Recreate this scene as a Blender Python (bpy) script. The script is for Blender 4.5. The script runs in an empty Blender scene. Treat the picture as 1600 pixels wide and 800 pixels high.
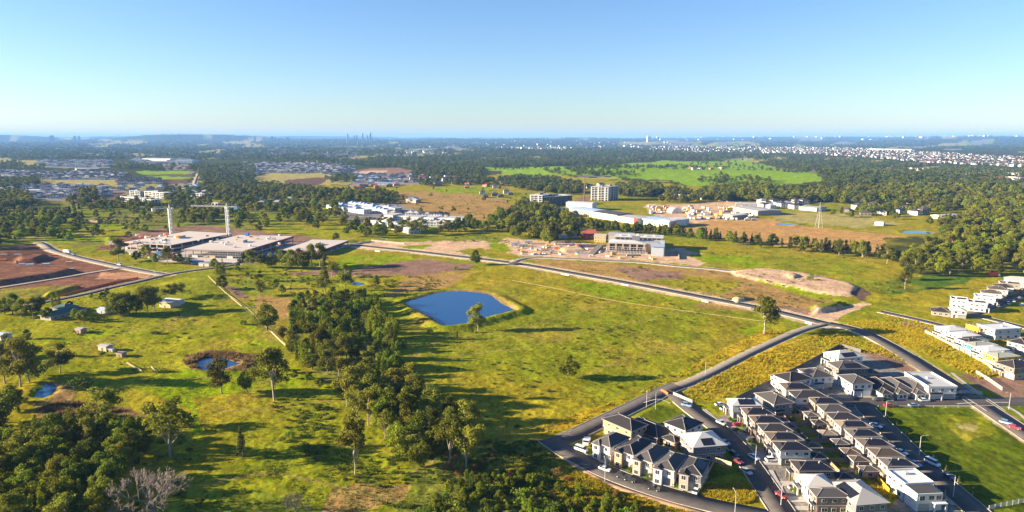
import bpy, math, random
import numpy as np
from mathutils import Vector, Matrix

DENOISE = True
R = random.Random(7)
NR = np.random.default_rng(11)
SC = bpy.context.scene
ROOT = SC.collection

# ------------------------------------------------------------ camera, sky, sun, exposure
CAM_H = 115.0
FPX = 1067.0                      # focal length in photograph pixels (1600 wide)
PITCH = math.atan(186.0 / FPX)
CP, SP = math.cos(PITCH), math.sin(PITCH)
cam_data = bpy.data.cameras.new("camera")
cam_data.sensor_width = 36.0
cam_data.lens = FPX / 1600.0 * 36.0
cam_data.clip_start = 1.0
cam_data.clip_end = 90000.0
cam = bpy.data.objects.new("camera", cam_data)
cam.location = (0, 0, CAM_H)
cam.rotation_euler = (math.radians(90) - PITCH, 0, 0)
ROOT.objects.link(cam)
SC.camera = cam

SUN_EL = math.radians(15.5)
SUN_AZ = math.radians(-92.5)      # clockwise from +Y
world = bpy.data.worlds.new("World")
SC.world = world
world.use_nodes = True
wn = world.node_tree
sky = wn.nodes.new("ShaderNodeTexSky")
sky.sky_type = 'NISHITA'
sky.sun_disc = False
sky.sun_elevation = SUN_EL
sky.sun_rotation = SUN_AZ
sky.altitude = 100.0
sky.air_density = 1.0
sky.dust_density = 0.2
sky.ozone_density = 3.0
tint = wn.nodes.new("ShaderNodeMix"); tint.data_type = 'RGBA'; tint.blend_type = 'MULTIPLY'
tint.inputs["Factor"].default_value = 1.0; tint.inputs["B"].default_value = (0.83, 0.88, 1.03, 1)
sat = wn.nodes.new("ShaderNodeHueSaturation"); sat.inputs["Saturation"].default_value = 1.06
wn.links.new(sky.outputs[0], sat.inputs["Color"]); wn.links.new(sat.outputs[0], tint.inputs["A"])
wn.links.new(tint.outputs["Result"], wn.nodes["Background"].inputs[0])
wn.nodes["Background"].inputs[1].default_value = 0.05
sun_data = bpy.data.lights.new("sun", 'SUN')
sun_data.energy = 5.0
sun_data.angle = math.radians(0.5)
sun_data.color = (1.0, 0.82, 0.56)
sun = bpy.data.objects.new("sun", sun_data)
to_sun = Vector((math.sin(SUN_AZ) * math.cos(SUN_EL), math.cos(SUN_AZ) * math.cos(SUN_EL), math.sin(SUN_EL)))
sun.rotation_euler = to_sun.to_track_quat('Z', 'Y').to_euler()
sun.location = (0, 0, 300)
ROOT.objects.link(sun)
SC.view_settings.view_transform = 'Standard'
SC.view_settings.look = 'None'
SC.view_settings.exposure = 2.1
SC.view_settings.gamma = 1.0
SC.render.engine = 'CYCLES'
SC.cycles.use_denoising = DENOISE
SC.cycles.denoising_prefilter = 'ACCURATE'
SC.cycles.denoising_input_passes = 'RGB_ALBEDO_NORMAL'
SC.cycles.max_bounces = 4
SC.cycles.diffuse_bounces = 2
SC.cycles.glossy_bounces = 2
SC.cycles.transmission_bounces = 2
SC.cycles.volume_bounces = 0
SC.cycles.transparent_max_bounces = 4

# ------------------------------------------------------------ photograph <-> ground
def G(px, py, z=0.0):
    a = (px - 800.0) / FPX
    b = (400.0 - py) / FPX
    dy = CP + b * SP
    dz = -SP + b * CP
    t = (z - CAM_H) / dz
    return Vector((a * t, dy * t, z))

def depth(x, y, z=0.0):
    return y * CP + (CAM_H - z) * SP

def PX(x, y, z=0.0):              # works on arrays too
    d = y * CP - (z - CAM_H) * SP
    u = y * SP + (z - CAM_H) * CP
    return 800.0 + FPX * x / d, 400.0 - FPX * u / d

def inpoly(px, py, poly):
    px = np.asarray(px, float); py = np.asarray(py, float)
    r = np.zeros(px.shape, bool)
    n = len(poly)
    for i in range(n):
        x1, y1 = poly[i]; x2, y2 = poly[(i + 1) % n]
        if y1 == y2:
            continue
        c = ((y1 > py) != (y2 > py)) & (px < (x2 - x1) * (py - y1) / (y2 - y1) + x1)
        r ^= c
    return r

def segdist(x, y, pts, closed=True):
    n = len(pts)
    best = np.full(np.shape(x), 1e9)
    for i in range(n if closed else n - 1):
        ax, ay = pts[i][0], pts[i][1]
        bx, by = pts[(i + 1) % n][0], pts[(i + 1) % n][1]
        dx, dy = bx - ax, by - ay
        L = dx * dx + dy * dy + 1e-9
        t = np.clip(((x - ax) * dx + (y - ay) * dy) / L, 0, 1)
        best = np.minimum(best, np.hypot(x - ax - t * dx, y - ay - t * dy))
    return best

def _hash(ix, iy, s):
    h = (ix.astype(np.int64) * 374761393 + iy.astype(np.int64) * 668265263 + s * 974711) & 0x7fffffff
    h = ((h ^ (h >> 13)) * 1274126177) & 0x7fffffff
    return ((h ^ (h >> 16)) & 0xffff) / 65535.0

def vnoise(x, y, s=0):
    x = np.asarray(x, float); y = np.asarray(y, float)
    ix = np.floor(x); iy = np.floor(y)
    fx = x - ix; fy = y - iy
    fx = fx * fx * (3 - 2 * fx); fy = fy * fy * (3 - 2 * fy)
    a = _hash(ix, iy, s); b = _hash(ix + 1, iy, s); c = _hash(ix, iy + 1, s); d = _hash(ix + 1, iy + 1, s)
    return (a * (1 - fx) + b * fx) * (1 - fy) + (c * (1 - fx) + d * fx) * fy

def fbm(x, y, s=0, o=4):
    r = 0; amp = 0.5; t = 0
    for k in range(o):
        r = r + amp * vnoise(x, y, s + k * 17); t += amp
        x = x * 2.03 + 5.1; y = y * 2.03 + 2.7; amp *= 0.55
    return r / t

def sstep(a, b, x):
    t = np.clip((x - a) / (b - a), 0, 1)
    return t * t * (3 - 2 * t)

# ------------------------------------------------------------ materials
MATS = {}
def newmat(name):
    m = bpy.data.materials.new(name); m.use_nodes = True
    MATS[name] = m
    nt = m.node_tree
    return m, nt, nt.nodes["Principled BSDF"]

def nd(nt, typ, **kw):
    n = nt.nodes.new(typ)
    for k, v in kw.items():
        setattr(n, k, v)
    return n

def grainy(name, col, rough=0.8, amt=0.25, scale=1.5, col2=None, spec=0.3, bump=0.0, metal=0.0, coord='obj'):
    """A colour broken by two scales of noise (wear, grain)."""
    m, nt, b = newmat(name)
    if coord == 'obj':
        tc = nd(nt, "ShaderNodeTexCoord").outputs["Object"]
    else:
        tc = nd(nt, "ShaderNodeNewGeometry").outputs["Position"]
    n1 = nd(nt, "ShaderNodeTexNoise"); n1.inputs["Scale"].default_value = scale; n1.inputs["Detail"].default_value = 6; n1.inputs["Roughness"].default_value = 0.7
    nt.links.new(tc, n1.inputs["Vector"])
    r = nd(nt, "ShaderNodeMapRange"); r.inputs[1].default_value = 0.28; r.inputs[2].default_value = 0.72
    nt.links.new(n1.outputs["Fac"], r.inputs[0])
    mx = nd(nt, "ShaderNodeMix", data_type='RGBA')
    c2 = col2 if col2 else tuple(c * (1 - amt) for c in col)
    c1 = col if col2 else tuple(min(1, c * (1 + amt * 0.5)) for c in col)
    mx.inputs["A"].default_value = (*c2, 1); mx.inputs["B"].default_value = (*c1, 1)
    nt.links.new(r.outputs[0], mx.inputs["Factor"])
    nt.links.new(mx.outputs["Result"], b.inputs["Base Color"])
    b.inputs["Roughness"].default_value = rough
    b.inputs["Specular IOR Level"].default_value = spec
    b.inputs["Metallic"].default_value = metal
    if bump:
        bp = nd(nt, "ShaderNodeBump"); bp.inputs["Strength"].default_value = bump; bp.inputs["Distance"].default_value = 0.2
        nt.links.new(n1.outputs["Fac"], bp.inputs["Height"]); nt.links.new(bp.outputs[0], b.inputs["Normal"])
    return m

def roofmat(name, col, course=0.32, amt=0.35, rough=0.7, along='Z'):
    """Roof covering: courses follow the height on the slope, tiles vary in tone."""
    m, nt, b = newmat(name)
    tc = nd(nt, "ShaderNodeTexCoord").outputs["Object"]
    sp = nd(nt, "ShaderNodeSeparateXYZ"); nt.links.new(tc, sp.inputs[0])
    mm = nd(nt, "ShaderNodeMath", operation='MULTIPLY'); mm.inputs[1].default_value = 1.0 / (course * 0.45 if along == 'Z' else course)
    nt.links.new(sp.outputs[along], mm.inputs[0])
    fr = nd(nt, "ShaderNodeMath", operation='FRACT'); nt.links.new(mm.outputs[0], fr.inputs[0])
    n1 = nd(nt, "ShaderNodeTexNoise"); n1.inputs["Scale"].default_value = 1.7; n1.inputs["Detail"].default_value = 8; n1.inputs["Roughness"].default_value = 0.8
    nt.links.new(tc, n1.inputs["Vector"])
    oi = nd(nt, "ShaderNodeObjectInfo")
    ad = nd(nt, "ShaderNodeMath", operation='MULTIPLY_ADD'); ad.inputs[1].default_value = amt; ad.inputs[2].default_value = 0.75
    nt.links.new(n1.outputs["Fac"], ad.inputs[0])
    a2 = nd(nt, "ShaderNodeMath", operation='MULTIPLY_ADD'); a2.inputs[1].default_value = -0.22
    nt.links.new(fr.outputs[0], a2.inputs[0]); nt.links.new(ad.outputs[0], a2.inputs[2])
    a3 = nd(nt, "ShaderNodeMath", operation='MULTIPLY_ADD'); a3.inputs[1].default_value = 0.35
    nt.links.new(oi.outputs["Random"], a3.inputs[0]); nt.links.new(a2.outputs[0], a3.inputs[2])
    vm = nd(nt, "ShaderNodeVectorMath", operation='SCALE'); vm.inputs[0].default_value = col
    nt.links.new(a3.outputs[0], vm.inputs["Scale"])
    nt.links.new(vm.outputs[0], b.inputs["Base Color"])
    b.inputs["Roughness"].default_value = rough
    b.inputs["Specular IOR Level"].default_value = 0.35
    bp = nd(nt, "ShaderNodeBump"); bp.inputs["Strength"].default_value = 0.4; bp.inputs["Distance"].default_value = 0.05
    nt.links.new(fr.outputs[0], bp.inputs["Height"]); nt.links.new(bp.outputs[0], b.inputs["Normal"])
    return m

def brickmat(name, c1, c2, mortar, sc=1.0):
    m, nt, b = newmat(name)
    tc = nd(nt, "ShaderNodeTexCoord").outputs["Object"]
    sp = nd(nt, "ShaderNodeSeparateXYZ"); nt.links.new(tc, sp.inputs[0])
    ad = nd(nt, "ShaderNodeMath", operation='ADD'); nt.links.new(sp.outputs[0], ad.inputs[0]); nt.links.new(sp.outputs[1], ad.inputs[1])
    cb = nd(nt, "ShaderNodeCombineXYZ"); nt.links.new(ad.outputs[0], cb.inputs[0]); nt.links.new(sp.outputs[2], cb.inputs[1])
    br = nd(nt, "ShaderNodeTexBrick"); nt.links.new(cb.outputs[0], br.inputs["Vector"])
    br.inputs["Color1"].default_value = (*c1, 1); br.inputs["Color2"].default_value = (*c2, 1); br.inputs["Mortar"].default_value = (*mortar, 1)
    br.inputs["Scale"].default_value = 1.0; br.inputs["Brick Width"].default_value = 0.30 * sc; br.inputs["Row Height"].default_value = 0.11 * sc
    br.inputs["Mortar Size"].default_value = 0.012
    nt.links.new(br.outputs["Color"], b.inputs["Base Color"])
    b.inputs["Roughness"].default_value = 0.9
    return m

def leafmat(name, col, var=0.5, yellow=(0.16, 0.15, 0.03), ymix=0.35, nscale=0.35):
    m, nt, b = newmat(name)
    tc = nd(nt, "ShaderNodeTexCoord").outputs["Object"]
    oi = nd(nt, "ShaderNodeObjectInfo")
    n1 = nd(nt, "ShaderNodeTexNoise"); n1.inputs["Scale"].default_value = 5.5; n1.inputs["Detail"].default_value = 3
    ofs = nd(nt, "ShaderNodeVectorMath", operation='ADD'); nt.links.new(tc, ofs.inputs[0])
    nt.links.new(oi.outputs["Location"], ofs.inputs[1]); nt.links.new(ofs.outputs[0], n1.inputs["Vector"])
    mx = nd(nt, "ShaderNodeMix", data_type='RGBA'); mx.inputs["A"].default_value = (*col, 1); mx.inputs["B"].default_value = (*yellow, 1)
    f = nd(nt, "ShaderNodeMath", operation='MULTIPLY_ADD', use_clamp=True)
    nt.links.new(n1.outputs["Fac"], f.inputs[0]); f.inputs[1].default_value = 2.2; f.inputs[2].default_value = -0.95
    f2 = nd(nt, "ShaderNodeMath", operation='MULTIPLY'); nt.links.new(f.outputs[0], f2.inputs[0]); f2.inputs[1].default_value = ymix
    nt.links.new(f2.outputs[0], mx.inputs["Factor"])
    hs = nd(nt, "ShaderNodeHueSaturation"); nt.links.new(mx.outputs["Result"], hs.inputs["Color"])
    h = nd(nt, "ShaderNodeMapRange"); nt.links.new(oi.outputs["Random"], h.inputs[0]); h.inputs[3].default_value = 0.5 - 0.012; h.inputs[4].default_value = 0.5 + 0.03
    nt.links.new(h.outputs[0], hs.inputs["Hue"])
    rr = nd(nt, "ShaderNodeMath", operation='MULTIPLY'); nt.links.new(oi.outputs["Random"], rr.inputs[0]); rr.inputs[1].default_value = 7.31
    rf = nd(nt, "ShaderNodeMath", operation='FRACT'); nt.links.new(rr.outputs[0], rf.inputs[0])
    v = nd(nt, "ShaderNodeMapRange"); nt.links.new(rf.outputs[0], v.inputs[0]); v.inputs[3].default_value = 1 - var * 0.5; v.inputs[4].default_value = 1 + var * 0.6
    nt.links.new(v.outputs[0], hs.inputs["Value"])
    nt.links.new(hs.outputs[0], b.inputs["Base Color"])
    b.inputs["Roughness"].default_value = 0.6
    b.inputs["Specular IOR Level"].default_value = 0.04
    tr = nd(nt, "ShaderNodeBsdfTranslucent"); nt.links.new(hs.outputs[0], tr.inputs["Color"])
    ms = nd(nt, "ShaderNodeMixShader"); ms.inputs[0].default_value = 0.32
    out = nt.nodes["Material Output"]
    nt.links.new(b.outputs[0], ms.inputs[1]); nt.links.new(tr.outputs[0], ms.inputs[2]); nt.links.new(ms.outputs[0], out.inputs[0])
    return m

M = {}
M['asphalt'] = grainy('asphalt', (0.078, 0.069, 0.067), 0.85, 0.35, 0.35, bump=0.1)
M['asphalt_old'] = grainy('asphalt_old', (0.17, 0.15, 0.135), 0.9, 0.25, 0.3)
M['concrete'] = grainy('concrete', (0.42, 0.39, 0.35), 0.9, 0.3, 0.8)
M['concrete_site'] = grainy('concrete_site', (0.58, 0.53, 0.49), 0.9, 0.55, 0.22, col2=(0.36, 0.31, 0.28))
M['kerb'] = grainy('kerb', (0.36, 0.33, 0.28), 0.9, 0.25, 0.6)
M['paint'] = grainy('road_paint', (0.75, 0.75, 0.72), 0.7, 0.3, 1.2)
M['white'] = grainy('white_render', (0.58, 0.575, 0.56), 0.75, 0.1, 0.5)
M['cream'] = grainy('cream_render', (0.30, 0.265, 0.225), 0.8, 0.12, 0.5)
M['greyw'] = grainy('grey_render', (0.15, 0.15, 0.165), 0.8, 0.15, 0.5)
M['taupe'] = grainy('taupe_render', (0.165, 0.14, 0.125), 0.8, 0.15, 0.5)
M['bluegrey'] = grainy('pale_blue_board', (0.42, 0.46, 0.51), 0.8, 0.12, 0.6)
M['brick'] = brickmat('orange_brick', (0.40, 0.21, 0.11), (0.30, 0.15, 0.08), (0.4, 0.34, 0.28))
M['brickd'] = brickmat('dark_brick', (0.17, 0.11, 0.09), (0.11, 0.075, 0.06), (0.2, 0.18, 0.16))
M['sandstone'] = brickmat('sandstone', (0.52, 0.34, 0.16), (0.42, 0.27, 0.12), (0.4, 0.3, 0.2), 3.0)
M['roof_dark'] = roofmat('dark_roof_tile', (0.024, 0.022, 0.026))
M['roof_grey'] = roofmat('grey_roof_tile', (0.058, 0.054, 0.056))
M['roof_brown'] = roofmat('brown_roof_tile', (0.070, 0.052, 0.043))
M['roof_tan'] = roofmat('tan_roof_tile', (0.18, 0.14, 0.11))
M['roof_white'] = roofmat('white_metal_roof', (0.52, 0.52, 0.52), 0.5, 0.25, 0.5)
M['roof_lgrey'] = roofmat('pale_grey_metal_roof', (0.42, 0.40, 0.38), 0.5, 0.2, 0.5)
M['roof_blue'] = roofmat('pale_blue_metal_roof', (0.36, 0.45, 0.58), 0.6, 0.2, 0.45, 'X')
M['roof_green'] = roofmat('dull_green_metal_roof', (0.06, 0.12, 0.10), 0.5, 0.2, 0.5)
M['roof_mgreen'] = roofmat('grey_green_sheeting', (0.30, 0.31, 0.24), 0.5, 0.2, 0.6)
M['roof_red'] = roofmat('red_roof', (0.38, 0.09, 0.06), 0.4, 0.3, 0.6)
M['ridge'] = grainy('ridge_tile', (0.28, 0.25, 0.23), 0.8, 0.2, 1.0)
M['fascia'] = grainy('pale_fascia', (0.45, 0.42, 0.40), 0.7, 0.1, 1.0)
M['garage'] = grainy('garage_door', (0.33, 0.31, 0.29), 0.6, 0.1, 0.8)
M['garage_w'] = grainy('white_garage_door', (0.7, 0.69, 0.66), 0.6, 0.1, 0.8)
M['door'] = grainy('door_paint', (0.09, 0.06, 0.05), 0.6, 0.2, 2.0)
M['frame'] = grainy('window_frame', (0.55, 0.53, 0.5), 0.6, 0.1, 2.0)
M['timber'] = grainy('fence_timber', (0.33, 0.22, 0.14), 0.9, 0.35, 0.9)
M['timber_pale'] = grainy('pale_timber', (0.55, 0.42, 0.27), 0.9, 0.25, 0.9)
M['yellow'] = grainy('yellow_sheet', (0.72, 0.40, 0.02), 0.7, 0.15, 0.9)
M['steel'] = grainy('dark_steel', (0.12, 0.12, 0.13), 0.5, 0.2, 2.0)
M['galv'] = grainy('galvanised_steel', (0.48, 0.48, 0.48), 0.5, 0.15, 2.0)
M['orange'] = grainy('orange_plastic', (0.8, 0.17, 0.03), 0.6, 0.15, 1.0)
M['redmesh'] = grainy('red_mesh', (0.25, 0.045, 0.035), 0.8, 0.3, 0.2)
M['blueplas'] = grainy('blue_sheet', (0.05, 0.22, 0.55), 0.5, 0.15, 1.0)
M['tyre'] = grainy('tyre_rubber', (0.02, 0.02, 0.02), 0.9, 0.2, 5.0)
M['rim'] = grainy('wheel_rim', (0.4, 0.4, 0.42), 0.4, 0.1, 5.0)
M['bark'] = grainy('pale_bark', (0.34, 0.28, 0.22), 0.9, 0.5, 6.0)
M['barkd'] = grainy('grey_bark', (0.15, 0.12, 0.095), 0.9, 0.4, 6.0)
M['deadwood'] = grainy('dead_wood', (0.20, 0.16, 0.14), 0.9, 0.35, 5.0)
def plain(name, col, rough, spec=0.5, coat=0.0):
    m = grainy(name, col, rough, 0.06, 2.0, spec=spec)
    if coat: m.node_tree.nodes["Principled BSDF"].inputs["Coat Weight"].default_value = coat
    return m
M['glass'] = plain('window_glass', (0.022, 0.03, 0.042), 0.12, 0.6)
M['solar'] = plain('solar_cell', (0.014, 0.015, 0.024), 0.25, 0.5)
for k, c in dict(p_white=(0.78, 0.78, 0.78), p_silver=(0.42, 0.43, 0.45), p_black=(0.02, 0.02, 0.023), p_red=(0.5, 0.02, 0.025),
                 p_navy=(0.02, 0.04, 0.13), p_blue=(0.20, 0.30, 0.45), p_grey=(0.10, 0.10, 0.11), p_dred=(0.22, 0.015, 0.02)).items():
    M[k] = plain('car_paint_' + k[2:], c, 0.32, 0.5, 0.6)
M['lamp_glass'] = plain('headlight_glass', (0.6, 0.62, 0.62), 0.2)
M['l_gum'] = leafmat('gum_leaves', (0.15, 0.148, 0.016), 0.8, (0.24, 0.19, 0.02), 0.6)
M['l_round'] = leafmat('dense_leaves', (0.135, 0.16, 0.012), 0.8, (0.26, 0.225, 0.012), 0.7)
M['l_lime'] = leafmat('lime_leaves', (0.16, 0.185, 0.008), 0.7, (0.25, 0.22, 0.012), 0.6)
M['l_cas'] = leafmat('sheoak_leaves', (0.080, 0.086, 0.020), 0.6, (0.10, 0.085, 0.03), 0.5)
M['l_far'] = leafmat('wood_leaves', (0.082, 0.098, 0.020), 0.9, (0.10, 0.095, 0.035), 0.6)
M['l_shrub'] = leafmat('shrub_leaves', (0.105, 0.14, 0.014), 0.9, (0.22, 0.19, 0.03), 0.5)
M['l_autumn'] = leafmat('russet_leaves', (0.21, 0.10, 0.035), 0.5, (0.26, 0.17, 0.05), 0.5)
M['l_gold'] = leafmat('golden_grass', (0.40, 0.285, 0.018), 0.8, (0.20, 0.21, 0.012), 0.8)
M['l_reed'] = leafmat('dry_reeds', (0.19, 0.115, 0.05), 0.7, (0.28, 0.19, 0.08), 0.5)

def water_mat():
    m, nt, b = newmat('dam_water')
    b.inputs["Base Color"].default_value = (0.010, 0.055, 0.17, 1)
    b.inputs["Roughness"].default_value = 0.06
    b.inputs["IOR"].default_value = 1.33
    g = nd(nt, "ShaderNodeNewGeometry")
    n1 = nd(nt, "ShaderNodeTexNoise"); n1.inputs["Scale"].default_value = 0.5; n1.inputs["Detail"].default_value = 6
    mp = nd(nt, "ShaderNodeMapping"); mp.inputs["Scale"].default_value = (1, 0.35, 1); mp.inputs["Rotation"].default_value = (0, 0, 0.5)
    nt.links.new(g.outputs["Position"], mp.inputs[0]); nt.links.new(mp.outputs[0], n1.inputs["Vector"])
    bp = nd(nt, "ShaderNodeBump"); bp.inputs["Strength"].default_value = 0.16; bp.inputs["Distance"].default_value = 0.3
    nt.links.new(n1.outputs["Fac"], bp.inputs["Height"]); nt.links.new(bp.outputs[0], b.inputs["Normal"])
    return m
M['water'] = water_mat()

# ------------------------------------------------------------ mesh helpers
class MB:
    def __init__(s): s.v = []; s.f = []; s.mi = []
    def quad(s, a, b, c, d, m=0):
        n = len(s.v); s.v += [tuple(a), tuple(b), tuple(c), tuple(d)]; s.f.append((n, n + 1, n + 2, n + 3)); s.mi.append(m)
    def tri(s, a, b, c, m=0):
        n = len(s.v); s.v += [tuple(a), tuple(b), tuple(c)]; s.f.append((n, n + 1, n + 2)); s.mi.append(m)
    def box(s, x0, x1, y0, y1, z0, z1, m=0):
        n = len(s.v)
        s.v += [(x0, y0, z0), (x1, y0, z0), (x1, y1, z0), (x0, y1, z0), (x0, y0, z1), (x1, y0, z1), (x1, y1, z1), (x0, y1, z1)]
        for f in ((0, 3, 2, 1), (4, 5, 6, 7), (0, 1, 5, 4), (1, 2, 6, 5), (2, 3, 7, 6), (3, 0, 4, 7)):
            s.f.append(tuple(n + i for i in f)); s.mi.append(m)
        return s
    def hip(s, x0, x1, y0, y1, z, pitch=24, ov=0.5, fas=0.22, gable=False, m=0):
        x0 -= ov; x1 += ov; y0 -= ov; y1 += ov
        W, D = x1 - x0, y1 - y0
        h = min(W, D) / 2 * math.tan(math.radians(pitch))
        s.box(x0, x1, y0, y1, z, z + fas, m)
        z += fas + 0.004
        if W >= D:
            i = 0.0 if gable else D / 2
            r0 = (x0 + i, (y0 + y1) / 2, z + h); r1 = (x1 - i, (y0 + y1) / 2, z + h)
            s.quad((x0, y0, z), (x1, y0, z), r1, r0, m); s.quad((x1, y1, z), (x0, y1, z), r0, r1, m)
            s.tri((x0, y1, z), (x0, y0, z), r0, m); s.tri((x1, y0, z), (x1, y1, z), r1, m)
        else:
            i = 0.0 if gable else W / 2
            r0 = ((x0 + x1) / 2, y0 + i, z + h); r1 = ((x0 + x1) / 2, y1 - i, z + h)
            s.quad((x0, y1, z), (x0, y0, z), r0, r1, m); s.quad((x1, y0, z), (x1, y1, z), r1, r0, m)
            s.tri((x0, y0, z), (x1, y0, z), r0, m); s.tri((x1, y1, z), (x0, y1, z), r1, m)
        return dict(x0=x0, x1=x1, y0=y0, y1=y1, z=z, h=h, r0=r0, r1=r1)
    def tube(s, p, r, n=6, m=0, cap=False):
        rings = []
        up = Vector((0, 0, 1))
        for i, q in enumerate(p):
            q = Vector(q)
            t = Vector(p[min(i + 1, len(p) - 1)]) - Vector(p[max(i - 1, 0)])
            if t.length < 1e-6: t = up
            t.normalize()
            a = t.cross(Vector((1, 0, 0)) if abs(t.x) < 0.9 else Vector((0, 1, 0))).normalized(); b = t.cross(a)
            st = len(s.v)
            for k in range(n):
                an = 2 * math.pi * k / n
                s.v.append(tuple(q + (a * math.cos(an) + b * math.sin(an)) * r[i]))
            rings.append(st)
        for i in range(len(p) - 1):
            for k in range(n):
                s.f.append((rings[i] + k, rings[i] + (k + 1) % n, rings[i + 1] + (k + 1) % n, rings[i + 1] + k)); s.mi.append(m)
        if cap:
            s.f.append(tuple(rings[-1] + k for k in range(n))); s.mi.append(m)
            s.f.append(tuple(rings[0] + k for k in reversed(range(n)))); s.mi.append(m)
        return s
    def mesh(s, name, *mats):
        me = bpy.data.meshes.new(name)
        me.from_pydata(s.v, [], s.f)
        for m in mats: me.materials.append(m)
        if len(mats) > 1: me.polygons.foreach_set('material_index', s.mi)
        me.update()
        return me

def npmesh(name, V, F, mat, smooth=False):
    me = bpy.data.meshes.new(name)
    V = np.asarray(V, np.float32); F = np.asarray(F, np.int32)
    k = F.shape[1]
    me.vertices.add(len(V)); me.vertices.foreach_set('co', V.ravel())
    me.loops.add(F.size); me.loops.foreach_set('vertex_index', F.ravel())
    me.polygons.add(len(F)); me.polygons.foreach_set('loop_start', np.arange(0, F.size, k, dtype=np.int32))
    if smooth: me.polygons.foreach_set('use_smooth', np.ones(len(F), bool))
    me.update(calc_edges=True); me.validate()
    if mat: me.materials.append(mat)
    return me

def link(name, data, parent=None, loc=(0, 0, 0), rz=0.0, scale=(1, 1, 1)):
    o = bpy.data.objects.new(name, data); ROOT.objects.link(o)
    o.location = loc; o.rotation_euler = (0, 0, rz); o.scale = scale
    if parent is not None: o.parent = parent
    return o
def tag(o, label, cat, group=None, kind=None):
    if label: o['label'] = label
    if cat: o['category'] = cat
    if group: o['group'] = group
    if kind: o['kind'] = kind
    return o
def thing(name, label, cat, loc=(0, 0, 0), rz=0.0, group=None):
    return tag(link(name, None, None, loc, rz), label, cat, group)
def structure(name, me, loc=(0, 0, 0), label=None):
    o = link(name, me, None, loc); o['kind'] = 'structure'
    if label: o['label'] = label
    return o
UNIT = {}
def unit(kind, mat):                    # shared unit cube (base at z 0, centred in x and y)
    k = (kind, mat)
    if k not in UNIT:
        UNIT[k] = MB().box(-.5, .5, -.5, .5, 0, 1).mesh(kind, M[mat])
    return UNIT[k]
def bpart(name, mat, parent, x0, x1, y0, y1, z0, z1, rz=0.0):
    return link(name, unit(name, mat), parent, ((x0 + x1) / 2, (y0 + y1) / 2, z0), rz, (x1 - x0, y1 - y0, z1 - z0))
def copy_tree(o, parent=None):
    c = o.copy(); ROOT.objects.link(c)
    if parent is not None: c.parent = parent
    for ch in o.children: copy_tree(ch, c)
    return c
def stuff(name, me, label=None, cat=None):
    o = link(name, me); o['kind'] = 'stuff'
    if label: o['label'] = label
    if cat: o['category'] = cat
    return o

def gn_scatter(name, pts, rot, scl, idx, protos, label, cat=None):
    """One 'stuff' object: instances of the proto meshes on points."""
    me = bpy.data.meshes.new(name)
    P = np.asarray(pts, np.float32)
    me.vertices.add(len(P)); me.vertices.foreach_set('co', P.ravel())
    for an, tp, ar in (('rotv', 'FLOAT_VECTOR', np.stack([np.zeros(len(P)), np.zeros(len(P)), rot], 1).astype(np.float32).ravel()),
                       ('sclv', 'FLOAT_VECTOR', np.asarray(scl, np.float32).ravel()), ('pidx', 'INT', np.asarray(idx, np.int32))):
        a = me.attributes.new(an, tp, 'POINT')
        a.data.foreach_set('vector' if tp == 'FLOAT_VECTOR' else 'value', ar)
    col = bpy.data.collections.new(name + "_kinds")
    for i, pm in enumerate(protos):
        col.objects.link(bpy.data.objects.new("%s_kind_%02d" % (name, i), pm))
    ng = bpy.data.node_groups.new(name + "_nodes", 'GeometryNodeTree')
    ng.interface.new_socket("Geometry", in_out='INPUT', socket_type='NodeSocketGeometry')
    ng.interface.new_socket("Geometry", in_out='OUTPUT', socket_type='NodeSocketGeometry')
    gi = ng.nodes.new("NodeGroupInput"); go = ng.nodes.new("NodeGroupOutput")
    ip = ng.nodes.new("GeometryNodeInstanceOnPoints")
    ci = ng.nodes.new("GeometryNodeCollectionInfo"); ci.inputs[0].default_value = col
    ci.inputs["Separate Children"].default_value = True; ci.inputs["Reset Children"].default_value = True
    ip.inputs["Pick Instance"].default_value = True
    def na(n, t):
        q = ng.nodes.new("GeometryNodeInputNamedAttribute"); q.data_type = t; q.inputs["Name"].default_value = n
        return q.outputs["Attribute"]
    ng.links.new(gi.outputs[0], ip.inputs["Points"])
    ng.links.new(ci.outputs[0], ip.inputs["Instance"])
    ng.links.new(na('pidx', 'INT'), ip.inputs["Instance Index"])
    ng.links.new(na('rotv', 'FLOAT_VECTOR'), ip.inputs["Rotation"])
    ng.links.new(na('sclv', 'FLOAT_VECTOR'), ip.inputs["Scale"])
    ng.links.new(ip.outputs[0], go.inputs[0])
    o = stuff(name, me, label, cat)
    md = o.modifiers.new("scatter", 'NODES'); md.node_group = ng
    return o
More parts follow.
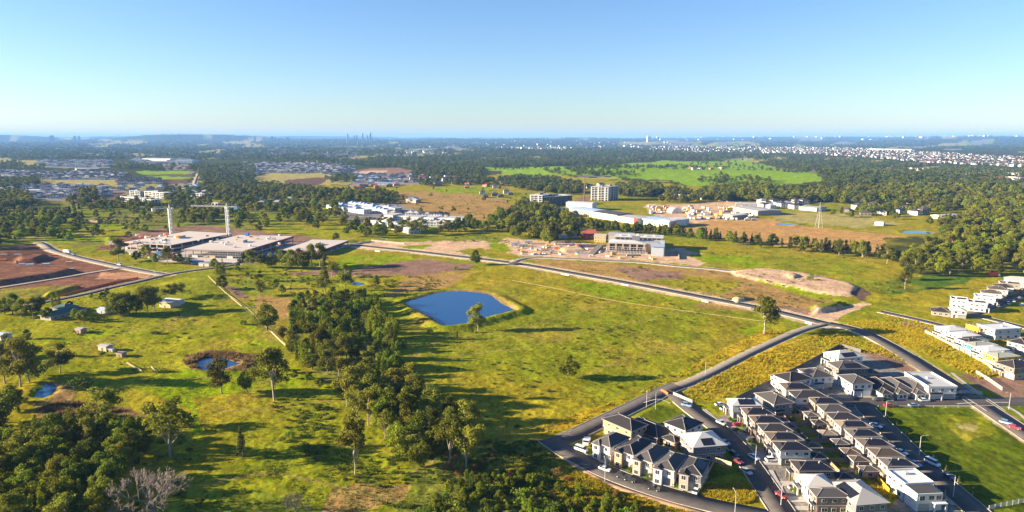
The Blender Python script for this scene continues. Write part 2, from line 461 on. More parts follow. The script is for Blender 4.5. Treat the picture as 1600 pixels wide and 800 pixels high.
# ------------------------------------------------------------ land: zones read off the photograph, as ground areas
OL = (.225, .192, .012); GR = (.17, .225, .003); LG = (.17, .27, .012); GO = (.36, .245, .014); DRY = (.275, .175, .058)
BRN = (.205, .125, .09); PNK = (.46, .31, .20); DKB = (.12, .075, .055); FOR = (.05, .055, .014); LAWN = (.075, .125, .012)
URB = (.20, .18, .17); SAND = (.48, .36, .22); REED = (.17, .115, .04); TAN = (.28, .24, .08); OLD = (.15, .15, .028)
PARK = (.072, .102, .006); PAVE = (.21, .19, .17)
ZONES = [
 (FOR, [(-2500, 200), (4000, 200), (4000, 300), (1600, 330), (1200, 300), (800, 275), (400, 300), (-2500, 330)]),
 # far left
 (TAN, [(0, 280), (180, 279), (185, 288), (0, 296)]), (TAN, [(170, 288), (275, 288), (275, 297), (190, 296)]),
 (LG, [(213, 267), (297, 266), (297, 271.5), (225, 273)]), (DKB, [(225, 273), (298, 271), (298, 276), (240, 277)]),
 (LG, [(240, 276), (297, 275), (297, 280), (245, 280)]), (DKB, [(250, 280), (298, 280), (298, 288), (252, 287)]),
 (URB, [(0, 267), (190, 268), (190, 281), (0, 280)]), (URB, [(35, 288), (165, 290), (200, 300), (160, 315), (40, 312)]),
 (URB, [(60, 250), (175, 250), (170, 262), (62, 262)]), (URB, [(205, 246), (300, 247), (300, 258), (210, 256)]),
 (BRN, [(100, 300), (190, 300), (195, 325), (120, 325)]), (OLD, [(0, 300), (60, 312), (200, 320), (260, 345), (200, 385), (0, 390)]),
 (OL, [(0, 325), (110, 328), (120, 345), (0, 350)]), (GR, [(90, 350), (210, 350), (195, 378), (20, 380)]), (OLD, [(200, 320), (480, 330), (520, 380), (200, 380)]),
 (URB, [(375, 254), (535, 256), (535, 271), (480, 268), (375, 272)]),
 (TAN, [(398, 276), (430, 267), (482, 267), (527, 273), (505, 283), (440, 289), (398, 288)]),
 (DKB, [(445, 281), (508, 277), (512, 288), (498, 292), (440, 290)]), (TAN, [(510, 281), (555, 281), (545, 289), (502, 289)]),
 (BRN, [(545, 266), (610, 262), (650, 266), (640, 273), (545, 272)]), (PNK, [(555, 268), (600, 266), (605, 269), (556, 271)]),
 (URB, [(555, 272), (650, 272), (660, 289), (548, 290)]), (URB, [(640, 275), (725, 277), (725, 287), (645, 287)]),
 (OL, [(495, 290), (800, 288), (860, 300), (860, 345), (700, 347), (620, 322), (560, 310), (490, 300)]),
 (DRY, [(560, 300), (700, 300), (790, 312), (820, 330), (760, 345), (680, 335), (600, 315)]),
 (GR, [(672, 297), (700, 293), (760, 292), (770, 298), (700, 303)]), (LG, [(756, 262), (800, 264), (800, 274), (760, 270)]),
 # lime hills
 (LG, [(752, 262), (800, 264), (872, 262), (950, 258), (1040, 251), (1120, 253), (1165, 249), (1205, 262), (1275, 276), (1285, 286), (1200, 293), (1080, 293), (1055, 287), (985, 283), (900, 279), (830, 280), (790, 276)]),
 (OL, [(800, 308), (830, 305), (840, 322), (800, 326)]), (OL, [(860, 318), (960, 305), (1030, 310), (1050, 330), (880, 345)]),
 (PNK, [(1010, 320), (1185, 315), (1200, 340), (1090, 350), (1020, 335)]), (BRN, [(893, 310), (925, 307), (925, 315), (900, 317)]),
 (OL, [(1185, 322), (1330, 320), (1480, 345), (1500, 380), (1300, 372), (1180, 350)]),
 ((.36, .21, .075), [(1062, 357), (1100, 345), (1200, 342), (1260, 354), (1400, 368), (1480, 376), (1600, 388), (1600, 398), (1470, 398), (1300, 394), (1200, 384), (1100, 370)]), (TAN, [(1190, 330), (1330, 335), (1420, 350), (1340, 356), (1220, 345)]),
 (FOR, [(1380, 372), (1600, 360), (1600, 440), (1480, 440), (1400, 420)]), (FOR, [(1480, 300), (1600, 300), (1600, 385), (1500, 370)]),
 (TAN, [(1420, 307), (1510, 305), (1505, 314), (1425, 314)]),
 # middle band
 (OL, [(395, 345), (520, 345), (560, 378), (400, 380)]), (GR, [(400, 362), (520, 360), (550, 376), (410, 380)]),
 (URB, [(500, 318), (620, 318), (725, 352), (700, 368), (610, 362), (520, 335)]),
 (OL, [(560, 355), (900, 345), (900, 382), (560, 378)]), (OLD, [(640, 372), (800, 368), (800, 380), (640, 378)]),
 (BRN, [(180, 372), (250, 355), (320, 352), (500, 372), (520, 395), (400, 412), (300, 415), (190, 398)]),
 (PNK, [(560, 378), (640, 378), (760, 376), (800, 392), (760, 402), (640, 394), (550, 388)]),
 (GR, [(622, 383), (680, 383), (660, 390), (635, 390)]), (OL, [(700, 391), (780, 388), (800, 400), (740, 400)]),
 (OL, [(495, 395), (545, 390), (700, 404), (735, 408), (650, 414), (520, 425), (480, 420)]), (GR, [(530, 402), (600, 398), (660, 405), (560, 418), (520, 416)]),
 (BRN, [(558, 420), (600, 412), (660, 405), (690, 408), (742, 413), (735, 422), (690, 425), (645, 434), (600, 431), (460, 430), (450, 425)]),
 (DKB, [(560, 420), (610, 416), (640, 416), (620, 424), (570, 424)]),
 (DRY, [(830, 405), (900, 408), (1000, 414), (1130, 424), (1290, 436), (1310, 470), (1240, 486), (1100, 458), (960, 436), (850, 416)]),
 (OL, [(1000, 440), (1070, 430), (1160, 442), (1130, 460)]), (BRN, [(960, 418), (1060, 424), (1070, 436), (1000, 438)]),
 (PNK, [(790, 372), (880, 378), (960, 385), (1030, 388), (1040, 408), (900, 405), (800, 398), (770, 385)]), (GR, [(760, 380), (790, 380), (800, 393), (770, 392)]),
 (PNK, [(1020, 388), (1085, 386), (1130, 402), (1090, 416), (1030, 410)]),
 (OL, [(1040, 372), (1100, 382), (1300, 398), (1420, 410), (1410, 445), (1300, 425), (1150, 416), (1080, 392)]),
 (GR, [(1075, 398), (1160, 398), (1215, 413), (1180, 419), (1110, 414)]),
 (PNK, [(1138, 424), (1200, 420), (1262, 428), (1330, 443), (1348, 452), (1335, 464), (1295, 462), (1230, 450), (1150, 432)]),
 (GR, [(1180, 438), (1230, 448), (1330, 468), (1320, 476), (1250, 462)]),
 (BRN, [(1190, 474), (1290, 486), (1300, 500), (1240, 492)]), (PNK, [(1265, 488), (1310, 482), (1345, 472), (1360, 476), (1320, 492), (1300, 502), (1270, 500)]),
 (OL, [(1330, 470), (1420, 455), (1490, 440), (1600, 425), (1600, 470), (1500, 480), (1400, 480)]), (LAWN, [(1340, 452), (1420, 432), (1560, 425), (1500, 445), (1400, 460)]),
 (DKB, [(1330, 462), (1345, 447), (1362, 460), (1345, 470)]),
 (GO, [(1300, 500), (1380, 485), (1500, 512), (1600, 530), (1600, 600), (1540, 600), (1400, 540)]), (BRN, [(1415, 500), (1470, 518), (1440, 524), (1400, 512)]),
 # left earthworks
 (BRN, [(0, 388), (65, 381), (80, 393), (190, 421), (252, 430), (215, 440), (150, 454), (60, 462), (-400, 480), (-400, 390)]),
 (DKB, [(0, 395), (60, 388), (80, 398), (40, 406), (0, 408)]), (PNK, [(160, 425), (240, 427), (225, 436), (150, 436)]),
 (OLD, [(0, 452), (60, 447), (130, 448), (110, 458), (0, 470)]), (OL, [(85, 383), (190, 385), (300, 420), (200, 412), (110, 396)]),
 (BRN, [(155, 385), (180, 380), (180, 392), (150, 392)]),
 # left pastures
 (GR, [(60, 470), (330, 430), (350, 480), (470, 560), (440, 640), (300, 640), (100, 560), (0, 520)]),
 (OL, [(230, 450), (330, 432), (350, 470), (300, 500), (180, 505)]), (OL, [(230, 500), (340, 490), (400, 520), (300, 530)]),
 (GR, [(300, 560), (520, 590), (560, 700), (300, 680)]), (OL, [(300, 620), (520, 610), (540, 690), (320, 690)]),
 (OLD, [(330, 425), (400, 420), (450, 520), (430, 540), (350, 460)]), (BRN, [(345, 445), (370, 448), (388, 465), (370, 465)]),
 (DRY, [(400, 460), (480, 470), (470, 500), (400, 490)]),
 (OL, [(400, 430), (640, 430), (640, 520), (480, 470), (420, 455)]), (GR, [(430, 445), (520, 440), (510, 470), (440, 462)]),
 (REED, [(285, 568), (292, 555), (330, 549), (400, 554), (412, 566), (385, 580), (340, 583), (300, 580)]),
 (REED, [(50, 630), (95, 618), (130, 640), (200, 635), (230, 650), (120, 665), (60, 660)]), (DRY, [(90, 600), (125, 605), (110, 630), (80, 628)]),
 (OL, [(430, 700), (560, 740), (560, 800), (300, 800), (300, 740)]), (DRY, [(520, 765), (640, 738), (715, 750), (640, 780), (560, 800), (500, 800)]), (OLD, [(260, 760), (420, 770), (500, 800), (260, 800)]),
 (GR, [(520, 730), (640, 735), (690, 750), (600, 760), (520, 750)]),
 (OLD, [(450, 480), (600, 480), (620, 540), (640, 620), (720, 670), (740, 720), (640, 700), (560, 650), (500, 590), (450, 540)]),
 # middle pasture right of the belt
 (OL, [(620, 560), (690, 520), (860, 470), (830, 425), (950, 440), (1230, 500), (1240, 520), (1000, 620), (880, 680), (760, 680), (640, 600)]),
 (DRY, [(640, 430), (740, 425), (700, 450), (600, 462)]), (GR, [(880, 440), (960, 446), (1070, 466), (990, 474), (930, 462)]),
 (GR, [(1150, 515), (1220, 500), (1230, 515), (1180, 530)]), (GO, [(1190, 515), (1240, 512), (1040, 600), (900, 665), (850, 680), (830, 675), (1000, 612)]),
 (DRY, [(1080, 478), (1110, 465), (1200, 482), (1270, 504), (1200, 490)]),
 (GO, [(1290, 512), (1400, 548), (1480, 600), (1420, 590), (1380, 560), (1310, 545), (1200, 595), (1100, 632), (1050, 615), (1180, 552)]),
 (BRN, [(1340, 552), (1380, 548), (1430, 575), (1425, 582), (1370, 580)]),
 (GO, [(1305, 502), (1360, 500), (1460, 518), (1560, 585), (1540, 592), (1440, 555)]), (BRN, [(1495, 585), (1600, 590), (1600, 622), (1560, 620)]),
 # estate
 (PAVE, [(1205, 597), (1310, 542), (1345, 552), (1420, 585), (1510, 605), (1520, 621), (1350, 622), (1400, 690), (1500, 800), (1240, 800), (1195, 745), (1110, 655), (1140, 630)]),
 (LAWN, [(1180, 620), (1230, 605), (1290, 640), (1340, 760), (1280, 780), (1240, 690)]),
 (OL, [(1085, 640), (1110, 632), (1140, 632), (1138, 648), (1120, 655)]), (LAWN, [(900, 690), (1020, 655), (1090, 690), (1120, 730), (1085, 770), (980, 745)]),
 (PARK, [(1000, 650), (1030, 632), (1075, 648), (1106, 672), (1060, 672)]), (OL, [(895, 695), (945, 665), (1005, 690), (985, 705), (920, 712)]),
 (LAWN, [(960, 740), (1085, 770), (1090, 755), (1000, 720)]), (PARK, [(1085, 770), (1110, 715), (1150, 720), (1165, 735), (1125, 745), (1090, 760)]),
 (GO, [(1088, 772), (1100, 758), (1175, 757), (1188, 775), (1170, 790), (1130, 786)]),
 (GO, [(1235, 735), (1245, 715), (1305, 718), (1320, 735), (1300, 738)]), (GO, [(1340, 745), (1395, 740), (1410, 775), (1380, 800), (1350, 780)]),
 (PARK, [(1366, 636), (1518, 637), (1610, 698), (1700, 760), (1640, 880), (1580, 830), (1543, 798)]), (OL, [(1460, 650), (1540, 650), (1560, 675), (1510, 690)]), (TAN, [(1495, 662), (1525, 663), (1530, 675), (1505, 672)]),
 (PARK, [(1575, 636), (1620, 634), (1640, 670), (1600, 655)]), (OL, [(1545, 500), (1600, 500), (1600, 495), (1570, 488)]),
 # foreground
 (OLD, [(640, 700), (850, 690), (900, 725), (980, 765), (1100, 800), (1150, 830), (600, 830), (640, 760)]),
 (GO, [(900, 735), (960, 758), (1060, 790), (1100, 815), (900, 815), (860, 760)]), (OL, [(780, 725), (880, 720), (900, 745), (820, 745)]),
]
BIG_DARK = None

DAM = [(632, 474), (640, 470), (660, 464), (682, 458), (702, 455.5), (725, 455), (760, 459), (772, 465), (784, 473), (805, 486), (795, 489), (762, 497), (732, 506), (710, 510), (697, 511), (687, 506), (672, 497), (657, 489), (642, 481)]
POND_A = [(308, 563), (315, 560), (330, 558), (350, 560), (365, 565), (376, 568), (360, 573), (345, 579), (330, 580), (318, 578), (309, 571)]
POND_B = [(54, 620), (60, 608), (72, 599), (86, 598), (89, 606), (82, 616), (66, 622)]
POND_C = [(548, 442), (556, 440), (568, 442.5), (571, 445.5), (560, 446.5), (549, 444.5)]
POND_D = [(1408, 362), (1420, 360.5), (1440, 361), (1460, 364), (1450, 366), (1425, 365.5), (1412, 364.5)]
POND_E = [(1213, 350), (1225, 348.5), (1244, 350.5), (1236, 352.3), (1218, 352)]
POND_F = [(1008, 318), (1012, 317), (1018, 318), (1014, 319)]
def wpoly(p, z=0.0): return [tuple(G(a, b, z)) for a, b in p]

def spline(pts, step=4.0):
    P = [Vector((p[0], p[1], 0)) for p in pts]
    P = [P[0] * 2 - P[1]] + P + [P[-1] * 2 - P[-2]]
    out = []
    for i in range(1, len(P) - 2):
        n = max(2, int((P[i + 1] - P[i]).length / step))
        for k in range(n):
            t = k / n
            out.append(0.5 * ((2 * P[i]) + (-P[i - 1] + P[i + 1]) * t + (2 * P[i - 1] - 5 * P[i] + 4 * P[i + 1] - P[i + 2]) * t * t + (-P[i - 1] + 3 * P[i] - 3 * P[i + 1] + P[i + 2]) * t ** 3))
    out.append(P[-2])
    return out

ROADS = [  # name, centre line, width, material, kerbs, sandy shoulder width, lift
 ('road', [(545, 382), (600, 388), (640, 392), (700, 399), (800, 411), (900, 428), (1000, 446), (1100, 465), (1180, 480), (1250, 496), (1290, 506)], 10, 'asphalt', 1, 6, .10),
 ('road', [(1275, 503), (1300, 507), (1345, 518), (1400, 546), (1460, 584), (1510, 617), (1560, 650), (1620, 690), (1700, 745)], 9.5, 'asphalt', 1, 1.5, .108),
 ('road', [(1290, 506), (1250, 517), (1180, 548), (1100, 588), (1050, 608)], 6, 'asphalt_old', 0, 1.0, .116),
 ('road', [(1060, 603), (1040, 611), (960, 650), (905, 676), (868, 692)], 8.5, 'asphalt', 1, 0.5, .124),
 ('road', [(856, 686), (880, 703), (905, 717), (945, 737), (1000, 758), (1060, 777), (1130, 794), (1200, 808), (1300, 830)], 8.5, 'asphalt', 1, 0, .132),
 ('road', [(1045, 609), (1065, 627), (1094, 650), (1122, 669), (1143, 690), (1156, 704), (1185, 745), (1209, 781), (1222, 800), (1250, 845)], 8.2, 'asphalt', 1, 0, .140),
 ('road', [(1348, 631), (1356, 642), (1380, 665), (1405, 689), (1432, 716), (1471, 752), (1515, 790), (1560, 830)], 8.2, 'asphalt', 1, 0, .148),
 ('road', [(1290, 630), (1330, 629), (1400, 628.5), (1470, 628), (1540, 628), (1600, 628), (1700, 628)], 9.5, 'asphalt', 1, 0, .156),
 ('road', [(1375, 487), (1430, 499), (1480, 511), (1505, 517)], 7, 'asphalt', 1, 0, .10),
 ('road', [(1500, 489), (1540, 497), (1600, 512), (1660, 526)], 7, 'asphalt', 1, 0, .108),
 ('road', [(1512, 493), (1545, 481), (1575, 469), (1610, 456), (1660, 440)], 8, 'asphalt', 1, 0, .116),
 ('road', [(800, 410.5), (815, 405), (835, 402.5), (890, 404.5), (950, 407.5), (1000, 410), (1060, 416), (1110, 420), (1150, 425)], 7, 'asphalt_old', 1, 2, .116),
 ('road', [(60, 379), (70, 383), (82, 391), (112, 400), (150, 409), (188, 417), (225, 424), (262, 430)], 9, 'asphalt_old', 1, 2, .10),
 ('road', [(370, 413), (330, 419), (288, 424.5), (257, 430), (220, 439), (175, 449), (130, 460), (60, 474), (-40, 494)], 8, 'asphalt', 0, 1, .108),
 ('road', [(-60, 460), (0, 450), (50, 442), (100, 434), (140, 427), (190, 419)], 7, 'asphalt_old', 0, 0, .116),
 ('road', [(462, 399), (520, 388.5), (560, 381), (600, 374)], 7, 'asphalt', 1, 1, .116),
 ('dirt_track', [(846, 688), (860, 699), (900, 727), (945, 753), (1000, 773), (1060, 791), (1140, 815)], 2.6, 'dirt', 0, 0, .10),
 ('road', [(303, 290), (306, 280), (310, 271), (312, 266)], 7, 'asphalt_old', 0, 2, .25),
 ('farm_track', [(360, 462), (385, 480), (425, 520), (452, 546)], 0.55, 'dirtdull', 0, 0, .06),
 ('farm_track', [(800, 438), (850, 447), (920, 462), (980, 473), (1080, 487), (1200, 503)], 0.55, 'dirtdull', 0, 0, .06),
 ('road', [(1140, 315), (1060, 303), (1030, 296), (1008, 291)], 8, 'concrete', 0, 0, .25),
]
M['dirt'] = grainy('bare_dirt', (.36, .22, .13), 0.95, 0.35, 0.4)
M['dirtdull'] = grainy('dull_track', (.34, .27, .12), 0.95, 0.5, 0.3)
M['dirtpale'] = grainy('pale_dirt', (.48, .36, .20), 0.95, 0.4, 0.3)
ROADW = []
for r in ROADS:
    ROADW.append(spline([G(a, b) for a, b in r[1]], 5.0))

MOUNDS = [  # footprint, height, slope width (m)
 ([(1138, 424), (1200, 420), (1262, 428), (1330, 443), (1346, 450), (1338, 464), (1295, 463), (1230, 451), (1150, 433)], 1.7, 6.0),
 ([(1222, 432), (1240, 430), (1252, 436), (1238, 440)], 1.6, 3.0),
 ([(1265, 480), (1310, 474), (1322, 470), (1318, 482), (1290, 490), (1270, 492)], 3.0, 4.0),
 ([(-100, 440), (0, 428), (100, 420), (130, 424), (100, 432), (0, 447), (-100, 458)], 3.5, 8.0),
 ([(20, 404), (50, 398), (85, 402), (60, 412), (20, 414)], 4.0, 8.0),
 ([(70, 458), (110, 448), (135, 449), (100, 460), (60, 470)], 2.5, 5.0),
 ([(1140, 467), (1165, 464), (1172, 470), (1150, 474)], 2.2, 3.0),
 ([(160, 372), (178, 368), (182, 386), (165, 388)], 1.2, 6.0),
 ([(870, 388), (905, 384), (920, 392), (880, 396)], 1.8, 5.0),
]
MOUNDS = [(wpoly(p), h, s) for p, h, s in MOUNDS]
DAM = [tuple(float(q) for q in PX(p.x, p.y)) for p in spline([G(*p) for p in DAM + DAM[:1]], 5.0)[:-1]]
DAMW = wpoly(DAM); PONDSW = [wpoly(p) for p in (POND_A, POND_B, POND_C, POND_D, POND_E)]
def in_w(x, y, wp): return inpoly(x, y, [(p[0], p[1]) for p in wp])

def zbase(x, y):
    """Height of the land in metres (numpy arrays)."""
    x = np.asarray(x, float); y = np.asarray(y, float)
    z = np.zeros(x.shape)
    xa = [p[0] for p in DAMW]; ya = [p[1] for p in DAMW]
    m = (x > min(xa) - 40) & (x < max(xa) + 40) & (y > min(ya) - 40) & (y < max(ya) + 40)
    if m.any():
        d = segdist(x[m], y[m], DAMW); ins = in_w(x[m], y[m], DAMW)
        near = 1.0 - sstep(440, 500, y[m])
        crest = 0.7 + 1.3 * near
        zo = 0.15 + crest * sstep(0, 3.2, d) - (crest + .15) * sstep(4.5, 13, d)
        z[m] = np.where(ins, 0.15 - 1.2 * sstep(0, 4, d), zo)
    for wp in PONDSW:
        xa = [p[0] for p in wp]; ya = [p[1] for p in wp]
        m = (x > min(xa) - 20) & (x < max(xa) + 20) & (y > min(ya) - 20) & (y < max(ya) + 20)
        if m.any():
            d = segdist(x[m], y[m], wp); ins = in_w(x[m], y[m], wp)
            z[m] += np.where(ins, 0.1 - 1.0 * sstep(0, 3, d), 0.1 + .7 * sstep(0, 3, d) - .8 * sstep(4, 11, d))
    for wp, h, s in MOUNDS:
        xa = [p[0] for p in wp]; ya = [p[1] for p in wp]
        m = (x > min(xa)) & (x < max(xa)) & (y > min(ya)) & (y < max(ya))
        if m.any():
            ins = in_w(x[m], y[m], wp)
            z[m] += np.where(ins, h * sstep(0, s, segdist(x[m], y[m], wp)), 0)
    # the lime hill and the far rises
    z += 16 * np.exp(-(((x - 330) / 420) ** 2 + ((y - 2150) / 420) ** 2)) + 10 * np.exp(-(((x - 900) / 300) ** 2 + ((y - 1900) / 260) ** 2))
    far = sstep(3000, 9000, y)
    z += far * (42 * (fbm(x / 3800.0, y / 3000.0, 5, 3) - 0.45)) * sstep(3000, 7000, y)
    z += sstep(9500, 15000, y) * (28 + 130 * sstep(.30, .75, fbm(x / 3000.0 + 3.3, y / 4000.0, 9, 4))) * (0.55 + 0.45 * sstep(200, -5000, x) + 0.25 * sstep(2000, 9000, x))
    return z

def zat(x, y): return float(zbase(np.array([x]), np.array([y]))[0])

def clearing(px, py): return (fbm(px / 55.0, py / 4.5, 91, 3) > .64) & (py > 219) & (py < 300)

TRACKS = [[(640, 560), (690, 530), (760, 522), (860, 500), (960, 470)], [(600, 610), (700, 560), (830, 540), (1000, 500), (1120, 478)], [(330, 640), (420, 640), (520, 625)], [(300, 760), (420, 740), (520, 760), (640, 790)], [(60, 560), (160, 530), (260, 505), (330, 470)], [(250, 600), (330, 590), (430, 600)], [(905, 590), (980, 560), (1060, 540), (1180, 522)], [(640, 740), (720, 700), (800, 690)]]

def build_ground():
    u1 = np.concatenate([np.linspace(-6, -1.15, 24, endpoint=False), np.linspace(-1.15, -.80, 50, endpoint=False), np.linspace(-.80, .80, 640), np.linspace(.80, 1.15, 51)[1:], np.linspace(1.15, 6, 25)[1:]])
    pys = np.concatenate([np.array([214.55, 214.8, 215.1, 215.5]), np.arange(216, 232, 0.6), np.arange(232, 300, 0.9), np.arange(300, 560, 1.05), np.arange(560, 830, 1.6), np.arange(830, 1500, 25)])
    b = (400 - pys) / FPX
    D = (CP + b * SP) * (-CAM_H / (-SP + b * CP))
    D = np.concatenate([[44000.0, 36000.0], D[D < 30000.0]])
    Y, U = np.meshgrid(D, u1, indexing='ij')
    X = U * (Y * CP + CAM_H * SP)
    nr, nc = X.shape
    x = X.ravel(); y = Y.ravel()
    px, py = PX(x, y)
    # wander the zone edges
    dist = np.hypot(x, y)
    jit = 2.6
    jx = px + jit * 2.0 * (fbm(x / 9, y / 9, 21, 3) - .5) * 2
    jy = py + jit * 1.0 * (fbm(x / 9, y / 9, 22, 3) - .5) * 2
    col = np.tile(np.array(OL), (len(x), 1))
    soft = fbm(x / 70, y / 70, 3, 4)
    tuss = fbm(x / 11, y / 11, 33, 4)
    fj = py < 330
    jx = np.where(fj, px + 26 * (fbm(px / 22, py / 5, 71, 3) - .5), jx); jy = np.where(fj, py + 5 * (fbm(px / 26, py / 6, 72, 3) - .5), jy)
    for c, poly in ZONES:
        m = inpoly(jx, jy, poly)
        col[m] = c
    clr = fj & (np.abs(col - np.array(FOR)).sum(1) < 1e-6) & clearing(px, py)
    pick = fbm(px / 45, py / 7, 81, 2)
    col[clr] = np.where((pick[clr] > .52)[:, None], np.array(TAN), np.where((pick[clr] > .45)[:, None], np.array(GR), np.array(URB)))
    green = col[:, 1] > col[:, 0] * .82
    grass = (col[:, 2] < .04)
    mixw = (sstep(.42, .62, soft) * .75)[:, None]
    alt = np.where(green[:, None] & (col[:, 1] > col[:, 0])[:, None], np.array((.235, .205, .014)), np.array((.15, .18, .008)))
    park = (np.abs(col - np.array(PARK)).sum(1) < 1e-6)
    mixw[park] *= .08
    col = np.where(grass[:, None] & (py > 300)[:, None], col * (1 - mixw) + alt * mixw, col)
    dryw = (sstep(.56, .74, fbm(x / 28, y / 28, 41, 4)) * .55)[:, None]
    dryw[park] *= .05
    col = np.where(grass[:, None] & (py > 300)[:, None], col * (1 - dryw) + np.array((.28, .21, .03)) * dryw, col)
    col *= (0.74 + 0.58 * tuss)[:, None]
    for tr in TRACKS:                     # stock tracks and wheel ruts worn into the turf
        cl = spline([G(*p) for p in tr], 6.0); P = [(p.x, p.y) for p in cl]
        xs = [p[0] for p in P]; ys = [p[1] for p in P]
        mm = (x > min(xs) - 6) & (x < max(xs) + 6) & (y > min(ys) - 6) & (y < max(ys) + 6)
        d = segdist(x[mm] + 3 * (fbm(x[mm] / 12, y[mm] / 12, 95, 2) - .5), y[mm], P, False)
        k = ((1 - sstep(.5, 1.6, d)) * (.35 + .5 * fbm(x[mm] / 9, y[mm] / 9, 96, 2)))[:, None]
        col[mm] = col[mm] * (1 - k) + np.array((.27, .19, .06)) * k
    ruts = fbm(x / 30 + y / 60, y / 2.2, 97, 3)[:, None]
    earth = (~grass & (py > 370) & (py < 480) & (px < 300))[:, None]
    col = np.where(earth, col * (.5 + .8 * ruts) * np.array((.92, .74, .66)), col)
    dd_ = np.full(len(x), 1e9); mm = (np.abs(x + 35) < 80) & (np.abs(y - 480) < 110)
    dd_[mm] = segdist(x[mm], y[mm], DAMW)
    mud = (dd_ < 1.2 + 2.2 * fbm(x / 5, y / 5, 98, 2))
    col[mud] = np.array((.20, .14, .065)) * (.7 + .6 * tuss[mud])[:, None]
    # bank of the dam, road shoulders
    rough = np.ones(len(x))
    for r, cl in zip(ROADS, ROADW):
        xs = [p.x for p in cl]; ys = [p.y for p in cl]
        w = r[2] / 2
        mm = (x > min(xs) - 25) & (x < max(xs) + 25) & (y > min(ys) - 25) & (y < max(ys) + 25)
        if not mm.any(): continue
        d = segdist(x[mm], y[mm], [(p.x, p.y) for p in cl], False)
        rough[mm] = np.minimum(rough[mm], sstep(w + .8, w + 5, d))
        if r[5]:
            k = (d < w + r[5] * (0.7 + .6 * fbm(x[mm] / 6, y[mm] / 6, 51, 3)))
            cc = col[mm]; cc[k] = np.array(SAND) * (0.8 + .4 * tuss[mm][k])[:, None]; col[mm] = cc
    z = zbase(x, y)
    dd = np.clip(dist / 350.0, 1, 6)
    micro = (fbm(x / 2.6, y / 2.6, 61, 3) - .5) * .55 + (fbm(x / 14, y / 14, 62, 3) - .5) * 1.1
    urb = ~grass
    z = z + micro * rough * np.where(urb, .25, 1.0) * (dist < 3000)
    z = np.where(rough < .02, z - .02, z)
    V = np.stack([x, y, z], 1)
    i = np.arange(nr - 1)[:, None] * nc + np.arange(nc - 1)[None, :]
    F = np.stack([i, i + nc, i + nc + 1, i + 1], -1).reshape(-1, 4)
    m, nt, bs = newmat('land')
    at = nd(nt, "ShaderNodeAttribute", attribute_name='Col')
    geo = nd(nt, "ShaderNodeNewGeometry")
    n1 = nd(nt, "ShaderNodeTexNoise"); n1.inputs["Scale"].default_value = .55; n1.inputs["Detail"].default_value = 9; n1.inputs["Roughness"].default_value = .72
    n2 = nd(nt, "ShaderNodeTexNoise"); n2.inputs["Scale"].default_value = .13; n2.inputs["Detail"].default_value = 6; n2.inputs["Roughness"].default_value = .65
    mp = nd(nt, "ShaderNodeMapping"); mp.inputs["Scale"].default_value = (1, .7, 1); mp.inputs["Rotation"].default_value = (0, 0, .6)
    nt.links.new(geo.outputs["Position"], mp.inputs[0]); nt.links.new(mp.outputs[0], n1.inputs["Vector"]); nt.links.new(mp.outputs[0], n2.inputs["Vector"])
    r1 = nd(nt, "ShaderNodeMapRange"); r1.inputs[1].default_value = .3; r1.inputs[2].default_value = .7; r1.inputs[3].default_value = .5; r1.inputs[4].default_value = 1.5
    nt.links.new(n1.outputs["Fac"], r1.inputs[0])
    r2 = nd(nt, "ShaderNodeMapRange"); r2.inputs[1].default_value = .3; r2.inputs[2].default_value = .7; r2.inputs[3].default_value = .72; r2.inputs[4].default_value = 1.28
    nt.links.new(n2.outputs["Fac"], r2.inputs[0])
    mu = nd(nt, "ShaderNodeMath", operation='MULTIPLY'); nt.links.new(r1.outputs[0], mu.inputs[0]); nt.links.new(r2.outputs[0], mu.inputs[1])
    vs = nd(nt, "ShaderNodeVectorMath", operation='SCALE'); nt.links.new(at.outputs["Color"], vs.inputs[0]); nt.links.new(mu.outputs[0], vs.inputs["Scale"])
    # hue drift between green and straw
    n3 = nd(nt, "ShaderNodeTexNoise"); n3.inputs["Scale"].default_value = .31; n3.inputs["Detail"].default_value = 5
    nt.links.new(geo.outputs["Position"], n3.inputs["Vector"])
    hs = nd(nt, "ShaderNodeHueSaturation"); nt.links.new(vs.outputs[0], hs.inputs["Color"])
    r3 = nd(nt, "ShaderNodeMapRange"); r3.inputs[1].default_value = .3; r3.inputs[2].default_value = .7; r3.inputs[3].default_value = .475; r3.inputs[4].default_value = .525
    nt.links.new(n3.outputs["Fac"], r3.inputs[0]); nt.links.new(r3.outputs[0], hs.inputs["Hue"])
    nt.links.new(hs.outputs[0], bs.inputs["Base Color"])
    bs.inputs["Roughness"].default_value = .95; bs.inputs["Specular IOR Level"].default_value = 0.0
    bp = nd(nt, "ShaderNodeBump"); bp.inputs["Strength"].default_value = .6; bp.inputs["Distance"].default_value = .45
    nt.links.new(n1.outputs["Fac"], bp.inputs["Height"]); nt.links.new(bp.outputs[0], bs.inputs["Normal"])
    me = npmesh('ground', V, F[:, ::-1], m, True)
    ca = me.color_attributes.new('Col', 'FLOAT_COLOR', 'POINT')
    ca.data.foreach_set('color', np.concatenate([np.clip(col, 0, 1), np.ones((len(x), 1))], 1).astype(np.float32).ravel())
    structure('ground', me)
    return
build_ground()

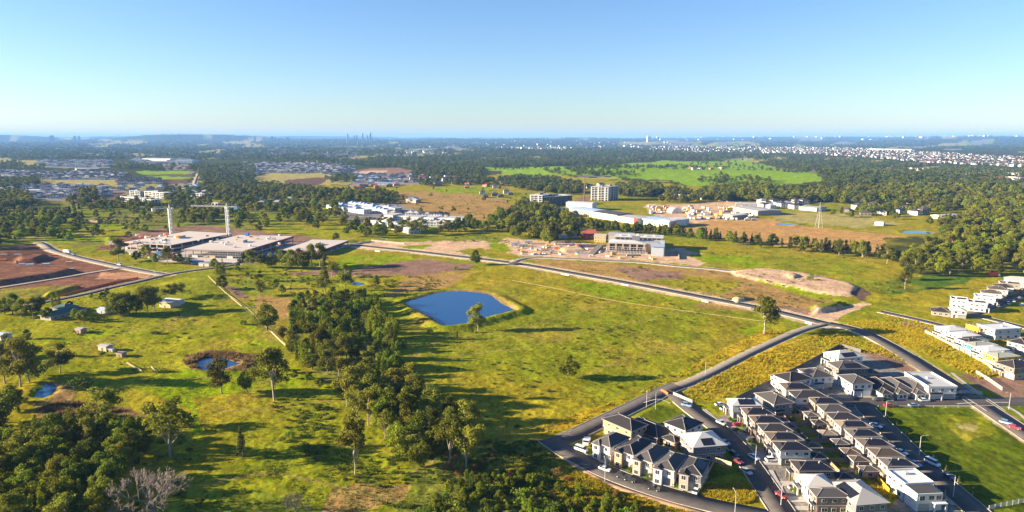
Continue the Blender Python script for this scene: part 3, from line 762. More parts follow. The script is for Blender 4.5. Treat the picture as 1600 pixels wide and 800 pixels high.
def strip_mesh(cl, w, z, off=0.0, mat=None, name='strip', thick=0.0):
    V = []; F = []
    n = len(cl)
    Z = zbase(np.array([p.x for p in cl]), np.array([p.y for p in cl]))
    for i, p in enumerate(cl):
        t = (cl[min(i + 1, n - 1)] - cl[max(i - 1, 0)]).normalized(); s = Vector((-t.y, t.x, 0))
        zz = z + Z[i]
        for e in (-w / 2, w / 2):
            q = p + s * (off + e)
            V.append((q.x, q.y, zz))
            if thick: V.append((q.x, q.y, zz - thick))
    k = 4 if thick else 2
    for i in range(n - 1):
        a = i * k; b = a + k
        if thick:
            F += [(a, b, b + 2, a + 2), (a + 1, b + 1, b, a), (a + 2, b + 2, b + 3, a + 3)]
        else: F.append((a, b, b + 1, a + 1))
    me = npmesh(name, V, [f[::-1] for f in F] if True else F, mat)
    return me

for r, cl in zip(ROADS, ROADW):
    o = structure(r[0], strip_mesh(cl, r[2], r[6] + .1, 0, M[r[3]], r[0], .5))
def rd(i): return ROADW[i]
KERBS = [(0, 0, 1), (1, .08, .42), (1, .66, 1), (3, .06, .9), (4, 0, 1), (5, .11, .88), (6, .10, 1), (7, .2, .62), (8, 0, 1), (9, .12, 1), (10, .1, 1), (11, .05, 1), (12, 0, 1), (15, 0, 1)]
for i, t0, t1 in KERBS:
    cl = rd(i); n = len(cl); seg = cl[int(t0 * n):max(int(t0 * n) + 2, int(t1 * n))]
    for sgn in (-1, 1):
        if i == 7 and sgn == 1: seg2 = seg[int(len(seg) * .02):]
        else: seg2 = seg
        if i == 4 and sgn == 1: seg2 = cl[int(.14 * n):int(.62 * n)]
        if i == 5 and sgn == 1: seg2 = cl[int(.2 * n):int(.88 * n)]
        k = structure('kerb', strip_mesh(seg2, .24, ROADS[i][6] + .22, sgn * (ROADS[i][2] / 2 + .1), M['kerb'], 'kerb', .5))
def line(pts, w, z, mat, name, world=False, step=3.0):
    cl = spline([Vector(p) if world else G(*p) for p in pts], step)
    return structure(name, strip_mesh(cl, w, z, 0, M[mat], name))
for pts in ([(1506, 620), (1525, 632), (1541, 643)], [(1540, 622), (1555, 632), (1571, 643)], [(1495, 631.5), (1521, 630)], [(1552, 629.5), (1576, 629.5)],
            [(1006, 630), (1025, 624.5), (1036, 626), (1047, 631)]):
    line(pts, .35, .272, 'paint', 'road_marking')
PATHS = [[(1100, 640), (1130, 665), (1150, 685), (1178, 712), (1192, 735)], [(1204, 735), (1222, 770), (1232, 800), (1242, 825)], [(1085, 641), (1098, 649)],
         [(1350, 622.5), (1420, 621.8), (1500, 621.5)], [(1552, 622.5), (1620, 622.5)], [(1574, 636), (1590, 645), (1610, 662)], [(1420, 722), (1452, 752), (1490, 790)],
         [(1487, 583), (1506, 598), (1534, 617)], [(1505, 491), (1528, 486), (1560, 472)]]
for p in PATHS: line(p, 1.6, .2, 'concrete', 'footpath')
line([(1518, 637.5), (1545, 650), (1610, 697), (1690, 755)], 2.2, .17, 'dirtpale', 'verge_strip')

def water(name, poly, z):
    P = wpoly(poly, z)
    me = bpy.data.meshes.new(name); me.from_pydata([tuple(p) for p in P], [], [tuple(range(len(P)))][:1])
    me.materials.append(M['water']); me.update()
    if me.polygons[0].normal.z < 0: me.flip_normals()
    structure(name, me)
water('dam_water', DAM, .12)
for p in (POND_A, POND_B, POND_C, POND_D, POND_E): water('pond_water', p, .12)
# ------------------------------------------------------------ trees
def leaf_cloud(clumps, per, leaf, rng, flat=0.8, outward=0.95):
    """Many small leaf faces in shells round the clump centres: clumps (x,y,z,rx,rz)."""
    C = np.repeat(np.asarray(clumps, float), per, axis=0)
    n = len(C)
    d = rng.normal(size=(n, 3)); d /= np.linalg.norm(d, axis=1)[:, None]
    r = 0.45 + 0.6 * rng.random(n) ** 0.6
    P = C[:, :3] + d * r[:, None] * np.stack([C[:, 3], C[:, 3], C[:, 4]], 1)
    nrm = d * outward + rng.normal(size=(n, 3)) * 0.55; nrm /= np.linalg.norm(nrm, axis=1)[:, None]
    a = np.cross(nrm, rng.normal(size=(n, 3))); a /= np.linalg.norm(a, axis=1)[:, None]
    b = np.cross(nrm, a)
    s = leaf * (0.6 + 0.8 * rng.random(n))[:, None]
    V = np.stack([P - a * s, P + b * s * 0.7, P + a * s, P - b * s * 0.7], 1).reshape(-1, 3)
    return V, np.arange(len(V)).reshape(-1, 4)

def limbs(mb, rng, top, base_r, ends, bend=.04):
    mid = [(rng.normal() * bend * t, rng.normal() * bend * t, t * top) for t in np.linspace(0, 1, 5)]
    mid[0] = (0, 0, -0.03)
    mb.tube(mid, [base_r * (1.25 if i == 0 else 1 - .55 * i / 4) for i in range(5)], 6)
    for e in ends:
        k = rng.integers(1, 5); s = Vector(mid[k]); e = Vector(e)
        m = s.lerp(e, .5) + Vector((rng.normal() * .02, rng.normal() * .02, -.02))
        mb.tube([s, m, e], [base_r * .42, base_r * .28, base_r * .1], 4)

def make_tree(kind, seed, lod=1.0):
    """unit-height tree: (trunk mesh, crown mesh)"""
    rng = np.random.default_rng(seed)
    mb = MB(); cl = []
    if kind in ('gum', 'sparse'):
        z0 = .28 if kind == 'gum' else .36
        nb = 15 if kind == 'gum' else 11
        for k in range(nb):                       # big masses on the ends of limbs, each of several clumps
            t = rng.random(); an = rng.random() * 6.283; z = z0 + .07 + (.90 - z0) * t
            rad = (.30 if kind == 'gum' else .27) * math.sqrt(max(.12, 1 - (2 * (t - .38)) ** 2 * .75)) * (.45 + .6 * rng.random())
            c = (rad * math.cos(an), rad * math.sin(an), z)
            for q in range(4 if kind == 'gum' else 3):
                cl.append((c[0] + rng.normal() * .055, c[1] + rng.normal() * .055, c[2] + rng.normal() * .035, .085 + .05 * rng.random(), .07 + .04 * rng.random()))
        limbs(mb, rng, .72, .020, [(c[0], c[1], c[2] - .02) for c in cl[::5]])
        V, F = leaf_cloud(cl, int(70 * lod), .021 / math.sqrt(lod), rng)
    elif kind == 'round':
        for k in range(44):
            t = rng.random(); an = rng.random() * 6.283; z = .22 + .70 * t
            rad = .36 * math.sqrt(max(.05, 1 - (2 * (t - .42)) ** 2)) * (.55 + .5 * rng.random())
            cl.append((rad * math.cos(an), rad * math.sin(an), z, .095 + .05 * rng.random(), .07 + .04 * rng.random()))
        limbs(mb, rng, .5, .026, [(c[0], c[1], c[2]) for c in cl[::4]])
        V, F = leaf_cloud(cl, int(105 * lod), .023 / math.sqrt(lod), rng)
    elif kind == 'column':
        for k in range(26):
            t = rng.random(); an = rng.random() * 6.283; z = .14 + .8 * t
            rad = .16 * (1.05 - t * .75) * (.3 + .8 * rng.random())
            cl.append((rad * math.cos(an), rad * math.sin(an), z, .055 + .035 * rng.random(), .075 + .05 * rng.random()))
        limbs(mb, rng, .8, .018, [(c[0], c[1], c[2]) for c in cl[::6]])
        V, F = leaf_cloud(cl, int(62 * lod), .021 / math.sqrt(lod), rng)
    elif kind == 'lobed':
        for k in range(8):
            an = rng.random() * 6.283; rr = .22 * math.sqrt(rng.random()); h = .62 + .38 * rng.random() * (1 - rr)
            for j in range(6):
                t = j / 5
                cl.append((rr * math.cos(an) * (1 + .2 * t) + rng.normal() * .012, rr * math.sin(an) * (1 + .2 * t) + rng.normal() * .012, .12 + t * (h - .16), .105 * (1 - .62 * t) + .01, .085))
        limbs(mb, rng, .5, .02, [(c[0], c[1], c[2]) for c in cl[::8]])
        V, F = leaf_cloud(cl, int(58 * lod), .019 / math.sqrt(lod), rng, outward=1.2)
    elif kind == 'shrub':
        for k in range(13):
            an = rng.random() * 6.283; rr = .5 * math.sqrt(rng.random()); z = .2 + .6 * rng.random() * (1 - rr)
            cl.append((rr * math.cos(an), rr * math.sin(an), z, .17 + .1 * rng.random(), .17 + .1 * rng.random()))
        limbs(mb, rng, .4, .03, [(c[0], c[1], c[2]) for c in cl[::4]])
        V, F = leaf_cloud(cl, int(55 * lod), .05 / math.sqrt(lod), rng)
    elif kind == 'far':
        for k in range(9):
            t = rng.random(); an = rng.random() * 6.283; z = .22 + .62 * t
            rad = .36 * math.sqrt(max(.05, 1 - (2 * (t - .42)) ** 2)) * (.4 + .6 * rng.random())
            cl.append((rad * math.cos(an), rad * math.sin(an), z, .15 + .08 * rng.random(), .11 + .06 * rng.random()))
        V, F = leaf_cloud(cl, 24, .06, rng)
        mb.tube([(0, 0, -.02), (0, 0, .5)], [.025, .012], 4)
    elif kind == 'dead':
        def grow(p, d, L, r, n):
            q = p + d * L
            m = (p + q) / 2 + Vector(rng.normal(size=3)) * L * .06
            (mb if n >= 4 else tw).tube([p, m, q], [r, r * .85, r * .62], 5 if n >= 3 else 3)
            if n == 0: return
            for k in range(3 if n > 1 else 4):
                nd_ = (d + Vector(rng.normal(size=3)) * .55 + Vector((0, 0, .12))).normalized()
                grow(q if k else p.lerp(q, .7), nd_, L * (.62 + .2 * rng.random()), max(r * .6, .0024), n - 1)
        tw = MB()
        mb.tube([(0, 0, -.02), (0.01, 0, .16)], [.035, .026], 7)
        for k in range(5):
            an = k * 1.256 + rng.random()
            grow(Vector((.01, 0, .12 + .03 * k)), Vector((math.cos(an) * .75, math.sin(an) * .75, .62 + .4 * rng.random())).normalized(), .23, .011, 5)
        return mb.mesh('trunk', M['deadwood']), tw.mesh('branches', M['deadwood'])
    leafm = dict(gum='l_gum', sparse='l_gum', round='l_round', column='l_cas', lobed='l_lime', shrub='l_shrub', far='l_far')[kind]
    tm = mb.mesh('trunk', M['bark' if kind in ('gum', 'sparse') else 'barkd'])
    return tm, npmesh('crown', V, F, M[leafm])

KINDS = dict(gum=4, sparse=3, round=4, column=4, lobed=3, shrub=4)
PROTO = {k: [make_tree(k, 100 * i + 7 + len(k), 1.0) for i in range(n)] for k, n in KINDS.items()}
PROTO['dead'] = [make_tree('dead', 5), make_tree('dead', 9)]
PROTO['russet'] = [(t, c.copy()) for t, c in PROTO['shrub'][:2]]
for t, c in PROTO['russet']: c.materials[0] = M['l_autumn']
PROTO['golden'] = [(t, c.copy()) for t, c in PROTO['lobed'][:2]]
for t, c in PROTO['golden']: c.materials[0] = M['l_shrub']

TREES = []      # dict(kind, x, y, h, s, region, label)
def tree(px, py, hpx, kind, region=None, label=None, wide=1.0, hm=None):
    g = G(px, py)
    h = hm if hm else hpx * depth(g.x, g.y) / FPX / .97
    TREES.append(dict(k=kind, x=g.x, y=g.y, h=h, w=wide * R.uniform(.92, 1.12), region=region, label=label, px=px, py=py, ap=h / depth(g.x, g.y)))
def scatter(poly, gap, kinds, hm, region, nmax=400, wide=1.0):
    W = wpoly(poly); xs = [p[0] for p in W]; ys = [p[1] for p in W]
    got = []
    for _ in range(nmax * 14):
        x = R.uniform(min(xs), max(xs)); y = R.uniform(min(ys), max(ys))
        if not in_w(np.array([x]), np.array([y]), W)[0]: continue
        if any((x - a) ** 2 + (y - b) ** 2 < gap * gap for a, b in got): continue
        got.append((x, y))
        px, py = PX(x, y)
        tree(float(px), float(py), 0, R.choices([k for k, _ in kinds], [w for _, w in kinds])[0], region, None, wide, R.uniform(*hm))
        if len(got) >= nmax: break

# named trees: base in the photograph, apparent height, kind, label
tree(887, 592, 39, 'round', label='lone round dark tree in the open pasture casting a long shadow', wide=1.15)
tree(747, 517, 40, 'gum', label='gum tree with open crown on the bank of the big blue dam', wide=1.05)
tree(1194, 522, 54, 'gum', label='big dark gum tree beside the bend of the new road above the estate', wide=1.1)
tree(743, 414, 23, 'round', label='rounded tree on the verge of the new road above the dam')
tree(429, 626, 78, 'gum', label='tall gum with long bare white trunk right of the reedy pond', wide=.95)
tree(347, 616, 54, 'gum', label='leaning grey gum just below the reedy pond')
tree(386, 613, 42, 'round', label='dark ragged tree between the reedy pond and the tall white trunked gum', wide=.8)
tree(418, 516, 44, 'round', label='rounded dark tree left of the top of the creek wood', wide=1.0)
tree(555, 742, 90, 'sparse', label='thin tall gum with white forked trunk at the left edge of the creek wood', wide=.8)
tree(266, 714, 92, 'sparse', label='tall open gum with see through crown at the edge of the lower left wood', wide=1.1)
tree(165, 672, 62, 'sparse', label='spreading olive gum above the lower left wood', wide=1.4)
tree(379, 716, 52, 'column', label='narrow dark tree alone on the shaded lower pasture', wide=.75)
tree(32, 604, 74, 'gum', label='tall gum with bare trunks left of the small kidney shaped pond')
tree(46, 598, 56, 'gum', label='shorter gum behind the tall one by the small pond')
tree(94, 582, 44, 'gum', label='bushy gum above the small pond on the left pasture', wide=1.2)
tree(236, 808, 88, 'dead', label='bare grey dead tree with fine spreading branches at the bottom edge', wide=1.4)
tree(463, 806, 50, 'dead', label='small bare dead tree at the bottom edge left of the dry grass', wide=.75)
tree(130, 608, 26, 'shrub', label='dark rounded thicket right of the small kidney shaped pond', wide=1.0)
tree(540, 455, 40, 'gum', label='tall dark tree above the tiny blue pool', wide=.8)
tree(509, 462, 38, 'gum', label='grey gum left of the tiny blue pool')
tree(519, 433, 24, 'sparse', label='thin gum on the bare earth behind the tiny pool')
tree(588, 448, 18, 'lobed', label='small rounded green tree on dry grass right of the tiny pool')
tree(407, 462, 24, 'gum', label='grey tree on the scrubby ground below the building site')
tree(470, 476, 20, 'round', label='left dark bush of the pair above the creek wood', wide=.8)
tree(481, 471, 18, 'round', label='right dark bush of the pair above the creek wood', wide=.8)
tree(441, 460, 16, 'round'); tree(430, 452, 16, 'lobed'); tree(405, 440, 16, 'gum'); tree(372, 425, 14, 'lobed'); tree(347, 452, 22, 'lobed', 'track'); tree(345, 430, 26, 'lobed', 'track')
for a in [(185, 408, 34, 'gum'), (214, 408, 16, 'round'), (229, 402, 20, 'round'), (243, 412, 16, 'round'), (262, 413, 26, 'gum'), (282, 412, 16, 'round'), (274, 410, 12, 'round'), (296, 414, 12, 'lobed'),
          (392, 418, 26, 'gum'), (408, 420, 22, 'gum'), (425, 419, 24, 'round'), (440, 414, 24, 'round'), (455, 420, 30, 'round'), (474, 421, 28, 'round'), (488, 418, 34, 'gum'), (500, 416, 34, 'gum'), (507, 424, 24, 'column'), (465, 412, 22, 'gum'), (380, 408, 14, 'lobed'), (335, 420, 16, 'lobed')]:
    tree(*a, region='site')
for a in [(20, 492, 34, 'round'), (35, 496, 30, 'round'), (52, 498, 30, 'gum'), (62, 494, 30, 'gum'), (8, 492, 26, 'round'), (88, 482, 26, 'lobed'), (118, 500, 18, 'round'), (128, 503, 18, 'round'), (142, 466, 8, 'round'), (160, 470, 14, 'round'), (168, 464, 14, 'lobed'), (178, 492, 34, 'round'), (192, 494, 36, 'round'),
          (203, 492, 34, 'gum'), (213, 490, 30, 'round'), (231, 488, 38, 'gum'), (242, 485, 36, 'gum'), (222, 480, 30, 'gum'), (262, 468, 22, 'gum'), (274, 465, 22, 'gum'), (284, 462, 20, 'gum'), (42, 530, 16, 'round'), (110, 482, 12, 'round'), (75, 500, 20, 'round')]:
    tree(*a, region='farm')
for a in [(8, 600, 60, 'gum'), (15, 560, 36, 'gum'), (2, 560, 30, 'round'), (60, 590, 30, 'shrub'), (20, 640, 40, 'round'), (5, 660, 60, 'round')]: tree(*a, region='leftedge')
# the wood along the creek
scatter([(470, 478), (520, 466), (590, 478), (616, 515), (612, 548), (560, 560), (500, 548), (462, 515), (450, 495)], 6.5, [('lobed', 8), ('round', 4), ('gum', 3)], (8, 13), 'creektop', 66)
scatter([(440, 532), (500, 548), (560, 560), (612, 548), (622, 585), (640, 625), (600, 640), (545, 618), (520, 600), (490, 585), (450, 555)], 7.6, [('round', 4), ('gum', 6), ('lobed', 3)], (8, 15), 'creekmid', 74)
scatter([(525, 618), (600, 640), (640, 625), (690, 650), (740, 690), (752, 722), (720, 735), (660, 735), (620, 712), (560, 665)], 6.8, [('gum', 7), ('sparse', 4), ('round', 3)], (9, 17), 'creeklow', 72)
scatter([(410, 575), (470, 580), (510, 610), (480, 600), (440, 590)], 8, [('lobed', 1), ('round', 2)], (4, 7), 'creekside', 10)
# wood in the lower left corner
scatter([(-60, 672), (60, 690), (120, 678), (225, 700), (235, 718), (185, 738), (178, 790), (185, 850), (-80, 850)], 6.6, [('round', 8), ('gum', 4), ('lobed', 3)], (8, 14), 'lowleft', 84)
scatter([(170, 660), (215, 665), (245, 690), (200, 695)], 4, [('lobed', 1)], (3, 6), 'lowleftedge', 9)
# scrub along the bottom
scatter([(690, 775), (740, 752), (800, 748), (900, 772), (960, 790), (1040, 815), (700, 840), (660, 810)], 3.6, [('round', 2), ('golden', 6), ('lobed', 2), ('shrub', 3)], (2.5, 6.0), 'bottom', 80)
# she-oaks: the long dark row in front of the brown field
def rowpx(pts, n, kinds, hm, region, jit=4.0):
    cl = spline([G(*p) for p in pts], 2.0)
    for i in range(n):
        p = cl[int((i + .5) / n * (len(cl) - 1))]
        a, b = PX(p.x + R.gauss(0, jit * .6), p.y + R.gauss(0, jit))
        tree(float(a), float(b), 0, R.choice(kinds), region, None, 1.0, R.uniform(*hm))
rowpx([(890, 352), (960, 362), (1050, 369), (1120, 376), (1215, 388)], 70, ['column', 'column', 'round'], (11, 15), 'sheoak', 6)
rowpx([(1238, 392), (1300, 397), (1385, 405)], 34, ['column', 'column', 'gum'], (12, 16), 'sheoak', 5)
scatter([(830, 345), (880, 340), (900, 362), (950, 368), (900, 374), (850, 372)], 12, [('gum', 3), ('round', 2), ('column', 1)], (12, 19), 'schoolwood', 26)
tree(857, 383, 22, 'lobed', label='bright green tree beside the sheds of the school building site'); tree(1386, 412, 26, 'gum', label='white trunked gum at the corner of the dry field above the earth pad'); tree(1414, 452, 26, 'gum', label='gum with pale trunk in front of the dark right hand wood')
scatter([(1405, 425), (1440, 405), (1500, 396), (1600, 385), (1660, 390), (1660, 430), (1540, 432), (1450, 440), (1410, 446)], 9, [('gum', 4), ('round', 4)], (11, 17), 'rightwood', 60)
scatter([(1395, 412), (1480, 385), (1600, 365), (1660, 370), (1660, 395), (1500, 402), (1420, 425)], 11, [('gum', 4), ('round', 3)], (12, 18), 'rightwood2', 70)
# loose trees over the middle
for a in [(612, 362), (625, 366), (648, 366), (662, 368), (700, 362), (718, 360), (745, 362), (770, 355), (800, 352), (765, 348), (780, 345), (590, 372), (560, 365), (540, 370), (525, 380), (640, 362), (655, 358), (690, 366), (735, 357)]:
    tree(a[0], a[1], R.uniform(14, 24), R.choice(['gum', 'round', 'gum']), 'village')
scatter([(405, 325), (470, 318), (530, 330), (545, 350), (500, 362), (430, 352), (400, 345)], 13, [('round', 4), ('gum', 3), ('lobed', 1)], (11, 18), 'knoll', 55)
scatter([(520, 352), (600, 350), (660, 362), (600, 375), (540, 368)], 14, [('gum', 3), ('round', 3)], (10, 15), 'village', 22)
scatter([(0, 345), (60, 342), (100, 350), (92, 370), (40, 378), (0, 376)], 13, [('round', 4), ('gum', 2)], (12, 18), 'leftmid', 30)
scatter([(280, 335), (330, 330), (335, 350), (285, 352)], 14, [('gum', 3), ('round', 3)], (12, 17), 'cranewood', 14)
scatter([(325, 340), (360, 335), (420, 345), (430, 368), (380, 372)], 26, [('gum', 2), ('round', 2)], (9, 15), 'cranewood', 14)
scatter([(130, 330), (250, 330), (260, 352), (200, 362), (110, 360)], 24, [('gum', 2), ('round', 2)], (9, 14), 'leftmid', 20)
for a in [(1118, 300), (1170, 292), (1130, 290), (1182, 290), (1500, 350), (1480, 352), (1452, 352), (1560, 372)]: tree(a[0], a[1], 14, 'round', 'hills')

# small bushes near
SHRUBS = []
def shrub_at(px, py, hpx, kind='shrub', wide=1.0): 
    g = G(px, py); SHRUBS.append((kind, g.x, g.y, hpx * depth(g.x, g.y) / FPX, wide, px, py))
for a in [(282, 720, 14), (440, 690, 9), (452, 685, 12), (485, 710, 14), (478, 700, 10), (380, 770, 8), (288, 778, 16, 'golden'), (313, 785, 10), (118, 770, 14, 'golden'), (165, 735, 12, 'golden'), (215, 725, 14, 'golden'), (497, 640, 9), (500, 655, 8),
          (330, 570, 8, 'golden'), (560, 600, 10), (620, 545, 16, 'golden'), (632, 545, 16, 'golden'), (713, 530, 16, 'golden'), (738, 520, 10, 'golden'), (672, 522, 8), (375, 712, 7), (60, 612, 10), (36, 632, 12), (28, 645, 14, 'golden'),
          (365, 442, 6, 'golden'), (372, 444, 6, 'golden'), (392, 436, 9, 'golden'), (712, 421, 6), (1265, 441, 7), (1268, 435, 5), (118, 520, 6), (130, 517, 6), (122, 760, 10), (570, 462, 14, 'golden'), (555, 465, 12, 'golden'), (535, 468, 12, 'golden'),
          (575, 742, 6), (1000, 420, 5), (246, 522, 6, 'shrub', 2.0), (380, 508, 9), (160, 556, 8)]:
    shrub_at(*a)
def shscatter(poly, gap, kinds, hm, n, wide=1.0):
    W = wpoly(poly); xs = [p[0] for p in W]; ys = [p[1] for p in W]; got = []
    for _ in range(n * 20):
        x = R.uniform(min(xs), max(xs)); y = R.uniform(min(ys), max(ys))
        if not in_w(np.array([x]), np.array([y]), W)[0] or any((x - a) ** 2 + (y - b) ** 2 < gap * gap for a, b in got): continue
        got.append((x, y)); a, b = PX(x, y)
        SHRUBS.append((R.choice(kinds), x, y, R.uniform(*hm), wide, float(a), float(b)))
        if len(got) >= n: break
shscatter([(530, 730), (690, 735), (690, 755), (560, 765), (525, 745)], 2.5, ['golden', 'shrub'], (.7, 1.6), 30, 1.3)
shscatter([(620, 690), (760, 700), (800, 745), (700, 760), (640, 730)], 4, ['shrub', 'russet', 'shrub'], (1, 2.4), 30, 1.2)
shscatter([(860, 735), (1000, 790), (1000, 815), (700, 790), (780, 745)], 3.5, ['golden', 'russet', 'shrub'], (.8, 2.6), 45)
shscatter([(150, 655), (240, 650), (240, 690), (180, 680)], 4, ['shrub', 'golden'], (1, 2.5), 18)
shscatter([(440, 440), (620, 440), (600, 470), (470, 468)], 7, ['shrub', 'golden'], (1, 2.6), 26)
shscatter([(360, 420), (480, 425), (470, 450), (380, 450)], 8, ['shrub', 'golden'], (1.2, 3), 16)
shscatter([(1340, 440), (1420, 450), (1400, 462), (1345, 456)], 5, ['shrub', 'golden'], (1, 2.5), 14)

ORD = ['first', 'second', 'third', 'fourth', 'fifth', 'sixth', 'seventh', 'eighth', 'ninth', 'tenth', 'eleventh', 'twelfth', 'thirteenth', 'fourteenth', 'fifteenth', 'sixteenth', 'seventeenth', 'eighteenth', 'nineteenth', 'twentieth']
def ordinal(i):
    if i < 20: return ORD[i]
    t = ['twenty', 'thirty', 'forty', 'fifty', 'sixty', 'seventy', 'eighty', 'ninety'][(i + 1) // 10 - 2]
    r = (i + 1) % 10
    return (t[:-1] + 'ieth') if r == 0 else t + '-' + ORD[r - 1]
REGION = dict(creektop='in the upper creek wood', creekmid='in the middle of the creek wood', creeklow='in the lower creek wood', creekside='left of the creek wood',
              lowleft='in the lower left wood', lowleftedge='at the top edge of the lower left wood', bottom='in the bottom scrub', sheoak='in the long row before the brown field',
              schoolwood='in the wood behind the school site', rightwood='in the wood above the terrace', rightwood2='at the back of the right wood', village='before the white village roofs',
              knoll='on the wooded knoll', leftmid='among the far left paddocks', cranewood='behind the two cranes', hills='on the fields before the far woods', site='before the crane building site',
              farm='round the farmhouse', leftedge='at the left edge', track='on the farm track')
LOOK = dict(gum='grey-green open gum', sparse='thin tall gum', round='dark dense tree', column='dark narrow she-oak', lobed='lime green bushy tree', dead='bare dead tree', golden='yellow-green bushy tree', shrub='low dark bush', russet='russet bush')
NAME = dict(gum='gum_tree', sparse='gum_tree', round='dense_tree', column='sheoak_tree', lobed='bushy_tree', dead='dead_tree', golden='bushy_tree', shrub='bush', russet='bush')
def sizeword(h, k):
    lo, hi = dict(gum=(12, 16), sparse=(13, 17), round=(10, 13), column=(12, 15), lobed=(6, 12), dead=(9, 15), golden=(3, 5), shrub=(3, 5), russet=(2, 4))[k]
    return 'small' if h < lo else ('tall' if h > hi else 'mid-sized')
TREES.sort(key=lambda t: -t['ap'])
THINGS_T = [t for t in TREES if -40 < t['px'] < 1640 and t['py'] - t['ap'] * FPX < 800][:292]
idset = set(id(t) for t in THINGS_T)
REST_T = [t for t in TREES if id(t) not in idset]
for t in THINGS_T:
    t['key'] = (t['region'], t['k'], sizeword(t['h'], t['k']))
bykey = {}
for t in sorted(THINGS_T, key=lambda t: t['px']): bykey.setdefault(t['key'], []).append(t)
for key, L in bykey.items():
    for i, t in enumerate(L):
        if t['label']: continue
        reg = REGION.get(t['region'], 'above the creek wood')
        if len(L) == 1: t['label'] = "the only %s %s %s" % (key[2], LOOK[key[1]], reg)
        else: t['label'] = "%s %s, %s from the left %s" % (key[2], LOOK[key[1]], ordinal(i), reg)
for t in THINGS_T:
    tm, cm = R.choice(PROTO[t['k']])
    o = thing(NAME[t['k']], t['label'], 'tree' if t['k'] not in ('shrub', 'russet') else 'bush', (t['x'], t['y'], zat(t['x'], t['y'])), R.uniform(0, 6.28), 'trees ' + REGION.get(t['region'], 'standing alone on the pasture'))
    s = t['h']; w = s * t['w']
    link('trunk', tm, o, scale=(w, w, s)); link('branches' if t['k'] == 'dead' else 'crown', cm, o, scale=(w, w, s))

SHR = {}
for i, (k, x, y, h, w, px, py) in enumerate(sorted(SHRUBS, key=lambda s: s[5])):
    SHR.setdefault(k, []).append((x, y, h, w, px, py))
for k, L in SHR.items():
    for i, (x, y, h, w, px, py) in enumerate(L):
        side = 'left pasture' if px < 420 else ('creek wood' if px < 700 else ('bottom scrub' if py > 700 else 'right hand grassland'))
    cnt = {}
    for (x, y, h, w, px, py) in L:
        side = ('lower left pasture' if py > 650 else 'upper left pasture') if px < 430 else (('lower creek wood' if py > 640 else 'upper creek wood') if px < 700 else ('bottom scrub' if py > 690 else 'right hand grassland'))
        i = cnt.get(side, 0); cnt[side] = i + 1
        lk = dict(golden='yellow-green upright bush', shrub='low green bush', russet='russet brown bush')[k]
        tm, cm = R.choice(PROTO[k])
        o = thing('bush', "%s, %s from the left by the %s" % (lk, ordinal(i), side), 'bush', (x, y, zat(x, y)), R.uniform(0, 6.28), 'bushes by the ' + side)
        s = h / (1.0 if k == 'golden' else .8); ww = s * w
        link('trunk', tm, o, scale=(ww, ww, s)); link('crown', cm, o, scale=(ww, ww, s))

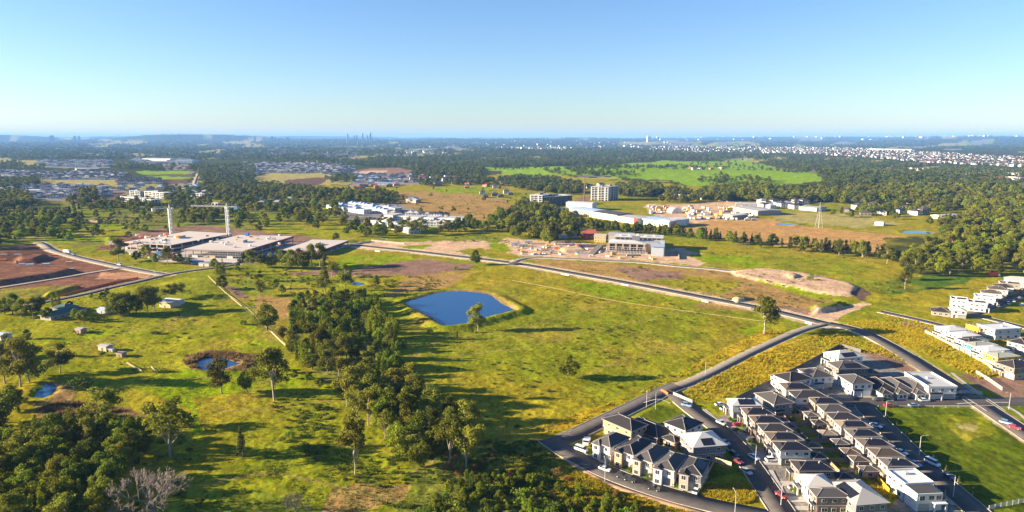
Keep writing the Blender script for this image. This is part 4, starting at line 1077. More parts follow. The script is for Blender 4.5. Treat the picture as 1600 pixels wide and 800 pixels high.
# every tree past the nearest three hundred, and the woods out to the horizon: one mass
FARP = []
for k in ('gum', 'round', 'column'):
    for t, c in [make_tree(k, 900 + i * 13 + len(k), .45) for i in range(2)]:
        FARP.append(c)
for i in range(5): FARP.append(make_tree('far', 700 + i)[1])
pts = []; sc = []; ix = []
def addfar(x, y, h, w, kind):
    pts.append((x, y, zat(x, y))); sc.append((h * w, h * w, h)); ix.append(kind)
for t in REST_T:
    b = dict(gum=0, sparse=0, round=2, column=4, lobed=2, golden=2, shrub=2, russet=2, dead=0)[t['k']]
    addfar(t['x'], t['y'], t['h'], t['w'], b + R.randrange(2))
WOODS = [  # photograph area of a wood, points per square pixel, height range
 ([(-60, 218), (1660, 217), (1660, 226), (-60, 231)], 0.2250, (16, 26)),
 ([(-60, 231), (560, 231), (560, 250), (-60, 250)], 0.2500, (13, 20)),
 ([(560, 226), (800, 226), (800, 250), (560, 250)], 0.2250, (12, 20)),
 ([(480, 248), (640, 250), (640, 262), (600, 262), (480, 256)], 0.2040, (12, 18)),
 ([(640, 248), (800, 245), (800, 262), (752, 264), (748, 286), (680, 276), (640, 264)], 0.2125, (12, 18)),
 ([(770, 234), (960, 232), (1070, 238), (1190, 240), (1200, 252), (1040, 250), (950, 257), (870, 261), (800, 263), (770, 262)], 0.3000, (13, 20)),
 ([(1060, 224), (1660, 226), (1660, 236), (1430, 233), (1190, 228)], 0.2040, (14, 22)),
 ([(1190, 244), (1340, 250), (1460, 260), (1600, 268), (1660, 270), (1660, 282), (1520, 282), (1390, 276), (1300, 268), (1210, 262)], 0.2125, (12, 17)),
 ([(1210, 264), (1320, 268), (1400, 278), (1540, 286), (1660, 290), (1660, 304), (1480, 304), (1340, 300), (1285, 290), (1275, 276)], 0.2500, (12, 18)),
 ([(1200, 297), (1300, 300), (1460, 304), (1490, 312), (1380, 318), (1330, 320), (1280, 316), (1200, 318)], 0.1224, (11, 17)),
 ([(1340, 322), (1440, 318), (1500, 322), (1490, 334), (1360, 336)], 0.0340, (9, 14)),
 ([(1500, 305), (1660, 300), (1660, 372), (1560, 365), (1520, 345)], 0.0680, (12, 18)),
 ([(1460, 345), (1560, 350), (1660, 372), (1660, 384), (1480, 380)], 0.0408, (11, 16)),
 ([(800, 281), (850, 283), (900, 290), (920, 296), (900, 306), (850, 302), (800, 296)], 0.2040, (11, 17)),
 ([(960, 293), (1010, 296), (1030, 306), (1010, 310), (965, 308)], 0.2040, (12, 17)),
 ([(980, 291), (1060, 295), (1065, 304), (1010, 300)], 0.1360, (11, 16)),
 ([(1110, 298), (1205, 296), (1205, 318), (1110, 314)], 0.2040, (13, 19)),
 ([(1040, 303), (1112, 306), (1112, 314), (1060, 320), (1030, 316)], 0.0680, (10, 15)),
 ([(740, 286), (800, 282), (802, 292), (745, 292)], 0.1360, (11, 16)),
 ([(820, 322), (860, 330), (880, 345), (840, 350), (790, 345), (800, 330)], 0.0680, (12, 18)),
 ([(300, 262), (400, 256), (400, 272), (380, 268), (330, 274)], 0.2000, (12, 17)),
 ([(310, 272), (395, 272), (400, 282), (320, 288)], 0.2040, (11, 16)),
 ([(315, 283), (440, 290), (480, 300), (620, 304), (622, 318), (600, 320), (520, 312), (430, 306), (320, 304)], 0.0952, (11, 16)),
 ([(330, 300), (400, 305), (410, 318), (340, 318)], 0.0680, (11, 16)),
 ([(0, 283), (60, 280), (60, 290), (0, 300)], 0.1360, (12, 17)), ([(0, 300), (45, 305), (55, 325), (0, 330)], 0.0816, (12, 17)),
 ([(125, 300), (150, 302), (148, 316), (128, 316)], 0.0952, (12, 17)), ([(100, 312), (250, 318), (250, 328), (120, 330)], 0.0476, (9, 14)),
 ([(180, 256), (320, 258), (320, 266), (180, 264)], 0.2040, (11, 16)), ([(0, 250), (70, 252), (70, 268), (0, 268)], 0.1400, (12, 17)),
 ([(430, 240), (560, 244), (560, 256), (420, 254)], 0.1400, (12, 17)), ([(505, 276), (545, 274), (560, 284), (520, 290)], 0.0816, (10, 14)),
 ([(650, 286), (740, 280), (745, 288), (700, 292), (652, 292)], 0.0952, (10, 15)),
 ([(1115, 280), (1135, 282), (1130, 292), (1112, 290)], 0.0680, (12, 16)), ([(900, 262), (1110, 258), (1110, 272), (900, 280)], 0.0163, (10, 15)),
 ([(1060, 256), (1200, 252), (1200, 272), (1060, 270)], 0.0340, (10, 15)), ([(880, 268), (960, 270), (1000, 282), (900, 284)], 0.0408, (10, 15)),
 ([(550, 295), (860, 293), (860, 340), (720, 345), (600, 320)], 0.0019, (5, 10)), ([(0, 325), (250, 325), (300, 375), (0, 380)], 0.0048, (6, 12)),
 ([(0, 410), (60, 405), (100, 410), (0, 420)], 0.0008, (4, 6)),
 ([(250, 295), (330, 300), (330, 330), (260, 330)], 0.0408, (10, 15)), ([(350, 318), (420, 310), (420, 330), (350, 332)], 0.0272, (10, 15)),
 ([(1600, 300), (1900, 300), (1900, 420), (1600, 420)], 0.0272, (11, 17)), ([(-300, 300), (0, 300), (0, 390), (-300, 390)], 0.0163, (11, 17)),
 ([(900, 266), (1000, 268), (1060, 262), (1060, 266), (1000, 273), (900, 270)], 0.1360, (9, 14)), ([(850, 273), (900, 272), (960, 279), (1010, 276), (1010, 280), (950, 283), (850, 277)], 0.1224, (9, 14)), ([(1090, 284), (1150, 282), (1210, 286), (1210, 289), (1140, 288), (1090, 290)], 0.0816, (9, 14)), ([(1160, 262), (1200, 264), (1260, 276), (1250, 280), (1200, 270)], 0.1224, (9, 14)), ([(756, 268), (800, 268), (860, 266), (860, 268), (800, 271)], 0.1088, (9, 13)),
 ([(1190, 228), (1350, 230), (1600, 245), (1600, 262), (1190, 240)], 0.1088, (8, 13)),
 ([(395, 300), (480, 296), (560, 312), (540, 322), (430, 318)], 0.0400, (11, 16)), ([(300, 330), (400, 325), (400, 345), (300, 352)], 0.0180, (10, 15)), ([(0, 330), (120, 335), (120, 345), (0, 345)], 0.0240, (10, 15)),
 ([(780, 340), (880, 338), (900, 366), (850, 380), (800, 372)], 0.0240, (11, 17)), ([(690, 345), (790, 345), (800, 362), (690, 366)], 0.0080, (10, 16)), ([(1020, 300), (1200, 300), (1200, 312), (1020, 308)], 0.0400, (11, 16)), ([(1300, 330), (1400, 330), (1420, 345), (1300, 342)], 0.0120, (9, 13)),
 ([(1340, 300), (1500, 306), (1500, 326), (1340, 318)], 0.0400, (11, 16)), ([(640, 262), (760, 266), (745, 292), (650, 284)], 0.0800, (12, 17)), ([(195, 255), (330, 260), (330, 268), (190, 266)], 0.0800, (11, 15)), ([(320, 280), (400, 282), (400, 300), (320, 300)], 0.0640, (11, 16)),
]
for poly, dens, hm in WOODS:
    xs = [p[0] for p in poly]; ys = [p[1] for p in poly]
    n = int((max(xs) - min(xs)) * (max(ys) - min(ys)) * dens)
    a = NR.uniform(min(xs), max(xs), n); b = NR.uniform(min(ys), max(ys), n)
    k = inpoly(a, b, poly) & ~(clearing(a, b) & (NR.uniform(0, 1, n) < .93))
    for px, py in zip(a[k], b[k]):
        g = G(px, py)
        if g.y > 29000: continue
        near = g.y < 1500
        addfar(g.x, g.y, R.uniform(*hm) * (1.0 if g.y < 6000 else 1.0), R.uniform(1.0, 1.4) * (1.0 if g.y < 5000 else 1.8), R.randrange(6) if near and R.random() < .8 else 6 + R.randrange(5))
# hedgerows and single trees on the far plain
gn_scatter('distant_woods', pts, NR.uniform(0, 6.28, len(pts)), sc, ix, FARP, 'grey-green woods and loose trees spreading out to the horizon', None)

# ------------------------------------------------------------ rough grass
# loose scrub on the rough ground
sq = []; sqs = []
for poly, n in [([(400, 425), (640, 425), (700, 440), (640, 470), (600, 462), (480, 470), (400, 455)], 420), ([(330, 420), (420, 420), (430, 520), (380, 490), (345, 450)], 160), ([(0, 640), (250, 640), (300, 700), (300, 800), (0, 800)], 260), ([(440, 590), (560, 660), (620, 730), (500, 740), (420, 640)], 150), ([(600, 690), (850, 690), (900, 730), (990, 775), (960, 815), (600, 815)], 900),
                ([(840, 405), (1000, 415), (1280, 440), (1300, 470), (1240, 486), (960, 438)], 260), ([(620, 560), (700, 520), (860, 470), (900, 440), (1220, 505), (1000, 612), (880, 672), (770, 676)], 260), ([(85, 385), (190, 385), (300, 420), (200, 414), (110, 398)], 90), ([(700, 370), (860, 365), (860, 380), (700, 380)], 120), ([(1330, 440), (1420, 430), (1420, 475), (1340, 480)], 120), ([(0, 325), (250, 325), (300, 375), (0, 380)], 220), ([(560, 295), (860, 293), (860, 340), (720, 345), (600, 320)], 160), ([(60, 470), (330, 432), (430, 540), (470, 600), (100, 600)], 120), ([(1060, 375), (1300, 398), (1420, 412), (1400, 440), (1150, 416)], 120)]:
    W = wpoly(poly); xs = [p[0] for p in W]; ys = [p[1] for p in W]
    a = NR.uniform(min(xs), max(xs), n * 4); b = NR.uniform(min(ys), max(ys), n * 4); k = in_w(a, b, W) & (fbm(a / 25, b / 25, 401, 3) > .5)
    for r, cl in zip(ROADS, ROADW): k &= segdist(a, b, [(p.x, p.y) for p in cl[::2]] + [(cl[-1].x, cl[-1].y)], False) > r[2] / 2 + 1.5
    k &= ~in_w(a, b, DAMW)
    for wp in PONDSW: k &= ~in_w(a, b, wp)
    a = a[k][:n]; b = b[k][:n]; h = NR.uniform(.35, 1.5, len(a)) * np.where(b > 900, 1.8, 1.0)
    sq += list(zip(a, b, zbase(a, b) - .05)); sqs += [(q * 1.5, q * 1.5, q) for q in h]
SCP = [make_tree('shrub', 1500 + i, .3)[1] for i in range(3)]; SCP += [c.copy() for c in SCP[:2]]; SCP[3].materials[0] = M['l_gum']; SCP[4].materials[0] = M['l_round']
gn_scatter('low_scrub', sq, NR.uniform(0, 6.28, len(sq)), sqs, NR.integers(0, 5, len(sq)), SCP, 'low scrub and weeds scattered over the rough paddocks')
def tuft_mesh(name, seed, mat, n=14):
    rng = np.random.default_rng(seed); V = []; F = []
    for i in range(n):
        an = rng.random() * 6.283; r = rng.random() * .35; le = .2 + .25 * rng.random()
        bx, by = r * math.cos(an), r * math.sin(an); tx, ty = bx + math.cos(an) * le * .6, by + math.sin(an) * le * .6; h = .5 + .5 * rng.random()
        wx, wy = -math.sin(an) * .09, math.cos(an) * .09
        k = len(V); V += [(bx - wx, by - wy, 0), (bx + wx, by + wy, 0), (tx, ty, h)]; F.append((k, k + 1, k + 2))
    return npmesh(name, V, F, M[mat])
def tufts(name, polys, mat, seed, hm, label, gapfac=1.0):
    protos = [tuft_mesh(name + '_tuft', seed + i, mat) for i in range(4)]
    P = []; S = []
    for poly, n in polys:
        W = wpoly(poly); xs = [p[0] for p in W]; ys = [p[1] for p in W]
        a = NR.uniform(min(xs), max(xs), n * 3); b = NR.uniform(min(ys), max(ys), n * 3)
        k = in_w(a, b, W)
        dens = fbm(a / 7, b / 7, seed, 3)
        k &= dens + NR.uniform(-.18, .18, len(a)) > .44
        for r, cl in zip(ROADS, ROADW):
            k &= segdist(a, b, [(p.x, p.y) for p in cl[::2]] + [(cl[-1].x, cl[-1].y)], False) > r[2] / 2 + .7
        a = a[k][:n]; b = b[k][:n]
        z = zbase(a, b)
        P += list(zip(a, b, z - .05)); h = NR.uniform(hm[0], hm[1], len(a)); S += [(q * 1.25, q * 1.25, q) for q in h]
    gn_scatter(name, P, NR.uniform(0, 6.28, len(P)), S, NR.integers(0, 4, len(P)), protos, label)
tufts('golden_weeds', [([(1300, 514), (1400, 550), (1440, 575), (1380, 556), (1310, 545), (1200, 597), (1105, 632), (1055, 618), (1180, 556)], 9000), ([(1320, 506), (1360, 500), (1460, 518), (1560, 585), (1530, 592), (1440, 552)], 6000),
                       ([(1090, 772), (1102, 758), (1172, 757), (1185, 775), (1170, 788), (1130, 784)], 2600), ([(1190, 518), (1235, 514), (1060, 594), (950, 645), (850, 682), (830, 672), (1000, 612)], 6000),
                       ([(900, 737), (960, 760), (1060, 792), (1100, 815), (900, 815), (860, 760)], 4500), ([(1235, 735), (1245, 715), (1305, 718), (1320, 735), (1300, 738)], 500), ([(1340, 745), (1395, 740), (1405, 775), (1380, 800), (1352, 780)], 600),
                       ([(1380, 485), (1500, 512), (1600, 530), (1600, 560), (1500, 530), (1380, 500)], 2000)], 'l_gold', 300, (.45, 1.25), 'rough golden weeds and tall dry grass around the estate')
tufts('pasture_tussocks', [([(640, 575), (700, 525), (870, 470), (830, 430), (950, 442), (1220, 505), (1000, 612), (880, 672), (770, 676), (660, 610)], 12000), ([(0, 520), (60, 475), (330, 435), (430, 540), (520, 600), (560, 720), (300, 760), (240, 640), (100, 560)], 16000),
                           ([(640, 700), (850, 692), (900, 727), (960, 765), (900, 800), (640, 800)], 4000), ([(420, 700), (640, 735), (640, 800), (270, 800)], 4000)], 'l_shrub', 340, (.2, .6), 'short green tussocks over the pastures')
tufts('reeds', [([(285, 566), (296, 556), (330, 550), (400, 555), (410, 566), (380, 577), (378, 568), (350, 560), (320, 559), (306, 566), (308, 577), (298, 578)], 800), ([(60, 640), (100, 625), (190, 640), (210, 650), (110, 660)], 900)], 'l_reed', 380, (.8, 1.9), 'brown dry reeds around the ponds')
# ------------------------------------------------------------ houses
def window(parent, axis, pos, along, z, w, h, sgn):
    """A window proud of a wall; axis 'x' or 'y' is the wall normal, sgn its direction."""
    t = .06
    if axis == 'y':
        o = bpart('window', 'glass', parent, along - w / 2, along + w / 2, pos, pos + sgn * t, z, z + h) if sgn > 0 else bpart('window', 'glass', parent, along - w / 2, along + w / 2, pos - t, pos, z, z + h)
    else:
        o = bpart('window', 'glass', parent, pos, pos + t, along - w / 2, along + w / 2, z, z + h) if sgn > 0 else bpart('window', 'glass', parent, pos - t, pos, along - w / 2, along + w / 2, z, z + h)
    # frame: a ring of four bars in the window's own unit space
    fk = ('wframe', axis)
    if fk not in UNIT:
        mb = MB(); a = .42
        if axis == 'y':
            for b in ((-.5 - .06, -.5 + .02, -.62, .62, -.05, 1.05), (.5 - .02, .5 + .06, -.62, .62, -.05, 1.05), (-.48, .48, -.62, .62, -.06, .03), (-.48, .48, -.62, .62, .97, 1.06), (-.02, .02, -.6, .6, .03, .97)): mb.box(*b)
        else:
            for b in ((-.62, .62, -.5 - .06, -.5 + .02, -.05, 1.05), (-.62, .62, .5 - .02, .5 + .06, -.05, 1.05), (-.62, .62, -.48, .48, -.06, .03), (-.62, .62, -.48, .48, .97, 1.06), (-.6, .6, -.02, .02, .03, .97)): mb.box(*b)
        UNIT[fk] = mb.mesh('frame', M['frame'])
    f = link('frame', UNIT[fk], o)
    return o

def solar(parent, rf, side, rows, cols, frac=.5, along0=.2):
    """Panels lying on one slope of a hip roof rf."""
    x0, x1, y0, y1, z, h = rf['x0'], rf['x1'], rf['y0'], rf['y1'], rf['z'], rf['h']
    run = min(x1 - x0, y1 - y0) / 2
    L = math.hypot(run, h)
    pw, ph = 1.05, min(1.6, (L - 1.0) / rows)
    mb = MB()
    for r_ in range(rows):
        for c in range(cols):
            u = (c - cols / 2) * (pw + .05); v0 = .45 + r_ * (ph + .05)
            def P(uu, vv, up):
                s = vv / L; d = s * run; zz = z + s * h + up
                if side == 'F': return ((x0 + x1) / 2 + uu + along0, y0 + d, zz)
                if side == 'B': return ((x0 + x1) / 2 + uu + along0, y1 - d, zz)
                if side == 'L': return (x0 + d, (y0 + y1) / 2 + uu + along0, zz)
                return (x1 - d, (y0 + y1) / 2 + uu + along0, zz)
            a, b, cc, d_ = P(u, v0, .10), P(u + pw, v0, .10), P(u + pw, v0 + ph, .10), P(u, v0 + ph, .10)
            e, f, g, i = P(u, v0, .02), P(u + pw, v0, .02), P(u + pw, v0 + ph, .02), P(u, v0 + ph, .02)
            q = [(a, b, cc, d_), (e, f, b, a), (f, g, cc, b), (g, i, d_, cc), (i, e, a, d_)]
            if side in ('B', 'L'): q = [k[::-1] for k in q]
            for k in q: mb.quad(*k)
    link('solar_array', mb.mesh('solar_array', M['solar']), parent)

def roof(parent, x0, x1, y0, y1, z, mat, pitch=23, ov=.38, gable=False, name='roof', wallmat=None):
    mb = MB(); rf = mb.hip(x0, x1, y0, y1, z, pitch, ov, .22, gable)
    o = link(name, mb.mesh(name, M[mat]), parent)
    rm = MB(); rr = .11
    def cap(a, b): rm.tube([(a[0], a[1], a[2] + .02), (b[0], b[1], b[2] + .02)], [rr, rr], 5)
    cap(rf['r0'], rf['r1'])
    if not gable:
        X0, X1, Y0, Y1, Z = rf['x0'], rf['x1'], rf['y0'], rf['y1'], rf['z']
        if X1 - X0 >= Y1 - Y0:
            cap((X0, Y0, Z), rf['r0']); cap((X0, Y1, Z), rf['r0']); cap((X1, Y0, Z), rf['r1']); cap((X1, Y1, Z), rf['r1'])
        else:
            cap((X0, Y0, Z), rf['r0']); cap((X1, Y0, Z), rf['r0']); cap((X0, Y1, Z), rf['r1']); cap((X1, Y1, Z), rf['r1'])
    if 'white' not in mat and 'lgrey' not in mat:
        link('ridge_cap', rm.mesh('ridge_cap', M['ridge']), o)
    gm = MB(); X0, X1, Y0, Y1, Z = rf['x0'], rf['x1'], rf['y0'], rf['y1'], z
    for b in ((X0 - .12, X1 + .12, Y0 - .12, Y0 - .003, Z + .06, Z + .24), (X0 - .12, X1 + .12, Y1 + .003, Y1 + .12, Z + .06, Z + .24), (X0 - .12, X0 - .003, Y0, Y1, Z + .06, Z + .24), (X1 + .003, X1 + .12, Y0, Y1, Z + .06, Z + .24)): gm.box(*b)
    link('gutter', gm.mesh('gutter', M['fascia'] if 'dark' not in mat else M['ridge']), o)
    return o, rf

CARDRIVE = []
def house(label, cx, cy, rot, w, d, low='brick', up='cream', rf='roof_dark', style='two', sol=None, annex=True, h=2.8, porch=True, bay=False, group='houses on the estate', door='garage', pitch=23, drive=0, gside=1, seed=0, cat='house', name=None):
    """Local frame: the front looks to -y, w along the front, d deep."""
    rr = random.Random(int(abs(cx * 13 + cy * 7)) + seed)
    t = thing(name or ('two_storey_house' if style == 'two' else ('modern_house' if style == 'flat' else 'single_storey_house')), label, cat, (cx, cy, .05), math.radians(rot), group)
    x0, x1, y0, y1 = -w / 2, w / 2, -d / 2, d / 2
    floors = 2 if style in ('two', 'flat') else 1
    link('lower_wall', MB().box(x0, x1, y0, y1, -.1, h).mesh('lower_wall', M[low]), t)
    gw = min(4.8, w * .52)
    gx = (x1 - gw / 2 - .4) * gside
    bpart('garage_door', door, t, gx - gw / 2, gx + gw / 2, y0 - .07, y0, 0, 2.3)
    dx = -gside * (w / 2 - 1.4)
    dr = bpart('front_door', 'door', t, dx - .5, dx + .5, y0 - .06, y0, 0, 2.2)
    # ground floor windows
    for sgn, xx in ((-1, x0), (1, x1)):
        for k in range(3):
            window(t, 'x', xx, y0 + d * (k + .7) / 3.3, .9, 1.3 + .5 * rr.random(), 1.2, sgn)
    for k in range(2): window(t, 'y', y1, x0 + w * (k + .5) / 2, .4, 1.8, 1.8, 1)
    zr = h
    if floors == 2:
        i0 = .02
        ux0, ux1, uy0, uy1 = x0 + i0, x1 - i0, y0 - .55, y1 - (.12 * d if annex else .02)
        bpart('floor_band', 'fascia', t, ux0 - .05, ux1 + .05, uy0 - .05, uy1 + .05, h, h + .18)
        link('upper_wall', MB().box(ux0, ux1, uy0, uy1, h + .18, 2 * h + .1).mesh('upper_wall', M[up]), t)
        zr = 2 * h + .1
        n = 2 if w < 9 else 3
        for k in range(n): window(t, 'y', uy0, ux0 + w * (k + .5) / n, h + 1.0, 1.25, 1.35, -1)
        for k in range(n): window(t, 'y', uy1, ux0 + w * (k + .5) / n, h + 1.1, 1.15, 1.2, 1)
        for sgn, xx in ((-1, ux0), (1, ux1)):
            for k in range(3): window(t, 'x', xx, uy0 + (uy1 - uy0) * (k + .6 + .25 * rr.random()) / 3.2, h + 1.25, .9 + .6 * rr.random(), .95, sgn)
        if bay:
            bw = w * .44; b0 = ux0 if gside > 0 else ux1 - bw
            link('bay_wall', MB().box(b0 + .02, b0 + bw, uy0 - 1.3, uy0 - .003, -.05, zr - .25).mesh('bay_wall', M[low if rr.random() < .5 else up]), t)
            roof(t, b0 + .02, b0 + bw, uy0 - 1.3, uy0 + 3.2, zr - .25, rf, pitch + 6, .3, rr.random() < .4, name='bay_roof')
            for zz in (.5, h + .9): window(t, 'y', uy0 - 1.3, b0 + bw / 2, zz, 1.5, 1.5, -1)
        if style == 'two':
            o, f = roof(t, ux0, ux1, uy0, uy1, zr, rf, pitch)
        if annex:                                   # single storey living wing at the back
            aw = w * rr.uniform(.55, .72); ad = rr.uniform(4.2, 5.4); ax0 = x0 if rr.random() < .5 else x1 - aw
            link('rear_wall', MB().box(ax0 + .03, ax0 + aw - .03, y1 - .01, y1 + ad, -.1, h - .1).mesh('rear_wall', M[low]), t)
            roof(t, ax0 + .03, ax0 + aw - .03, y1 + .3, y1 + ad, h - .1, rf, pitch, .45, name='rear_roof')
            window(t, 'y', y1 + ad, ax0 + aw / 2, .2, 2.4, 2.0, 1)
            window(t, 'x', ax0 + .03, y1 + ad * .55, .8, 1.6, 1.3, -1)
        if porch:                                   # balcony slab on posts over the entrance
            pw = w * .46; px0 = x0 if gside > 0 else x1 - pw
            bpart('balcony', 'fascia', t, px0, px0 + pw, y0 - 2.0, y0 - .6, h - .05, h + .2)
            bpart('balustrade', 'glass', t, px0 + .05, px0 + pw - .05, y0 - 1.98, y0 - 1.9, h + .2, h + 1.15)
            for q in (px0 + .25, px0 + pw - .25): bpart('porch_post', up, t, q - .22, q + .22, y0 - 1.95, y0 - 1.5, 0, h - .05)
    else:
        o, f = roof(t, x0, x1, y0, y1, zr, rf, pitch, .6)
        for sx in (-w * .25, w * .25): window(t, 'y', y0, dx if sx * gside < 0 else sx, .8, 1.5, 1.4, -1) if sx * gside < 0 else None
        # projecting front gable
        gx0, gx1 = (x0 + .2, x0 + w * .5) if gside > 0 else (x1 - w * .5, x1 - .2)
        link('front_wall', MB().box(gx0, gx1, y0 - 2.2, y0 + .5, -.1, h - .15).mesh('front_wall', M[up]), t)
        roof(t, gx0, gx1, y0 - 2.2, y0 + 4, h - .15, rf, pitch, .4, False, name='front_roof')
        for q in (.3, .7): window(t, 'y', y0 - 2.2, gx0 + (gx1 - gx0) * q, .8, 1.1, 1.5, -1)
    if style == 'flat':
        mb = MB()
        mb.box(ux0 - .25, ux1 + .25, uy0 - .25, uy0 + .1, zr, zr + .75); mb.box(ux0 - .25, ux1 + .25, uy1 - .1, uy1 + .25, zr, zr + .75)
        mb.box(ux0 - .25, ux0 + .1, uy0 + .1, uy1 - .1, zr, zr + .75); mb.box(ux1 - .1, ux1 + .25, uy0 + .1, uy1 - .1, zr, zr + .75)
        link('parapet', mb.mesh('parapet', M[up]), t)
        o = link('roof', MB().box(ux0 + .1, ux1 - .1, uy0 + .1, uy1 - .1, zr, zr + .25).mesh('roof', M[rf]), t)
        f = dict(x0=ux0, x1=ux1, y0=uy0, y1=uy1, z=zr + .3, h=.02)
        bpart('roof_unit', 'galv', o, -.6, .6, 1, 2.2, zr + .26, zr + 1.0)
    if sol: solar(o, f, *sol)
    if rr.random() < .7 and style != 'flat':
        mb = MB().tube([(0, 0, -.3), (0, 0, .7)], [.16, .16], 7, cap=True)
        link('roof_vent', mb.mesh('roof_vent', M['galv']), o, (rr.uniform(-1, 1), rr.uniform(-1, 1), f['z'] + f['h'] * .75))
    if drive:
        ca, sa = math.cos(math.radians(rot)), math.sin(math.radians(rot))
        p0 = Vector((cx + ca * gx - sa * (y0 - .1), cy + sa * gx + ca * (y0 - .1), 0)); fw = Vector((sa, -ca, 0))
        cl = [p0 + fw * (drive * k / 4) for k in range(5)]
        structure('driveway', strip_mesh(cl, gw * .9, .09, 0, M['concrete' if rr.random() < .6 else 'asphalt_old'], 'driveway'))
    return t

def HP(px, py, z=5.7): g = G(px, py, z); return g.x, g.y
rng = random.Random(3)
# row along the wide shaded street (front to the east)
E = 90
ROW_E = [(272, 7.2, 11.5, 'brick', 'brick', 'roof_brown', ('L', 3, 8), 'orange brick house with solar roof, topmost in the row along the shaded street'),
         (264, 7.2, 11.0, 'cream', 'cream', 'roof_grey', None, 'white walled house with plain grey roof below the orange brick one'),
         (256, 7.0, 11.0, 'brickd', 'taupe', 'roof_dark', None, 'house with plain dark roof between the plain grey roof and the tan roof'),
         (248.4, 7.2, 12.5, 'cream', 'cream', 'roof_tan', ('L', 2, 7), 'tan roofed house with black solar panels in the row along the shaded street'),
         (240.4, 7.2, 11, 'taupe', 'greyw', 'roof_grey', ('L', 3, 7), 'grey house with wide solar roof just below the tan roofed house'),
         (232.4, 7.2, 11, 'taupe', 'cream', 'roof_brown', ('L', 2, 6), 'brown roofed house second below the tan roofed one on the shaded street'),
         (224.6, 6.9, 10, 'taupe', 'greyw', 'roof_brown', None, 'brown roofed house third below the tan roofed one with a white end wall'),
         (217.0, 6.9, 10.5, 'brick', 'cream', 'roof_grey', ('L', 2, 6), 'last pitched roof house above the white flat roofed corner house')]
for y, w, d, lo, up, rf, sol, lab in ROW_E:
    house(lab, 130.4, y, E, w - 1.1, d, lo, up, rf, 'two', sol, True, drive=4.5, gside=rng.choice((1, -1)))
# row along the curved street (front to the west)
ROW_W = [(270.5, 97.3, 8.0, 11.5, 'greyw', 'white', 'roof_white', ('R', 2, 6), 'white roofed house with solar panels at the top of the curved street'),
         (260.8, 100, 7.6, 11.5, 'taupe', 'cream', 'roof_brown', ('R', 2, 8), 'white house with brown solar roof, second from the top of the curved street'),
         (252.8, 100.6, 7.2, 11.5, 'brick', 'taupe', 'roof_brown', ('R', 2, 8), 'brick fronted house with brown roof, third from the top of the curved street'),
         (245.2, 101.2, 7.0, 11.5, 'cream', 'cream', 'roof_dark', None, 'dark roofed house with two white roof vents on the curved street'),
         (237.6, 101.6, 7.4, 12.5, 'taupe', 'taupe', 'roof_brown', ('R', 3, 7), 'taupe house with big solar array, fifth from the top of the curved street'),
         (229.4, 101.2, 7.8, 11.5, 'greyw', 'bluegrey', 'roof_dark', ('R', 2, 8), 'dark roofed house with pale blue side wall above the weedy vacant lot'),
         (214.6, 102.2, 8.2, 12.5, 'brick', 'taupe', 'roof_dark', ('R', 3, 9), 'brick house with black solar roof just below the weedy vacant lot'),
         (204.6, 98.2, 8.5, 7.5, 'white', 'white', 'roof_lgrey', None, 'white house with pale grey hip roof below the black solar roofed brick house'),
         (197.0, 99.2, 6.4, 9.5, 'brickd', 'taupe', 'roof_grey', None, 'dark brick house with brick porch columns nearest the bottom edge on the curved street')]
for i, (y, x, w, d, lo, up, rf, sol, lab) in enumerate(ROW_W):
    house(lab, x, y, -90, w - .9, d, lo, up, rf, 'two', sol, i not in (0, 7, 8), drive=5.5, gside=rng.choice((1, -1)))
x, y = HP(1340, 769); house('grey roofed house with tilted solar panels left of the yellow fence', x, y, 8, 10.5, 13, 'brick', 'greyw', 'roof_lgrey', 'two', ('L', 2, 7), False)
# inner houses
x, y = HP(1209, 622); house('grey hip roofed house standing behind the curved street row', x, y, 15, 9.5, 12.5, 'taupe', 'greyw', 'roof_grey', 'two', None, False)
x, y = HP(1247, 604); house('white walled house with dark solar roof left of the dark driveway lane', x, y, -90, 7.5, 12.5, 'brick', 'white', 'roof_brown', 'two', ('R', 2, 8), True)
x, y = HP(1268, 617); house('house with very wide plain dark roof beside the dark driveway lane', x, y, -90, 8, 15, 'cream', 'white', 'roof_dark', 'two', None, True)
x, y = HP(1236, 588); house('large white house with rambling dark roofs below the long dark fence', x, y, 22, 13, 11, 'white', 'white', 'roof_dark', 'two', ('R', 2, 5), True)
x, y = HP(1274, 583); house('white house with corner tower beside the dark lane', x, y, 10, 10.5, 11, 'bluegrey', 'white', 'roof_grey', 'two', ('L', 2, 4), False)
x, y = HP(1318, 554); house('bright white metal roofed house at the top corner of the long dark fence', x, y, -75, 10.5, 14, 'white', 'white', 'roof_white', 'two', ('R', 2, 7), False)
x, y = HP(1328, 571); house('wide dark grey roofed house below the bright white metal roof', x, y, -85, 10, 16, 'taupe', 'taupe', 'roof_grey', 'two', ('R', 2, 7), True)
x, y = HP(1336, 593); house('pale gabled house with white garage facing the cross street', x, y, 5, 9.5, 11, 'bluegrey', 'bluegrey', 'roof_grey', 'two', None, False, door='garage_w', drive=7)
x, y = HP(1374, 600, 3.6); house('low grey roofed house, leftmost of the low row facing the cross street', x, y, 2, 9, 16, 'white', 'white', 'roof_dark', 'one', None, False, drive=6, pitch=28)
x, y = HP(1398, 600, 3.6); house('low grey roofed house in the middle of the low row facing the cross street', x, y, 2, 9, 16, 'cream', 'white', 'roof_grey', 'one', None, False, drive=6, pitch=28)
x, y = HP(1424, 600, 3.6); house('low grey roofed house touching the white flat roofed house', x, y, 2, 9, 17, 'bluegrey', 'white', 'roof_grey', 'one', None, False, drive=6, pitch=28)
x, y = HP(1453, 592, 6.3); house('long white flat roofed house with two rows of blue panels at the crossing', x, y, 0, 12.5, 18, 'white', 'white', 'roof_white', 'flat', ('L', 2, 10), False, drive=6)
